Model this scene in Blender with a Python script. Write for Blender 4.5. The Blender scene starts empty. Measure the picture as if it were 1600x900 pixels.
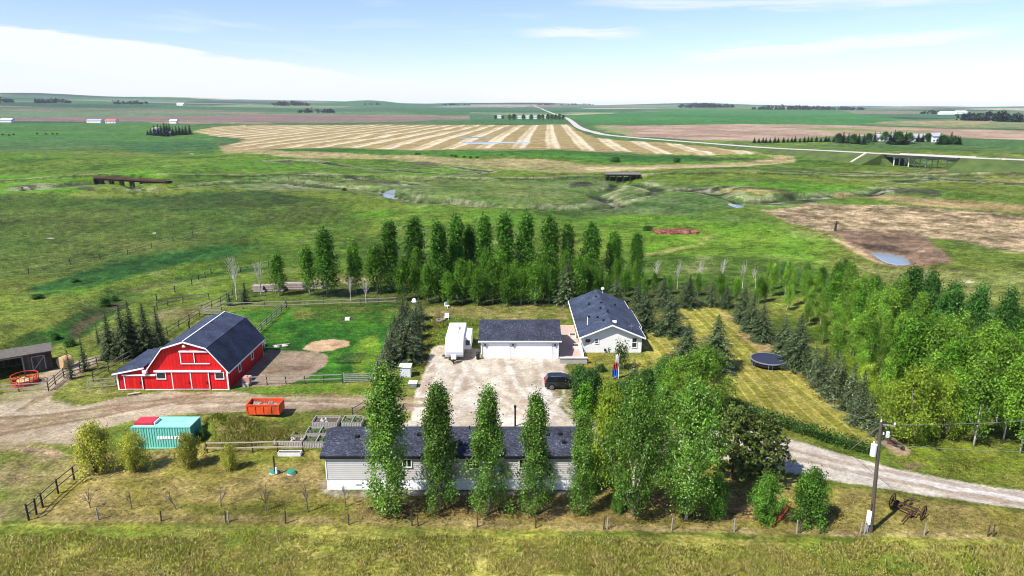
SKY_STRENGTH, SUN_POWER, HAZE, EXPOSURE, CLOUD = .105, 5.0, 3.2e-5, 0.75, (5.5, 5.75, 5.9)
import bpy, math, random
import numpy as np
from mathutils import Vector, Matrix
random.seed(7)
rng = np.random.default_rng(11)
scene = bpy.context.scene
COL = scene.collection
R = math.radians

# ------------------------------------------------------------------ camera and survey
HCAM, PITCH, FOC = 34.0, R(14.8), 1066.7          # metres, drone pitch, focal length in picks of the 1600 px survey photo
cam_d = bpy.data.cameras.new('camera'); cam = bpy.data.objects.new('camera', cam_d); COL.objects.link(cam)
cam.location = (0, 0, HCAM); cam.rotation_euler = (R(90) - PITCH, 0, 0)
cam_d.sensor_width = 36; cam_d.lens = 24.0; cam_d.clip_start = 0.5; cam_d.clip_end = 60000
scene.camera = cam

def sstep(a, b, x):
    t = np.clip((x - a) / (b - a), 0, 1); return t * t * (3 - 2 * t)

def _hash(ix, iy, seed):
    h = (ix.astype(np.int64) * 374761393 + iy.astype(np.int64) * 668265263 + seed * 1442695041) & 0xFFFFFFFF
    h = ((h ^ (h >> 13)) * 1274126177) & 0xFFFFFFFF
    return ((h ^ (h >> 16)) & 0xFFFF) / 65535.0

def noise(x, y, wl, seed=0):                        # value noise, -1..1
    x = np.asarray(x, float) / wl; y = np.asarray(y, float) / wl
    ix = np.floor(x); iy = np.floor(y); fx = x - ix; fy = y - iy
    fx = fx * fx * (3 - 2 * fx); fy = fy * fy * (3 - 2 * fy)
    a = _hash(ix, iy, seed); b = _hash(ix + 1, iy, seed); c = _hash(ix, iy + 1, seed); d = _hash(ix + 1, iy + 1, seed)
    return 2 * ((a * (1 - fx) + b * fx) * (1 - fy) + (c * (1 - fx) + d * fx) * fy) - 1

def fbm(x, y, wl, seed=0, octs=3):
    v = 0; a = 1; s = 0
    for i in range(octs):
        v = v + a * noise(x, y, wl / 2 ** i, seed + 17 * i); s += a; a *= .55
    return v / s * 1.3

_flat = lambda px, py: (lambda q: ((px - 800) / FOC * (q * math.cos(PITCH) + HCAM * math.sin(PITCH)), q))(HCAM / math.tan(PITCH + math.atan((py - 450) / FOC)))
RAIL_A, RAIL_B = _flat(150, 282), _flat(1000, 276)
HOLES = [(_flat(185, 287), 11, 2.6), (_flat(972, 279), 9, 2.6)]
MOUNDS = [(_flat(345, 675), 3.2, 1.5), (_flat(438, 686), 1.9, .9), (_flat(385, 672), 1.8, .7), (_flat(1055, 362), 5, 1.0)]
CREEK = [_flat(*p) for p in ((60, 300), (130, 292), (185, 288), (230, 300), (330, 291), (430, 288), (520, 292), (590, 296), (606, 303), (690, 312), (760, 319), (850, 323), (905, 324), (960, 320), (935, 300), (972, 281), (1040, 298), (1120, 300), (1160, 320), (1240, 310), (1330, 305), (1400, 288))]
CHAN = [_flat(*p) for p in ((30, 548), (70, 525), (110, 520), (150, 492), (190, 462), (215, 440), (300, 425), (380, 415))]

def seg_dist(x, y, pts):
    best = np.full(np.shape(x), 1e9)
    for (ax, ay), (bx, by) in zip(pts[:-1], pts[1:]):
        dx, dy = bx - ax, by - ay
        t = np.clip(((x - ax) * dx + (y - ay) * dy) / (dx * dx + dy * dy), 0, 1)
        best = np.minimum(best, np.hypot(x - ax - t * dx, y - ay - t * dy))
    return best

def H(x, y):
    """height of the land"""
    x = np.asarray(x, float); y = np.asarray(y, float)
    r = np.hypot(x, y)
    z = (78 - 82 * np.clip(x / (r + 1), -.7, .62)) * sstep(1100, 8200, r) ** 1.15
    z = z + 12 * noise(x, y, 2300, 3) * sstep(1500, 4000, r) + (34 * noise(x, y, 3100, 6) + 24 * noise(x, y, 1150, 4)) * sstep(3200, 7000, r)
    z = z + 2.2 * noise(x, y, 620, 5) * sstep(350, 1100, r)
    for hp, hd, hh, hw in ((585, 6500, 34, 300), (60, 6800, 26, 600), (290, 7200, 16, 450), (880, 7000, 14, 500), (1115, 6200, 22, 500), (1270, 6600, 14, 450), (1440, 6500, 30, 800), (720, 7500, 10, 300)):
        z = z + hh * np.exp(-((x - (hp - 800) / FOC * hd) ** 2 + (y - hd) ** 2) / hw ** 2)
    near = sstep(112, 210, r)
    z = z + near * (2.1 * noise(x, y, 90, 9) + .75 * noise(x, y, 36, 21)) * (1 - .6 * sstep(500, 900, r))
    z = z + .25 * noise(x, y, 11, 31) * near * (1 - sstep(400, 700, r))
    m = (r > 60) & (r < 620)
    if np.any(m):
        xm, ym = x[m], y[m]
        dz = 1.5 * np.exp(-(seg_dist(xm, ym, [(-900, RAIL_A[1] - 8), RAIL_A, RAIL_B, (600, RAIL_B[1] + 5)]) / 4.5) ** 2)
        for (hx, hy), rad, dep in HOLES:
            dz = dz - dep * 1.5 * np.exp(-((xm - hx) ** 2 + (ym - hy) ** 2) / rad ** 2)
        dz = dz - 1.9 * np.exp(-(seg_dist(xm + 4 * noise(xm, ym, 18, 41), ym + 4 * noise(xm, ym, 22, 42), CREEK) / 5) ** 2)
        dz = dz - 1.0 * np.exp(-(seg_dist(xm, ym, CHAN) / 4.0) ** 2)
        for (hx, hy), rad, up in MOUNDS:
            dz = dz + up * np.exp(-((xm - hx) ** 2 + (ym - hy) ** 2) / rad ** 2) * (1 + .25 * noise(xm, ym, 1.6, 51))
        z = np.array(z); z[m] = z[m] + dz
    return z

def Hs(x, y):
    return float(H(np.array([x]), np.array([y]))[0])

_T = np.concatenate([np.arange(25, 400, .5), np.geomspace(400, 13500, 1500)])
def at(px, py, z=None):
    """survey pick -> point on the land (or on the level z)"""
    s = (py - 450) / FOC
    ca, sa = math.cos(PITCH), math.sin(PITCH)
    d = Vector(((px - 800) / FOC, ca - s * sa, -sa - s * ca))
    if z is not None:
        t = (z - HCAM) / d.z; return Vector((d.x * t, d.y * t, z))
    X, Y, Z = d.x * _T, d.y * _T, HCAM + d.z * _T
    hh = H(X, Y); k = np.argmax(Z < hh)
    if not (Z < hh).any(): k = len(_T) - 1
    if k > 0:
        a, b = Z[k - 1] - hh[k - 1], Z[k] - hh[k]; f = a / (a - b) if a != b else 0
        t = _T[k - 1] + f * (_T[k] - _T[k - 1])
    else: t = _T[0]
    x, y = d.x * t, d.y * t
    return Vector((x, y, Hs(x, y)))

def top_h(p, py):
    """height of something that stands at p and reaches up to survey row py"""
    a = PITCH + math.atan((py - 450) / FOC)
    return HCAM - p.y * math.tan(a) - p.z

# ------------------------------------------------------------------ colours and materials
LIT = 1.92
def lin(c):
    c = c / 255.0
    return c / 12.92 if c <= .04045 else ((c + .055) / 1.055) ** 2.4
def C(r, g, b, k=1.0):                               # sunlit picture value -> base colour
    return tuple(min(.92, lin(v) / LIT * k) for v in (r, g, b)) + (1,)

def nodes(name):
    m = bpy.data.materials.new(name); m.use_nodes = True
    t = m.node_tree; t.nodes.clear()
    out = t.nodes.new('ShaderNodeOutputMaterial')
    return m, t, out
def N(t, kind, **kw):
    n = t.nodes.new(kind)
    for k, v in kw.items():
        if k in n.inputs.keys(): n.inputs[k].default_value = v
        else: setattr(n, k, v)
    return n
def mapr(t, src, a, b, c, d):
    n = N(t, 'ShaderNodeMapRange'); t.links.new(src, n.inputs[0])
    for i, v in enumerate((a, b, c, d)): n.inputs[i + 1].default_value = v
    return n.outputs[0]
def mult(t, col, fac):
    n = N(t, 'ShaderNodeVectorMath', operation='SCALE'); t.links.new(col, n.inputs[0]); t.links.new(fac, n.inputs['Scale'])
    return n.outputs[0]
def mixc(t, fac, a, b):
    n = N(t, 'ShaderNodeMix', data_type='RGBA')
    if isinstance(fac, (int, float)): n.inputs[0].default_value = fac
    else: t.links.new(fac, n.inputs[0])
    for s, i in ((a, 6), (b, 7)):
        if isinstance(s, tuple): n.inputs[i].default_value = s
        else: t.links.new(s, n.inputs[i])
    return n.outputs[2]

def plain(name, col, rough=.7, scale=3.0, amt=.25, metal=0.0, bump=0.0, stretch=(1, 1, 1), spec=.3, stain=None):
    """painted, timber, metal or stone surface with uneven wear"""
    m, t, out = nodes(name)
    b = N(t, 'ShaderNodeBsdfPrincipled', Roughness=rough, Metallic=metal); b.inputs['Specular IOR Level'].default_value = spec
    tc = N(t, 'ShaderNodeTexCoord'); mp = N(t, 'ShaderNodeMapping'); mp.inputs['Scale'].default_value = stretch
    t.links.new(tc.outputs['Object'], mp.inputs[0])
    nz = N(t, 'ShaderNodeTexNoise', Scale=scale, Detail=5.0, Roughness=.65); t.links.new(mp.outputs[0], nz.inputs['Vector'])
    f = mapr(t, nz.outputs[0], .3, .7, 1 - amt, 1 + amt)
    c = mult(t, mixc(t, 0.0, col, col), f)
    if stain:
        n2 = N(t, 'ShaderNodeTexNoise', Scale=scale * .35, Detail=6.0); t.links.new(mp.outputs[0], n2.inputs['Vector'])
        c = mixc(t, mapr(t, n2.outputs[0], .52, .7, 0, .7), c, stain)
    t.links.new(c, b.inputs['Base Color'])
    if bump:
        bp = N(t, 'ShaderNodeBump', Strength=bump, Distance=.05); t.links.new(nz.outputs[0], bp.inputs['Height']); t.links.new(bp.outputs[0], b.inputs['Normal'])
    t.links.new(b.outputs[0], out.inputs[0])
    return m

def shingle(name, dark, light):
    m, t, out = nodes(name)
    b = N(t, 'ShaderNodeBsdfPrincipled', Roughness=.9); b.inputs['Specular IOR Level'].default_value = .2
    tc = N(t, 'ShaderNodeTexCoord')
    mp = N(t, 'ShaderNodeMapping'); mp.inputs['Scale'].default_value = (7, 14, 14); t.links.new(tc.outputs['Object'], mp.inputs[0])
    v = N(t, 'ShaderNodeTexVoronoi', Scale=1.0); t.links.new(mp.outputs[0], v.inputs['Vector'])
    sp = N(t, 'ShaderNodeSeparateColor'); t.links.new(v.outputs['Color'], sp.inputs[0])
    nz = N(t, 'ShaderNodeTexNoise', Scale=.5, Detail=4.0); t.links.new(tc.outputs['Object'], nz.inputs['Vector'])
    c = mixc(t, mapr(t, sp.outputs[0], .35, 1, 0, 1), dark, light)
    fl = mapr(t, sp.outputs[1], .88, .93, 0, .4)
    c = mixc(t, fl, c, tuple(min(1, x * 3.0) for x in light[:3]) + (1,))
    c = mult(t, c, mapr(t, nz.outputs[0], .3, .7, .68, 1.4))
    t.links.new(c, b.inputs['Base Color'])
    bp = N(t, 'ShaderNodeBump', Strength=.5, Distance=.04); t.links.new(sp.outputs[0], bp.inputs['Height']); t.links.new(bp.outputs[0], b.inputs['Normal'])
    t.links.new(b.outputs[0], out.inputs[0])
    return m

def boards(name, col, per_m, axis=0, groove=.7, amt=.18, rough=.6, fade=None):
    """boards or ribs running across one object axis, each board its own tone"""
    m, t, out = nodes(name)
    b = N(t, 'ShaderNodeBsdfPrincipled', Roughness=rough); b.inputs['Specular IOR Level'].default_value = .25
    tc = N(t, 'ShaderNodeTexCoord'); sx = N(t, 'ShaderNodeSeparateXYZ'); t.links.new(tc.outputs['Object'], sx.inputs[0])
    mu = N(t, 'ShaderNodeMath', operation='MULTIPLY'); t.links.new(sx.outputs[axis], mu.inputs[0]); mu.inputs[1].default_value = per_m
    fr = N(t, 'ShaderNodeMath', operation='FRACT'); t.links.new(mu.outputs[0], fr.inputs[0])
    fl = N(t, 'ShaderNodeMath', operation='FLOOR'); t.links.new(mu.outputs[0], fl.inputs[0])
    wn = N(t, 'ShaderNodeTexWhiteNoise', noise_dimensions='1D'); t.links.new(fl.outputs[0], wn.inputs['W'])
    nz = N(t, 'ShaderNodeTexNoise', Scale=1.3, Detail=6.0, Roughness=.7); t.links.new(tc.outputs['Object'], nz.inputs['Vector'])
    c = mult(t, mixc(t, 0.0, col, col), mapr(t, wn.outputs[0], 0, 1, 1 - amt, 1 + amt))
    c = mult(t, c, mapr(t, nz.outputs[0], .3, .7, 1 - amt, 1 + amt))
    gr = mapr(t, fr.outputs[0], .0, .2, groove, 1)
    c = mult(t, c, gr)
    if fade: c = mixc(t, mapr(t, nz.outputs[0], .56, .72, 0, .6), c, fade)
    t.links.new(c, b.inputs['Base Color'])
    bp = N(t, 'ShaderNodeBump', Strength=.6, Distance=.03); t.links.new(gr, bp.inputs['Height']); t.links.new(bp.outputs[0], b.inputs['Normal'])
    t.links.new(b.outputs[0], out.inputs[0])
    return m

def leafy(name, col, var=.45, tint=None, trans=.36, obj_var=.28):
    """foliage: every leaf its own tone; light comes through the leaves"""
    m, t, out = nodes(name)
    g = N(t, 'ShaderNodeNewGeometry'); oi = N(t, 'ShaderNodeObjectInfo')
    c = mixc(t, mapr(t, g.outputs['Random Per Island'], 0, 1, 0, 1), tuple(x * (1 - var) for x in col[:3]) + (1,), tuple(x * (1 + var) for x in col[:3]) + (1,))
    if tint: c = mixc(t, mapr(t, g.outputs['Random Per Island'], .8, 1, 0, .8), c, tint)
    c = mult(t, c, mapr(t, oi.outputs['Random'], 0, 1, 1 - obj_var, 1 + obj_var))
    nz = N(t, 'ShaderNodeTexNoise', Scale=.85, Detail=2.0); t.links.new(g.outputs['Position'], nz.inputs['Vector'])
    c = mult(t, c, mapr(t, nz.outputs[0], .3, .7, .62, 1.38))
    d = N(t, 'ShaderNodeBsdfPrincipled', Roughness=.45); d.inputs['Specular IOR Level'].default_value = .12
    tr = N(t, 'ShaderNodeBsdfTranslucent'); mx = N(t, 'ShaderNodeMixShader'); mx.inputs[0].default_value = trans
    t.links.new(c, d.inputs['Base Color'])
    warm = N(t, 'ShaderNodeVectorMath', operation='MULTIPLY'); t.links.new(c, warm.inputs[0]); warm.inputs[1].default_value = (1.35, 1.3, .6)
    t.links.new(warm.outputs[0], tr.inputs['Color'])
    t.links.new(d.outputs[0], mx.inputs[1]); t.links.new(tr.outputs[0], mx.inputs[2]); t.links.new(mx.outputs[0], out.inputs[0])
    return m

# ------------------------------------------------------------------ mesh kit
class MB:
    def __init__(s): s.v = []; s.f = []
    def add(s, vs, fs):
        k = len(s.v); s.v += [tuple(p) for p in vs]; s.f += [tuple(i + k for i in f) for f in fs]; return s
    def box(s, x0, x1, y0, y1, z0, z1):
        return s.add([(x0, y0, z0), (x1, y0, z0), (x1, y1, z0), (x0, y1, z0), (x0, y0, z1), (x1, y0, z1), (x1, y1, z1), (x0, y1, z1)],
                     [(3, 2, 1, 0), (4, 5, 6, 7), (0, 1, 5, 4), (1, 2, 6, 5), (2, 3, 7, 6), (3, 0, 4, 7)])
    def obox(s, a, b, w, h, up=(0, 0, 1)):
        """bar from a to b, w wide and h high"""
        a, b = Vector(a), Vector(b); d = (b - a).normalized(); u = Vector(up)
        sd = d.cross(u)
        if sd.length < 1e-4: sd = Vector((1, 0, 0))
        sd.normalize(); u = sd.cross(d)
        vs = []
        for p in (a, b):
            for i, j in ((-1, -1), (1, -1), (1, 1), (-1, 1)): vs.append(p + sd * i * w / 2 + u * j * h / 2)
        return s.add(vs, [(3, 2, 1, 0), (4, 5, 6, 7), (0, 1, 5, 4), (1, 2, 6, 5), (2, 3, 7, 6), (3, 0, 4, 7)])
    def tube(s, pts, rad, n=8, cap=True):
        pts = [Vector(p) for p in pts]
        if not hasattr(rad, '__len__'): rad = [rad] * len(pts)
        vs = []; 
        for i, p in enumerate(pts):
            d = (pts[min(i + 1, len(pts) - 1)] - pts[max(i - 1, 0)]).normalized()
            a = d.cross(Vector((0, 0, 1)) if abs(d.z) < .9 else Vector((1, 0, 0))).normalized(); b = d.cross(a)
            for k in range(n):
                t = 2 * math.pi * k / n; vs.append(p + (a * math.cos(t) + b * math.sin(t)) * rad[i])
        fs = [(i * n + k, i * n + (k + 1) % n, (i + 1) * n + (k + 1) % n, (i + 1) * n + k) for i in range(len(pts) - 1) for k in range(n)]
        if cap: fs += [tuple(reversed(range(n))), tuple(range((len(pts) - 1) * n, len(pts) * n))]
        return s.add(vs, fs)
    def prism(s, poly, a, b, axis='y'):
        """polygon in the other two axes, extruded from a to b along axis"""
        def P(u, v, w): return (w, u, v) if axis == 'x' else (u, w, v) if axis == 'y' else (u, v, w)
        n = len(poly)
        vs = [P(u, v, a) for u, v in poly] + [P(u, v, b) for u, v in poly]
        fs = [(i, (i + 1) % n, n + (i + 1) % n, n + i) for i in range(n)] + [tuple(reversed(range(n))), tuple(range(n, 2 * n))]
        return s.add(vs, fs)
    def ring(s, c, r0, r1, axis='z', n=24, w=None, z0=0, z1=0):
        """torus-like band"""
        c = Vector(c); vs = []; fs = []
        for k in range(n):
            t = 2 * math.pi * k / n; ct, st = math.cos(t), math.sin(t)
            for r, z in ((r0, z0), (r1, z0), (r1, z1), (r0, z1)):
                vs.append(c + (Vector((ct * r, st * r, z)) if axis == 'z' else Vector((ct * r, z, st * r)) if axis == 'y' else Vector((z, ct * r, st * r))))
        for k in range(n):
            a, b = 4 * k, 4 * ((k + 1) % n)
            for i in range(4): fs.append((a + i, a + (i + 1) % 4, b + (i + 1) % 4, b + i))
        return s.add(vs, fs)
    def disc(s, c, r, z0, z1, n=24, r1=None):
        r1 = r if r1 is None else r1
        return s.tube([(c[0], c[1], z0), (c[0], c[1], z1)], [r, r1], n)
    def blob(s, c, rx, ry, rz, n=10, m=6, jit=.15, seed=0, zmin=None):
        rr = random.Random(seed); vs = []
        for i in range(m + 1):
            ph = math.pi * i / m
            for k in range(n):
                t = 2 * math.pi * k / n; j = 1 + rr.uniform(-jit, jit)
                z = c[2] + rz * math.cos(ph) * j
                if zmin is not None: z = max(z, zmin)
                vs.append((c[0] + rx * math.sin(ph) * math.cos(t) * j, c[1] + ry * math.sin(ph) * math.sin(t) * j, z))
        return s.add(vs, [(i * n + k, (i + 1) * n + k, (i + 1) * n + (k + 1) % n, i * n + (k + 1) % n) for i in range(m) for k in range(n)])
    def build(s, name, mat, parent=None, smooth=False, bevel=0):
        me = bpy.data.meshes.new(name); me.from_pydata(s.v, [], s.f)
        import bmesh as _b
        bm = _b.new(); bm.from_mesh(me); _b.ops.recalc_face_normals(bm, faces=bm.faces); bm.to_mesh(me); bm.free()
        me.materials.append(mat)
        if smooth: me.polygons.foreach_set('use_smooth', [True] * len(me.polygons))
        o = bpy.data.objects.new(name, me); COL.objects.link(o)
        if parent is not None: o.parent = parent
        if bevel:
            bv = o.modifiers.new('bevel', 'BEVEL'); bv.width = bevel; bv.segments = 1; bv.limit_method = 'ANGLE'
        return o

def npmesh(name, v, faces, mat, smooth=False):
    """mesh from numpy arrays; faces is an (n, k) index array"""
    me = bpy.data.meshes.new(name); n, k = faces.shape
    me.vertices.add(len(v)); me.vertices.foreach_set('co', np.ascontiguousarray(v, np.float32).ravel())
    me.loops.add(n * k); me.loops.foreach_set('vertex_index', np.ascontiguousarray(faces, np.int32).ravel())
    me.polygons.add(n); me.polygons.foreach_set('loop_start', np.arange(0, n * k, k, dtype=np.int32))
    if smooth: me.polygons.foreach_set('use_smooth', np.ones(n, bool))
    me.update(calc_edges=True); me.materials.append(mat)
    return me
def link(name, data, parent=None, loc=None):
    o = bpy.data.objects.new(name, data); COL.objects.link(o)
    if parent is not None: o.parent = parent
    if loc is not None: o.location = loc
    return o
def tag(o, label, cat, group=None, kind=None):
    o['label'] = label; o['category'] = cat
    if group: o['group'] = group
    if kind: o['kind'] = kind
    return o
def thing(name, label, cat, loc=(0, 0, 0), rz=0, group=None):
    o = bpy.data.objects.new(name, None); COL.objects.link(o); o.empty_display_size = .3
    o.location = loc; o.rotation_euler = (0, 0, rz)
    return tag(o, label, cat, group)
def struct(o): o['kind'] = 'structure'; return o
ONES = 'zeroth first second third fourth fifth sixth seventh eighth ninth tenth eleventh twelfth thirteenth fourteenth fifteenth sixteenth seventeenth eighteenth nineteenth'.split()
TENS = {20: 'twent', 30: 'thirt', 40: 'fort', 50: 'fift', 60: 'sixt', 70: 'sevent'}
def nth(k):
    if k < 20: return ONES[k]
    t = k // 10 * 10
    return TENS[t] + 'ieth' if k == t else TENS[t] + 'y-' + ONES[k - t]
# ------------------------------------------------------------------ the land: one sheet, cut along its own edges into ground, yard, drive, lawn, water
def build_land():
    py = np.concatenate([np.arange(985, 300, -1.5), np.arange(300, 240, -.8), np.arange(240, 188, -.4)])
    Y = HCAM / np.tan(PITCH + np.arctan((py - 450) / FOC))
    Y = np.concatenate([np.linspace(2, Y[0], 14)[:-1], Y, np.geomspace(Y[-1], 14000, 230)[1:]])
    core = np.arange(-.93, .9301, .00155)
    ext = np.geomspace(.96, 5, 22)
    U = np.concatenate([-ext[::-1], core, ext])
    UU, YY = np.meshgrid(U, Y); XX = UU * (YY + 8)
    ny, nx = XX.shape
    x, y = XX.ravel(), YY.ravel(); r = np.hypot(x, y)
    z = H(x, y)
    col = np.zeros((len(x), 3)); zone = np.zeros(len(x), np.int16); grass = np.ones(len(x))
    L = lambda *c: np.array(C(*c)[:3])
    def mix(c, m): col[:] = col * (1 - m[:, None]) + c * m[:, None]
    n40 = fbm(x, y, 40, 1, 4); n150 = fbm(x, y, 160, 2, 3); n12 = fbm(x, y, 11, 4, 3); n4 = fbm(x, y, 3.5, 6, 3)
    # pasture: mottled greens, drier on the rises
    col[:] = L(96, 126, 36)
    mix(L(126, 130, 56), np.clip(.35 + .9 * n40, 0, 1) * .7)
    mix(L(94, 138, 36), np.clip(n150 * 1.6, 0, 1) * .8)
    mix(L(62, 94, 32), np.clip(n40 * -1.4 - .25, 0, 1) * .9)
    mix(L(146, 146, 96), np.clip(n12 * 1.8 - .75, 0, 1) * .55)
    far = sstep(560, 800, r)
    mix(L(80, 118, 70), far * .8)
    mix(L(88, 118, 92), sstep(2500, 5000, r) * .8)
    names = ['ground']
    # far quarter sections, each its own crop
    pal = np.array([L(*c) for c in ((84, 118, 84), (110, 138, 96), (52, 92, 66), (140, 154, 112), (66, 122, 66), (156, 138, 118), (92, 124, 90), (120, 138, 112), (206, 194, 162), (48, 84, 68))])
    fx, fy = np.floor((x + .06 * y) / 800).astype(int), np.floor((y - .05 * x) / 650).astype(int)
    pick = (_hash(fx, fy, 5) * 9.99).astype(int)
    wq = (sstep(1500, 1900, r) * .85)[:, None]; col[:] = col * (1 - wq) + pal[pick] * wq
    def trace(pts, c, w, on=.35, wob=4., amt=.9, seed=7, wl=30.):
        px_ = np.array([p[0] for p in pts]); py_ = np.array([p[1] for p in pts])
        idx = np.nonzero((x > px_.min() - 30) & (x < px_.max() + 30) & (y > py_.min() - 30) & (y < py_.max() + 30))[0]
        xi, yi = x[idx], y[idx]
        d = seg_dist(xi + wob * noise(xi, yi, 18, 41), yi + wob * noise(xi, yi, 22, 42), pts) + .6 * w * fbm(xi, yi, w * 2.5, seed + 5, 3)
        a = (1 - sstep(w * .6, w, d)) * sstep(.5 - on, .75 - on, .5 + .6 * fbm(xi, yi, wl, seed, 3)) * amt
        col[idx] = col[idx] * (1 - a[:, None]) + L(*c) * a[:, None]
    def paint(c, pts, rag=1.0, amt=1.0, name=None, g=None, c2=None, wl2=6., soft=3, keep=None):
        P = [at(*p) for p in pts] if not isinstance(pts[0], Vector) else pts
        px_ = np.array([p.x for p in P]); py_ = np.array([p.y for p in P]); dc = py_.mean()
        if 112 < dc < 560: rag = rag * 1.8
        x0, x1, y0, y1 = px_.min() - 3 * rag, px_.max() + 3 * rag, py_.min() - 3 * rag, py_.max() + 3 * rag
        idx = np.nonzero((x > x0) & (x < x1) & (y > y0) & (y < y1))[0]
        if not len(idx): return
        xi, yi = x[idx], y[idx]; acc = np.zeros(len(idx))
        for s in range(soft):
            sx = xi + rag * (fbm(xi, yi, rag * 5, 60 + s * 7, 4)) ; sy = yi + rag * (fbm(xi, yi, rag * 5, 90 + s * 5, 4))
            ins = np.zeros(len(idx), bool); j = len(px_) - 1
            for i in range(len(px_)):
                if py_[i] != py_[j]:
                    cnd = ((py_[i] > sy) != (py_[j] > sy)) & (sx < (px_[j] - px_[i]) * (sy - py_[i]) / (py_[j] - py_[i]) + px_[i])
                    ins ^= cnd
                j = i
            acc += ins
        a = acc / soft * amt
        if amt < .96 and dc > 40: a = a * np.clip(.85 + 1.1 * fbm(xi, yi, rag * 6, 140, 4), 0, 1)
        cc = np.repeat(L(*c)[None], len(idx), 0)
        if c2 is not None:
            w = np.clip(.5 + .9 * fbm(xi, yi, wl2, 33, 4), 0, 1)[:, None]; cc = cc * (1 - w) + L(*c2) * w
        if keep is not None: cc = keep(xi, yi, cc)
        col[idx] = col[idx] * (1 - a[:, None]) + cc * a[:, None]
        if g is not None: grass[idx] = grass[idx] * (1 - a) + g * a
        if name:
            if name not in names: names.append(name)
            zone[idx[a > .5]] = names.index(name)
        return idx[a > .5]
    # ---- far fields
    paint((70, 112, 72), [(-400, 167), (830, 167), (830, 175), (-400, 174)], 60, .8)
    paint((206, 200, 186), [(640, 167.5), (700, 164.5), (832, 164.5), (800, 168)], 30, .9, c2=(120, 140, 110), wl2=300)
    paint((112, 138, 96), [(-400, 176), (300, 175), (420, 180), (180, 183), (-400, 183)], 40, .8)
    paint((132, 116, 106), [(-400, 183), (60, 184), (180, 182), (300, 181), (420, 180), (600, 181.5), (705, 184), (640, 190.5), (420, 191.5), (250, 190), (-400, 189)], 14, 1, g=.3, c2=(152, 128, 116), wl2=120)
    paint((186, 158, 128), [(230, 190), (420, 191), (430, 194), (240, 193)], 6, .8)
    paint((70, 124, 58), [(-400, 191), (240, 192), (330, 201), (330, 226), (150, 222), (-400, 216)], 12, .9, c2=(92, 138, 50), wl2=90)
    paint((58, 108, 60), [(180, 222), (330, 221), (345, 232), (330, 240), (200, 238)], 6, .8)
    paint((66, 118, 66), [(600, 173), (1010, 170), (830, 181), (690, 181)], 30, .8)
    paint((62, 126, 62), [(880, 180), (1040, 171), (1300, 172), (1420, 187), (1330, 196), (1050, 193.5), (925, 193)], 16, 1, c2=(82, 140, 66), wl2=260)
    paint((150, 158, 110), [(880, 175), (1300, 171), (1040, 173.5), (900, 178)], 30, .7)
    paint((128, 150, 100), [(1410, 187), (1700, 186), (1700, 203), (1330, 197)], 20, .8, c2=(184, 168, 120), wl2=200)
    paint((184, 162, 118), [(1405, 189), (1560, 189), (1530, 195), (1450, 195)], 12, .9, g=.4)
    paint((204, 178, 150), [(930, 196), (1110, 194.5), (1240, 194), (1420, 199), (1600, 204), (1900, 206), (1900, 219), (1600, 219), (1480, 214), (1300, 213), (1250, 217), (1180, 221), (1090, 219), (985, 213)], 9, 1, g=.3, c2=(168, 140, 118), wl2=60)
    paint((140, 160, 86), [(925, 196), (975, 198), (1000, 209), (950, 208)], 6, .8, g=.7)
    paint((122, 150, 66), [(1220, 199), (1400, 202), (1480, 209), (1300, 205)], 8, .8)
    paint((118, 146, 50), [(1080, 219), (1190, 222), (1290, 214), (1300, 226), (1200, 230), (1100, 225)], 5, .9)
    def stripes(xi, yi, cc):                          # swathed stubble, rows run away from the farm
        u = xi + 1.6 * fbm(xi, yi, 160, 71, 2) - .05 * (yi - 600)
        s = np.clip(np.sin(u * 2 * np.pi / 29) * 1.3 + .55 * np.sin(u * 2 * np.pi / 9.7 + 1) - .25 + .35 * noise(xi, yi, 120, 72), 0, 1)[:, None]
        return L(176, 156, 104) * (1 - s) + L(240, 222, 184) * s
    SF = [(300, 205), (345, 197), (420, 195.5), (560, 195), (720, 195), (890, 194.5), (905, 205), (930, 215), (1000, 221), (1100, 228), (1190, 240), (1100, 243), (960, 236), (760, 233), (560, 231), (440, 232), (360, 237), (342, 229), (385, 217), (330, 212)]
    paint((150, 130, 76), SF, 5, 1, g=.25, keep=stripes)
    paint((64, 112, 52), [(890, 195), (920, 202), (945, 211), (915, 211), (898, 201)], 3, .9)
    paint((172, 142, 110), [(342, 228), (430, 231), (560, 231.5), (700, 233), (960, 236), (1100, 243), (1040, 242), (760, 234.5), (440, 234), (350, 236)], 3, .8, g=.3)
    MARG = [(345, 231), (430, 235), (600, 242), (760, 248.5), (860, 249.5), (930, 257), (1060, 257), (1160, 253), (1215, 247), (1180, 240), (1243, 243), (1240, 252), (1160, 260), (1000, 268), (920, 270), (850, 270), (760, 262), (600, 249), (430, 243.5), (350, 240)]
    paint((186, 168, 118), MARG, 2.5, 1, g=.5, c2=(150, 150, 92), wl2=25)
    paint((204, 186, 140), [(900, 262), (1060, 259.5), (1180, 256), (1240, 249), (1243, 253), (1170, 260), (1000, 265), (930, 268)], 1.5, .9, g=.4)
    paint((58, 108, 40), [(425, 233), (560, 232.5), (760, 235), (960, 238), (1080, 244), (1175, 249), (1060, 253), (940, 254.5), (870, 248), (700, 244), (560, 239.5), (440, 236.5)], 3, 1, c2=(86, 136, 36), wl2=50)
    paint((74, 78, 44), [(1090, 246), (1180, 247), (1210, 249), (1160, 252), (1090, 251)], 2, .8)
    wt = paint((150, 170, 190), [(716, 214.6), (760, 214.2), (768, 215.4), (722, 216)], 1, 1, 'slough_water')
    paint((150, 170, 190), [(722, 222.6), (770, 222.2), (830, 221.8), (822, 224), (760, 224.6), (725, 224)], 1, 1, 'slough_water')
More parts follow.
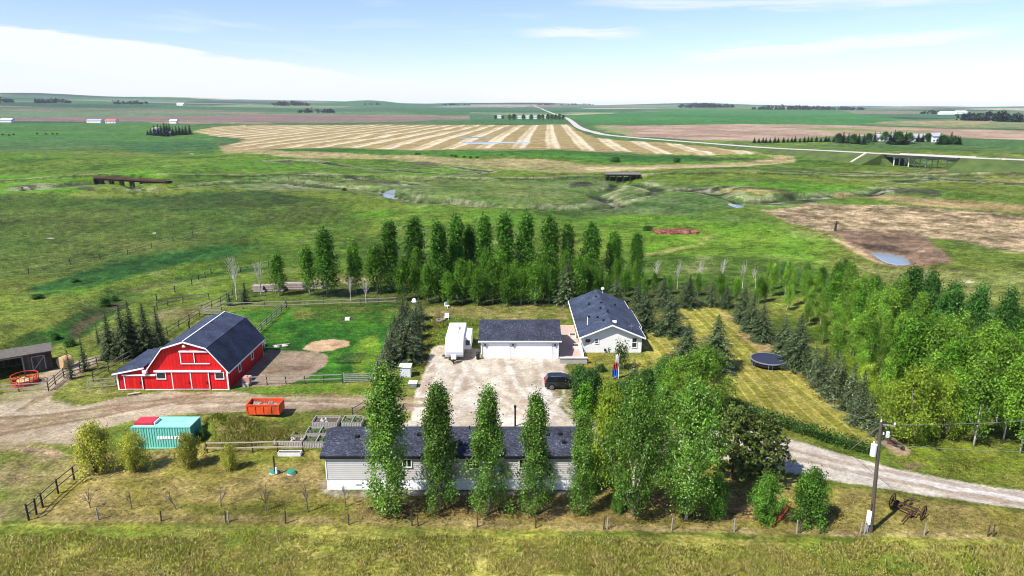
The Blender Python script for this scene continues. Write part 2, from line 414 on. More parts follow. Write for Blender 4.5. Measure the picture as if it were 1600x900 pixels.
    # ---- creek meadows
    paint((102, 128, 46), [(-300, 240), (330, 243), (700, 258), (850, 272), (600, 280), (-300, 282)], 6, .75, c2=(92, 142, 30), wl2=45)
    paint((94, 152, 26), [(-300, 272), (140, 268), (360, 276), (150, 279), (-300, 280)], 3, .8)
    paint((94, 150, 28), [(-200, 286), (150, 284), (130, 304), (-200, 306)], 3, .7)
    paint((94, 150, 28), [(1060, 290), (1200, 284), (1420, 290), (1500, 300), (1180, 300)], 4, .7)
    paint((120, 136, 92), [(400, 276), (700, 275), (960, 278), (1130, 290), (1170, 322), (1050, 340), (820, 325), (640, 318), (560, 300), (420, 292)], 5, .65, c2=(72, 110, 50), wl2=14)
    paint((128, 134, 104), [(270, 286), (520, 290), (560, 298), (400, 298)], 3, .6)
    paint((92, 110, 46), [(-300, 306), (120, 308), (330, 302), (500, 318), (545, 335), (400, 358), (330, 383), (200, 408), (100, 428), (-300, 440)], 7, 1, c2=(76, 104, 36), wl2=22)  # dull dry grass, with the hillside's cloud shade put into its olive
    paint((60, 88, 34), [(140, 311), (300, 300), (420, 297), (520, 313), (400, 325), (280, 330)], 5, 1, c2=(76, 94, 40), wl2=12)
    paint((112, 118, 60), [(150, 378), (330, 365), (300, 388), (200, 408)], 3, .5)
    paint((92, 146, 24), [(560, 335), (640, 320), (850, 335), (930, 345), (830, 352), (600, 352)], 4, .75, c2=(120, 146, 50), wl2=9)
    paint((92, 148, 26), [(880, 345), (1000, 335), (1200, 352), (1300, 385), (1330, 420), (1180, 400), (1000, 395)], 4, .8, c2=(118, 150, 44), wl2=10)
    paint((56, 92, 42), [(1060, 338), (1180, 332), (1200, 348), (1120, 350)], 3, .6)
    paint((56, 104, 36), [(1180, 405), (1290, 418), (1340, 440), (1420, 470), (1300, 470), (1180, 430)], 3, .7)
    paint((62, 92, 40), [(1400, 455), (1480, 470), (1600, 490), (1600, 500), (1430, 492)], 3, .7)
    paint((128, 142, 66), [(1330, 415), (1600, 425), (1600, 470), (1420, 452)], 4, .7, c2=(158, 150, 100), wl2=9)
    OX = [[_flat(*p) for p in q] for q in (((640, 262), (700, 258), (760, 264), (700, 270), (640, 268)), ((425, 254), (470, 250), (560, 262), (650, 268)), ((1080, 300), (1140, 296), (1210, 303), (1270, 318), (1200, 322)), ((980, 312), (1040, 300), (1110, 304), (1160, 300)), ((1390, 282), (1460, 278), (1540, 286), (1610, 292)), ((420, 276), (470, 274), (540, 280), (600, 284), (632, 288)), ((1180, 266), (1300, 268), (1420, 272), (1560, 268)), ((30, 296), (90, 300), (140, 296)))]
    for k, q in enumerate([CREEK] + OX):
        trace(q, (150, 156, 110), 9, .38, seed=20 + k); trace(q, (70, 100, 44), 5.5, .45, seed=40 + k); trace(q, (52, 56, 36), 2.6, .3, seed=60 + k, wl=20); trace(q, (176, 168, 146), 1.6, .05, seed=80 + k, wl=16)
    trace(CHAN, (50, 86, 34), 4.5, .4, 3., seed=90); trace(CHAN, (92, 84, 58), 1.6, .25, 3., seed=91, wl=12)
    trace([(-900, RAIL_A[1] - 8), RAIL_A, RAIL_B, (600, RAIL_B[1] + 5)], (150, 152, 104), 2.6, .4, 1., seed=92); trace([(-900, RAIL_A[1] - 11), (RAIL_A[0], RAIL_A[1] - 3.5), (RAIL_B[0], RAIL_B[1] - 3.5), (600, RAIL_B[1] + 1)], (62, 84, 40), 1.8, .35, 1., seed=93)
    # reeds, dead grass and the dugout
    paint((210, 184, 142), [(1185, 327), (1262, 318), (1400, 321), (1500, 328), (1610, 337), (1750, 342), (1750, 392), (1600, 399), (1500, 375), (1400, 364), (1280, 360), (1225, 345)], 2.5, 1, g=1, c2=(122, 110, 74), wl2=4)
    paint((74, 96, 48), [(1460, 372), (1530, 378), (1570, 392), (1500, 392)], 2, .8)
    paint((206, 178, 110), [(1130, 297), (1200, 296), (1250, 302), (1180, 304)], 2.5, .85, g=.7, c2=(150, 140, 80), wl2=8)
    paint((204, 172, 124), [(1300, 298), (1400, 303), (1500, 313), (1640, 326), (1640, 335), (1420, 321), (1310, 309)], 2.5, .85, g=.7, c2=(150, 128, 84), wl2=8)
    paint((198, 170, 126), [(1385, 262), (1600, 272), (1700, 276), (1700, 288), (1560, 282)], 4, .5)
    paint((160, 132, 104), [(1292, 362), (1340, 360), (1430, 366), (1475, 392), (1492, 411), (1440, 417), (1390, 417), (1345, 397)], 1.2, 1, g=.6, c2=(126, 104, 84), wl2=3)
    paint((70, 60, 48), [(1312, 371), (1400, 369), (1440, 384), (1418, 400), (1395, 396), (1360, 392)], 1.0, .95, g=.6, c2=(110, 92, 72), wl2=2.5)
    paint((212, 186, 140), [(1292, 366), (1345, 392), (1385, 414), (1372, 412), (1325, 390)], .7, .8, g=.4)
    pond = paint((120, 160, 200), [(1362, 396), (1385, 396.5), (1408, 401), (1423, 412), (1405, 414.5), (1385, 410.5)], .5, 1, 'pond')
    creek = paint((160, 175, 190), [(603, 300), (617, 297), (614, 307), (598, 308)], .6, 1, 'creek')
    paint((140, 150, 160), [(1142, 318), (1160, 323), (1158, 325), (1140, 321)], .6, 1, 'creek')
    for (a, b, c_, d) in ((120, 292, 150, 300), (470, 275, 530, 276), (530, 282, 625, 288), (880, 316, 970, 322), (640, 254, 690, 260), (730, 316, 770, 324), (890, 285, 925, 296), (1020, 296, 1085, 300), (430, 251, 455, 256), (1480, 277, 1535, 281), (1560, 287, 1610, 291), (1400, 296, 1470, 308)):
        paint((58, 62, 40), [(a, b), ((a + c_) / 2, b - 1.5), (c_, b + 1), (c_, d), ((a + c_) / 2, (b + d) / 2 + .8), (a, d - 3)], 1.0, .85, c2=(104, 96, 80), wl2=4)
    for (a, b, w_) in ((80, 372, 6), (110, 375, 4), (202, 366, 3), (242, 364, 3), (110, 329, 3), (75, 461, 4), (1510, 440, 9), (300, 240.5, 4), (1440, 392, 5)):
        paint((232, 226, 206), [(a - w_, b), (a, b - w_ * .18), (a + w_, b + .2), (a, b + w_ * .2)], .5, .85, g=.2)
    paint((224, 182, 142), [(1272, 408), (1310, 405), (1335, 412), (1300, 418)], .8, .8, g=.3)
    paint((196, 182, 110), [(1112, 364), (1085, 382), (1040, 390), (1000, 398), (1000, 402), (1050, 394), (1092, 384), (1122, 366)], .5, .7, g=.3)
    # left slope and coulee; shade of the rolling ground painted in as darker greens
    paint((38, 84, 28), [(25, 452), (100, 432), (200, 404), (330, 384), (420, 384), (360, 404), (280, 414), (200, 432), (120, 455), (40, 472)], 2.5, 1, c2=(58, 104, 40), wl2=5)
    paint((108, 148, 34), [(-100, 452), (60, 460), (180, 440), (160, 478), (40, 500), (-100, 520)], 3, .7, c2=(128, 140, 58), wl2=6)
    paint((110, 104, 66), [(60, 486), (150, 470), (160, 482), (80, 500)], 1.5, .5)
    paint((52, 118, 30), [(75, 515), (110, 512), (120, 545), (80, 552)], 1.2, .8)
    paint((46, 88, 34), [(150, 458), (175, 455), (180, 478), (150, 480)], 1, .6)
    paint((112, 146, 46), [(190, 445), (360, 418), (365, 448), (250, 470), (190, 478)], 2, .7, c2=(140, 140, 74), wl2=6)
    paint((178, 150, 128), [(240, 488), (330, 470), (350, 474), (280, 500), (250, 505)], .9, .8, g=.4)
    # shelterbelt floor
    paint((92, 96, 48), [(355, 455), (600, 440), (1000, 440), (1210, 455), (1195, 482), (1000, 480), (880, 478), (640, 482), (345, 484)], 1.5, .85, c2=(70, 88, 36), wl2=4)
    paint((196, 172, 120), [(470, 428), (600, 436), (590, 442), (500, 446)], 1, .6)
    # ---- the farm
    base = [(-600, 560), (60, 545), (300, 482), (640, 478), (1200, 470), (1700, 600), (2200, 690), (2300, 840), (-700, 830)]
    paint((118, 130, 50), base, 1, .8, c2=(140, 140, 66), wl2=5)
    # paddocks
    paint((52, 110, 30), [(350, 488), (450, 480), (404, 522), (385, 510)], .6, .95, c2=(76, 134, 36), wl2=3)
    paint((44, 98, 28), [(404, 522), (452, 482), (622, 474), (612, 530), (586, 594), (372, 604)], .6, 1, c2=(80, 132, 34), wl2=4)
    paint((116, 118, 56), [(452, 484), (622, 476), (606, 506), (540, 500), (462, 500)], .8, .85, c2=(80, 110, 40), wl2=3)
    paint((128, 150, 48), [(560, 530), (590, 520), (588, 560), (570, 590), (545, 580)], .9, .6)
    paint((160, 142, 116), [(362, 608), (392, 562), (420, 546), (440, 549), (480, 549), (512, 554), (508, 570), (484, 588), (450, 601), (403, 605)], .5, 1, g=.1, c2=(184, 158, 132), wl2=3)
    paint((114, 94, 76), [(408, 575), (450, 572), (490, 571), (484, 578), (440, 582), (408, 585)], .4, .7, g=.1)  # shade on the dirt, painted in as a darker brown
    paint((214, 176, 134), [(472, 545), (488, 534), (520, 530), (548, 533), (545, 540), (520, 547), (495, 550)], .35, 1, g=.05, c2=(226, 192, 152), wl2=1.5)
    paint((176, 134, 100), [(515, 536), (532, 535), (534, 539), (518, 541)], .3, .8, g=.05)
    paint((104, 82, 70), [(370, 494), (390, 494), (392, 501), (372, 502)], .4, .8)
    paint((120, 100, 90), [(525, 498), (550, 495), (560, 500), (530, 504)], .4, .8)
    # grass verges by the barn
    paint((112, 130, 42), [(355, 604), (580, 600), (580, 616), (440, 620), (352, 622)], .5, .9, c2=(92, 134, 34), wl2=2)
    paint((116, 128, 46), [(75, 606), (130, 590), (185, 585), (190, 614), (130, 632), (80, 628)], .6, .9, c2=(150, 150, 80), wl2=3)
    # farm track and bare yard on the barn side
    T = (208, 192, 162); T2 = (182, 162, 132)
    paint(T, [(-400, 640), (0, 618), (20, 600), (70, 582), (100, 570), (150, 556), (165, 562), (120, 585), (84, 610), (74, 628), (130, 634), (190, 620), (260, 612), (380, 613), (430, 622), (580, 618), (665, 622), (680, 648), (560, 636), (450, 643), (300, 646), (225, 652), (160, 668), (130, 700), (60, 690), (0, 706), (-400, 740)], .8, 1, 'farm_track', .12, c2=T2, wl2=4)
    paint((150, 122, 98), [(300, 636), (450, 634), (565, 630), (660, 640), (560, 641), (450, 644), (310, 646)], .4, .6, g=.1)
    paint((222, 200, 174), [(120, 640), (300, 628), (480, 625), (660, 630), (480, 631), (300, 636), (140, 655)], .4, .55, g=.05)
    for k in range(4):                                # wheel marks
        paint((142, 112, 88), [(-50, 655 + 8 * k), (80, 646 + 6 * k), (200, 632 + 3 * k), (200, 634 + 3 * k), (80, 649 + 6 * k), (-50, 660 + 8 * k)], .35, .55, g=.05)
    paint((150, 142, 82), [(-400, 700), (10, 690), (75, 700), (125, 715), (118, 745), (60, 790), (40, 812), (-400, 812)], 1, .95, c2=(178, 152, 120), wl2=4)
    paint((132, 146, 52), [(-30, 700), (60, 710), (75, 730), (20, 740), (-30, 735)], .8, .7)
    paint((160, 150, 84), [(-50, 590), (30, 588), (70, 604), (50, 622), (0, 632), (-50, 640)], .8, .8, c2=(128, 134, 56), wl2=3)
    # weeds behind the container
    paint((94, 118, 38), [(305, 650), (400, 643), (480, 648), (520, 650), (500, 700), (310, 706)], .6, .95, c2=(148, 142, 66), wl2=2.5)
    paint((176, 152, 110), [(340, 664), (372, 660), (362, 672), (400, 668), (430, 662), (436, 676), (400, 684), (340, 680)], .5, .7, c2=(110, 116, 50), wl2=1.5)
    # grass strip beside the spruce row and behind the garage
    paint((82, 124, 36), [(618, 600), (650, 540), (668, 500), (690, 492), (745, 492), (748, 545), (690, 540), (662, 575), (645, 610)], .5, .95, c2=(120, 140, 48), wl2=2.5)
    paint((128, 130, 62), [(660, 482), (880, 474), (890, 500), (745, 500), (700, 493), (664, 500)], .6, .9, c2=(160, 146, 92), wl2=3)
    paint((112, 140, 38), [(690, 505), (740, 500), (742, 530), (690, 525)], .5, .6)
    # gravel yard
    G = (242, 231, 211); G2 = (216, 200, 174)
    paint(G, [(672, 548), (690, 538), (748, 545), (748, 560), (884, 560), (884, 592), (858, 600), (868, 640), (900, 672), (930, 690), (560, 690), (640, 655), (648, 618), (664, 582)], .45, 1, 'gravel_yard', .0, c2=G2, wl2=2.5)
    paint((178, 150, 126), [(655, 616), (664, 584), (676, 566), (682, 580), (668, 610), (660, 628)], .35, .6, g=0)
    for (a, b, w_, h_) in ((705, 588, 9, 4), (728, 606, 7, 5), (835, 599, 16, 5), (818, 628, 9, 8), (770, 620, 12, 5), (700, 640, 14, 6), (860, 618, 10, 2)):
        paint((164, 134, 108), [(a - w_, b), (a, b - h_), (a + w_, b), (a, b + h_)], .6, .55, g=0)
    paint((238, 228, 218), [(845, 606), (868, 612), (872, 640), (905, 672), (860, 672), (838, 640)], .5, .7, g=0)
    def rut(pts, c, w=.45, amt=.5, seed=0, off=(0,)):
        for o in off: trace([(at(*p).x + o, at(*p).y) for p in pts], c, w, .4, .25, amt, 120 + seed + int(o * 3), 6.)
    for k, q in enumerate((((940, 684), (890, 650), (845, 612), (832, 562)), ((950, 690), (870, 660), (800, 610), (780, 562)), ((900, 668), (800, 640), (730, 600), (710, 568)), ((660, 632), (720, 640), (800, 650), (880, 664)), ((655, 636), (700, 612), (714, 580)), ((850, 640), (870, 618), (872, 600)))):
        rut(q, (186, 166, 142), .5, .45, k, (0, 1.7)); rut(q, (240, 232, 218), .4, .4, k + 30, (.85,))
    for k, q in enumerate((((-60, 668), (60, 660), (180, 640), (300, 630), (480, 627), (660, 634)), ((-60, 690), (60, 668), (160, 650), (240, 634), (320, 622)), ((30, 640), (80, 612), (120, 588), (155, 562)))):
        rut(q, (146, 118, 92), .5, .75, k + 60, (0,)); trace([(at(*p).x, at(*p).y + 1.7) for p in q], (150, 122, 96), .5, .4, .25, .7, 190 + k, 8.); trace([(at(*p).x, at(*p).y + .85) for p in q], (176, 164, 112), .45, .25, .25, .6, 200 + k, 5.)
    # driveway to the road
    paint((238, 227, 208), [(866, 628), (905, 668), (960, 668), (1040, 672), (1120, 670), (1190, 674), (1215, 680), (1250, 690), (1300, 705), (1350, 719), (1400, 733), (1500, 752), (1600, 767), (1750, 790), (2300, 850), (2300, 890), (1750, 818), (1600, 795), (1450, 774), (1330, 756), (1230, 738), (1120, 716), (1020, 706), (930, 692), (850, 672)], .35, 1, 'driveway', .0, c2=(216, 202, 180), wl2=2)
    paint((184, 160, 138), [(1190, 690), (1250, 704), (1330, 726), (1420, 744), (1330, 729), (1250, 708), (1190, 695)], .3, .6, g=0)
    paint((246, 240, 234), [(1240, 722), (1350, 746), (1500, 768), (1700, 798), (1700, 790), (1500, 756), (1350, 732)], .5, .6, g=0)
    dq = ((900, 660), (1040, 690), (1190, 702), (1300, 728), (1400, 750), (1500, 770), (1620, 790))
    trace([(at(*p).x, at(*p).y) for p in dq], (182, 160, 134), .5, .4, .3, .7, 210, 12.); trace([(at(*p).x, at(*p).y + 1.8) for p in dq], (182, 160, 134), .5, .4, .3, .6, 211, 12.)
    # mown lawn
    LA, LB = at(1150, 500), at(1375, 680); LN = Vector((-(LB - LA).y, (LB - LA).x, 0)).normalized()
    def mow(xi, yi, cc):
        u = ((xi - LA.x) * LN.x + (yi - LA.y) * LN.y) / 2.6 + .18 * noise(xi, yi, 14, 77)
        s = (.5 + .5 * np.sign(np.sin(2 * np.pi * u)) * np.minimum(1, np.abs(np.sin(2 * np.pi * u)) * 3))[:, None]
        e = np.clip(np.abs(np.sin(2 * np.pi * u)) * 2.6, 0, 1)[:, None]
        w = np.clip(.5 + .8 * fbm(xi, yi, 7, 78, 3), 0, 1)[:, None]
        a = L(158, 152, 60) * (1 - s) + L(180, 170, 78) * s
        a = a * (1 - w * .5) + L(136, 146, 42) * w * .5
        return a * e + L(212, 202, 124) * (1 - e)
    paint((164, 156, 62), [(1004, 548), (1004, 502), (1065, 481), (1130, 481), (1160, 508), (1240, 550), (1300, 604), (1385, 676), (1362, 704), (1260, 664), (1150, 622), (1080, 590), (1010, 562)], .35, 1, 'lawn', .6, keep=mow)
    paint((206, 176, 128), [(1122, 482), (1150, 498), (1178, 520), (1232, 545), (1222, 566), (1180, 545), (1150, 522)], .5, .75, g=.5)
    paint((188, 164, 122), [(1238, 575), (1262, 582), (1300, 618), (1385, 672), (1370, 686), (1300, 636)], .5, .75, g=.5, c2=(150, 134, 96), wl2=2)
    paint((150, 134, 92), [(1262, 580), (1330, 600), (1440, 670), (1380, 690), (1330, 650)], .7, .7, c2=(110, 112, 60), wl2=2)
    paint((140, 138, 64), [(908, 552), (1004, 552), (1012, 575), (905, 575)], .3, .9, c2=(176, 160, 60), wl2=1.5)
    # grove floor and grass right of the drive
    paint((150, 158, 66), [(1185, 458), (1330, 470), (1450, 540), (1620, 600), (1620, 690), (1440, 690), (1330, 600), (1230, 520)], 1, .9, c2=(112, 128, 50), wl2=3)
    paint((150, 158, 58), [(1375, 704), (1440, 690), (1620, 690), (1800, 720), (1800, 782), (1600, 762), (1480, 744)], .6, .9, c2=(126, 148, 42), wl2=3)
    paint((186, 162, 128), [(1372, 690), (1395, 682), (1424, 704), (1420, 713), (1398, 710)], .2, 1, g=.1)
    paint((150, 124, 96), [(1402, 722), (1440, 722), (1446, 730), (1415, 731)], .3, .7, g=.3)
    # front yard: dry grass
    paint((172, 154, 92), [(120, 712), (330, 690), (500, 704), (510, 772), (930, 772), (1000, 720), (1110, 722), (1230, 746), (1340, 766), (1600, 802), (2200, 880), (2200, 900), (1700, 850), (1400, 838), (1000, 830), (500, 822), (40, 815)], .7, .96, c2=(150, 142, 64), wl2=3.5)
    paint((196, 172, 124), [(70, 806), (500, 806), (1000, 820), (1400, 830), (1700, 838), (1700, 846), (1300, 838), (900, 828), (400, 815), (70, 815)], .4, .7, c2=(160, 146, 88), wl2=1.5)
    paint((128, 138, 46), [(330, 700), (480, 705), (500, 720), (420, 728), (330, 722)], .6, .7)
    paint((186, 162, 106), [(410, 725), (500, 720), (505, 760), (400, 765)], .8, .7)
    paint((124, 136, 44), [(270, 788), (420, 782), (560, 790), (520, 806), (300, 806)], .6, .6)
    paint((170, 138, 92), [(560, 778), (930, 776), (1200, 770), (1200, 815), (900, 812), (560, 806)], .7, .85, c2=(140, 116, 74), wl2=2)
    paint((206, 196, 178), [(500, 752), (512, 748), (560, 766), (900, 768), (900, 774), (520, 776), (494, 764)], .3, .9, g=.05, c2=(170, 150, 130), wl2=1)
    paint((190, 166, 112), [(120, 770), (200, 760), (220, 790), (130, 795)], .8, .6)
    # rough ditch along the road in front
    paint((172, 174, 70), [(-900, 818), (40, 818), (500, 824), (900, 834), (1300, 842), (1700, 848), (2400, 900), (2400, 1400), (-900, 1400)], .9, .9, c2=(186, 174, 96), wl2=2.2)
    paint((104, 136, 34), [(1240, 846), (1500, 850), (1700, 860), (1700, 905), (1300, 900)], 1, .7, c2=(134, 156, 50), wl2=2)
    paint((112, 138, 38), [(0, 822), (300, 826), (520, 836), (380, 852), (0, 850)], 1, .7)
    paint((178, 160, 98), [(300, 850), (800, 848), (900, 875), (400, 885)], 1.2, .55, c2=(130, 140, 56), wl2=1.5)
    paint((170, 150, 100), [(-300, 889), (420, 893), (420, 900), (-300, 899)], .35, .7)
    paint((188, 172, 136), [(20, 838), (60, 836), (58, 848), (30, 850)], .5, .5)
    # fine natural unevenness over everything
    q = 1 + .30 * n12 + .30 * n4 + .12 * n40
    tuft = sstep(.35, .7, fbm(x, y, 2.6, 13, 3)) * sstep(95, 150, r) * (1 - sstep(600, 1200, r)); q -= .38 * tuft * (.5 + .5 * np.clip(n40 * 2, -1, 1))
    ml = sstep(.3, .8, fbm(x, y, 7.5, 14, 3)) * sstep(95, 150, r) * (1 - sstep(700, 1400, r)); q += .28 * ml
    n1 = fbm(x, y, 1.2, 8, 2); q += .20 * n1 * (1 - sstep(80, 160, r))
    wn = rng.random((ny, nx)) - .5; w3 = (wn + np.roll(wn, 1, 1) + np.roll(wn, 2, 1) + np.roll(wn, 3, 1)) ; q += (.30 * wn + .26 * w3).ravel() * (1 - .75 * sstep(450, 1300, r)) * (.35 + .65 * sstep(60, 110, r))
    q = 1 + (q - 1) * (.45 + .55 * grass)
    col *= np.clip(q, .45, 1.7)[:, None]
    # water lies level
    for k, nm in enumerate(names):
        if nm in ('pond', 'slough_water', 'creek'):
            i = np.nonzero(zone == k)[0]
            if not len(i): continue
            cl = np.round(x[i] / 40).astype(int)
            for u in np.unique(cl // 8): 
                j = i[cl // 8 == u]; z[j] = np.percentile(z[j], 10) - .12
            if nm == 'pond': z[i] = z[i].min()
    V = np.stack([x, y, z], 1)
    ii = np.arange(nx * (ny - 1)).reshape(ny - 1, nx)[:, :-1].ravel()
    F = np.stack([ii, ii + 1, ii + nx + 1, ii + nx], 1)
    fz = zone[F].max(axis=1)
    # land behind the viewpoint closes the sheet
    gm = ground_material()
    wm = water_material()
    for k, nm in enumerate(names):
        f = F[fz == k]
        if not len(f): continue
        used, inv = np.unique(f, return_inverse=True); f2 = inv.reshape(f.shape)
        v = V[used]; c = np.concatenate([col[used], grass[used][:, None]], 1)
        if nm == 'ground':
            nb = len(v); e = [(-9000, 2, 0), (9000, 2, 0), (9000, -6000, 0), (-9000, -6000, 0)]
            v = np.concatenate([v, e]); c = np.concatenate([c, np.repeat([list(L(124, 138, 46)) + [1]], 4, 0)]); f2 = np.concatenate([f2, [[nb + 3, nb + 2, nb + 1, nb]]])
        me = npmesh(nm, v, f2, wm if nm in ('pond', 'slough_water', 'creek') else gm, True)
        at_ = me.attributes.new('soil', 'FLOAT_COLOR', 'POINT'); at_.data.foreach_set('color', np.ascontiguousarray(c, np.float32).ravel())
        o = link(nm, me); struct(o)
    return V, col

def ground_material():
    m, t, out = nodes('land')
    b = N(t, 'ShaderNodeBsdfPrincipled', Roughness=.95); b.inputs['Specular IOR Level'].default_value = .1
    a = N(t, 'ShaderNodeAttribute', attribute_name='soil'); g = N(t, 'ShaderNodeNewGeometry')
    n1 = N(t, 'ShaderNodeTexNoise', Scale=2.6, Detail=6.0, Roughness=.75); n2 = N(t, 'ShaderNodeTexNoise', Scale=.6, Detail=5.0, Roughness=.7)
    n3 = N(t, 'ShaderNodeTexNoise', Scale=5.5, Detail=3.0, Roughness=.7)
    for n in (n1, n2, n3): t.links.new(g.outputs['Position'], n.inputs['Vector'])
    amp = mapr(t, a.outputs['Alpha'], 0, 1, .45, 1)
    def dev(src, lo, hi):                              # noise -> factor about 1, less on bare gravel
        v = mapr(t, src, .25, .75, lo, hi)
        s = N(t, 'ShaderNodeMath', operation='MULTIPLY'); t.links.new(v, s.inputs[0]); t.links.new(amp, s.inputs[1])
        p = N(t, 'ShaderNodeMath', operation='ADD'); t.links.new(s.outputs[0], p.inputs[0]); p.inputs[1].default_value = 1.0
        return p.outputs[0]
    c = mult(t, a.outputs['Color'], dev(n1.outputs[0], -.95, .95))
    c = mult(t, c, dev(n2.outputs[0], -.55, .55))
    straw = N(t, 'ShaderNodeMath', operation='MULTIPLY'); t.links.new(mapr(t, n3.outputs[0], .56, .7, 0, .5), straw.inputs[0]); t.links.new(a.outputs['Alpha'], straw.inputs[1])
    st = N(t, 'ShaderNodeVectorMath', operation='MULTIPLY_ADD'); t.links.new(c, st.inputs[0]); st.inputs[1].default_value = (1.5, 1.25, 1.5); st.inputs[2].default_value = (.05, .04, .015)
    c = mixc(t, straw.outputs[0], c, st.outputs[0])
    t.links.new(c, b.inputs['Base Color'])
    bp = N(t, 'ShaderNodeBump', Strength=.55, Distance=.35); t.links.new(n1.outputs[0], bp.inputs['Height'])
    t.links.new(bp.outputs[0], b.inputs['Normal']); t.links.new(b.outputs[0], out.inputs[0])
    return m
def water_material():
    m, t, out = nodes('water')
    b = N(t, 'ShaderNodeBsdfPrincipled', Roughness=.12); b.inputs['Base Color'].default_value = (.16, .18, .17, 1); b.inputs['Specular IOR Level'].default_value = .5
    g = N(t, 'ShaderNodeNewGeometry'); n = N(t, 'ShaderNodeTexNoise', Scale=1.5, Detail=3.0); t.links.new(g.outputs['Position'], n.inputs['Vector'])
    bp = N(t, 'ShaderNodeBump', Strength=.15, Distance=.1); t.links.new(n.outputs[0], bp.inputs['Height']); t.links.new(bp.outputs[0], b.inputs['Normal'])
    t.links.new(b.outputs[0], out.inputs[0]); return m
LAND_V, LAND_C = build_land()
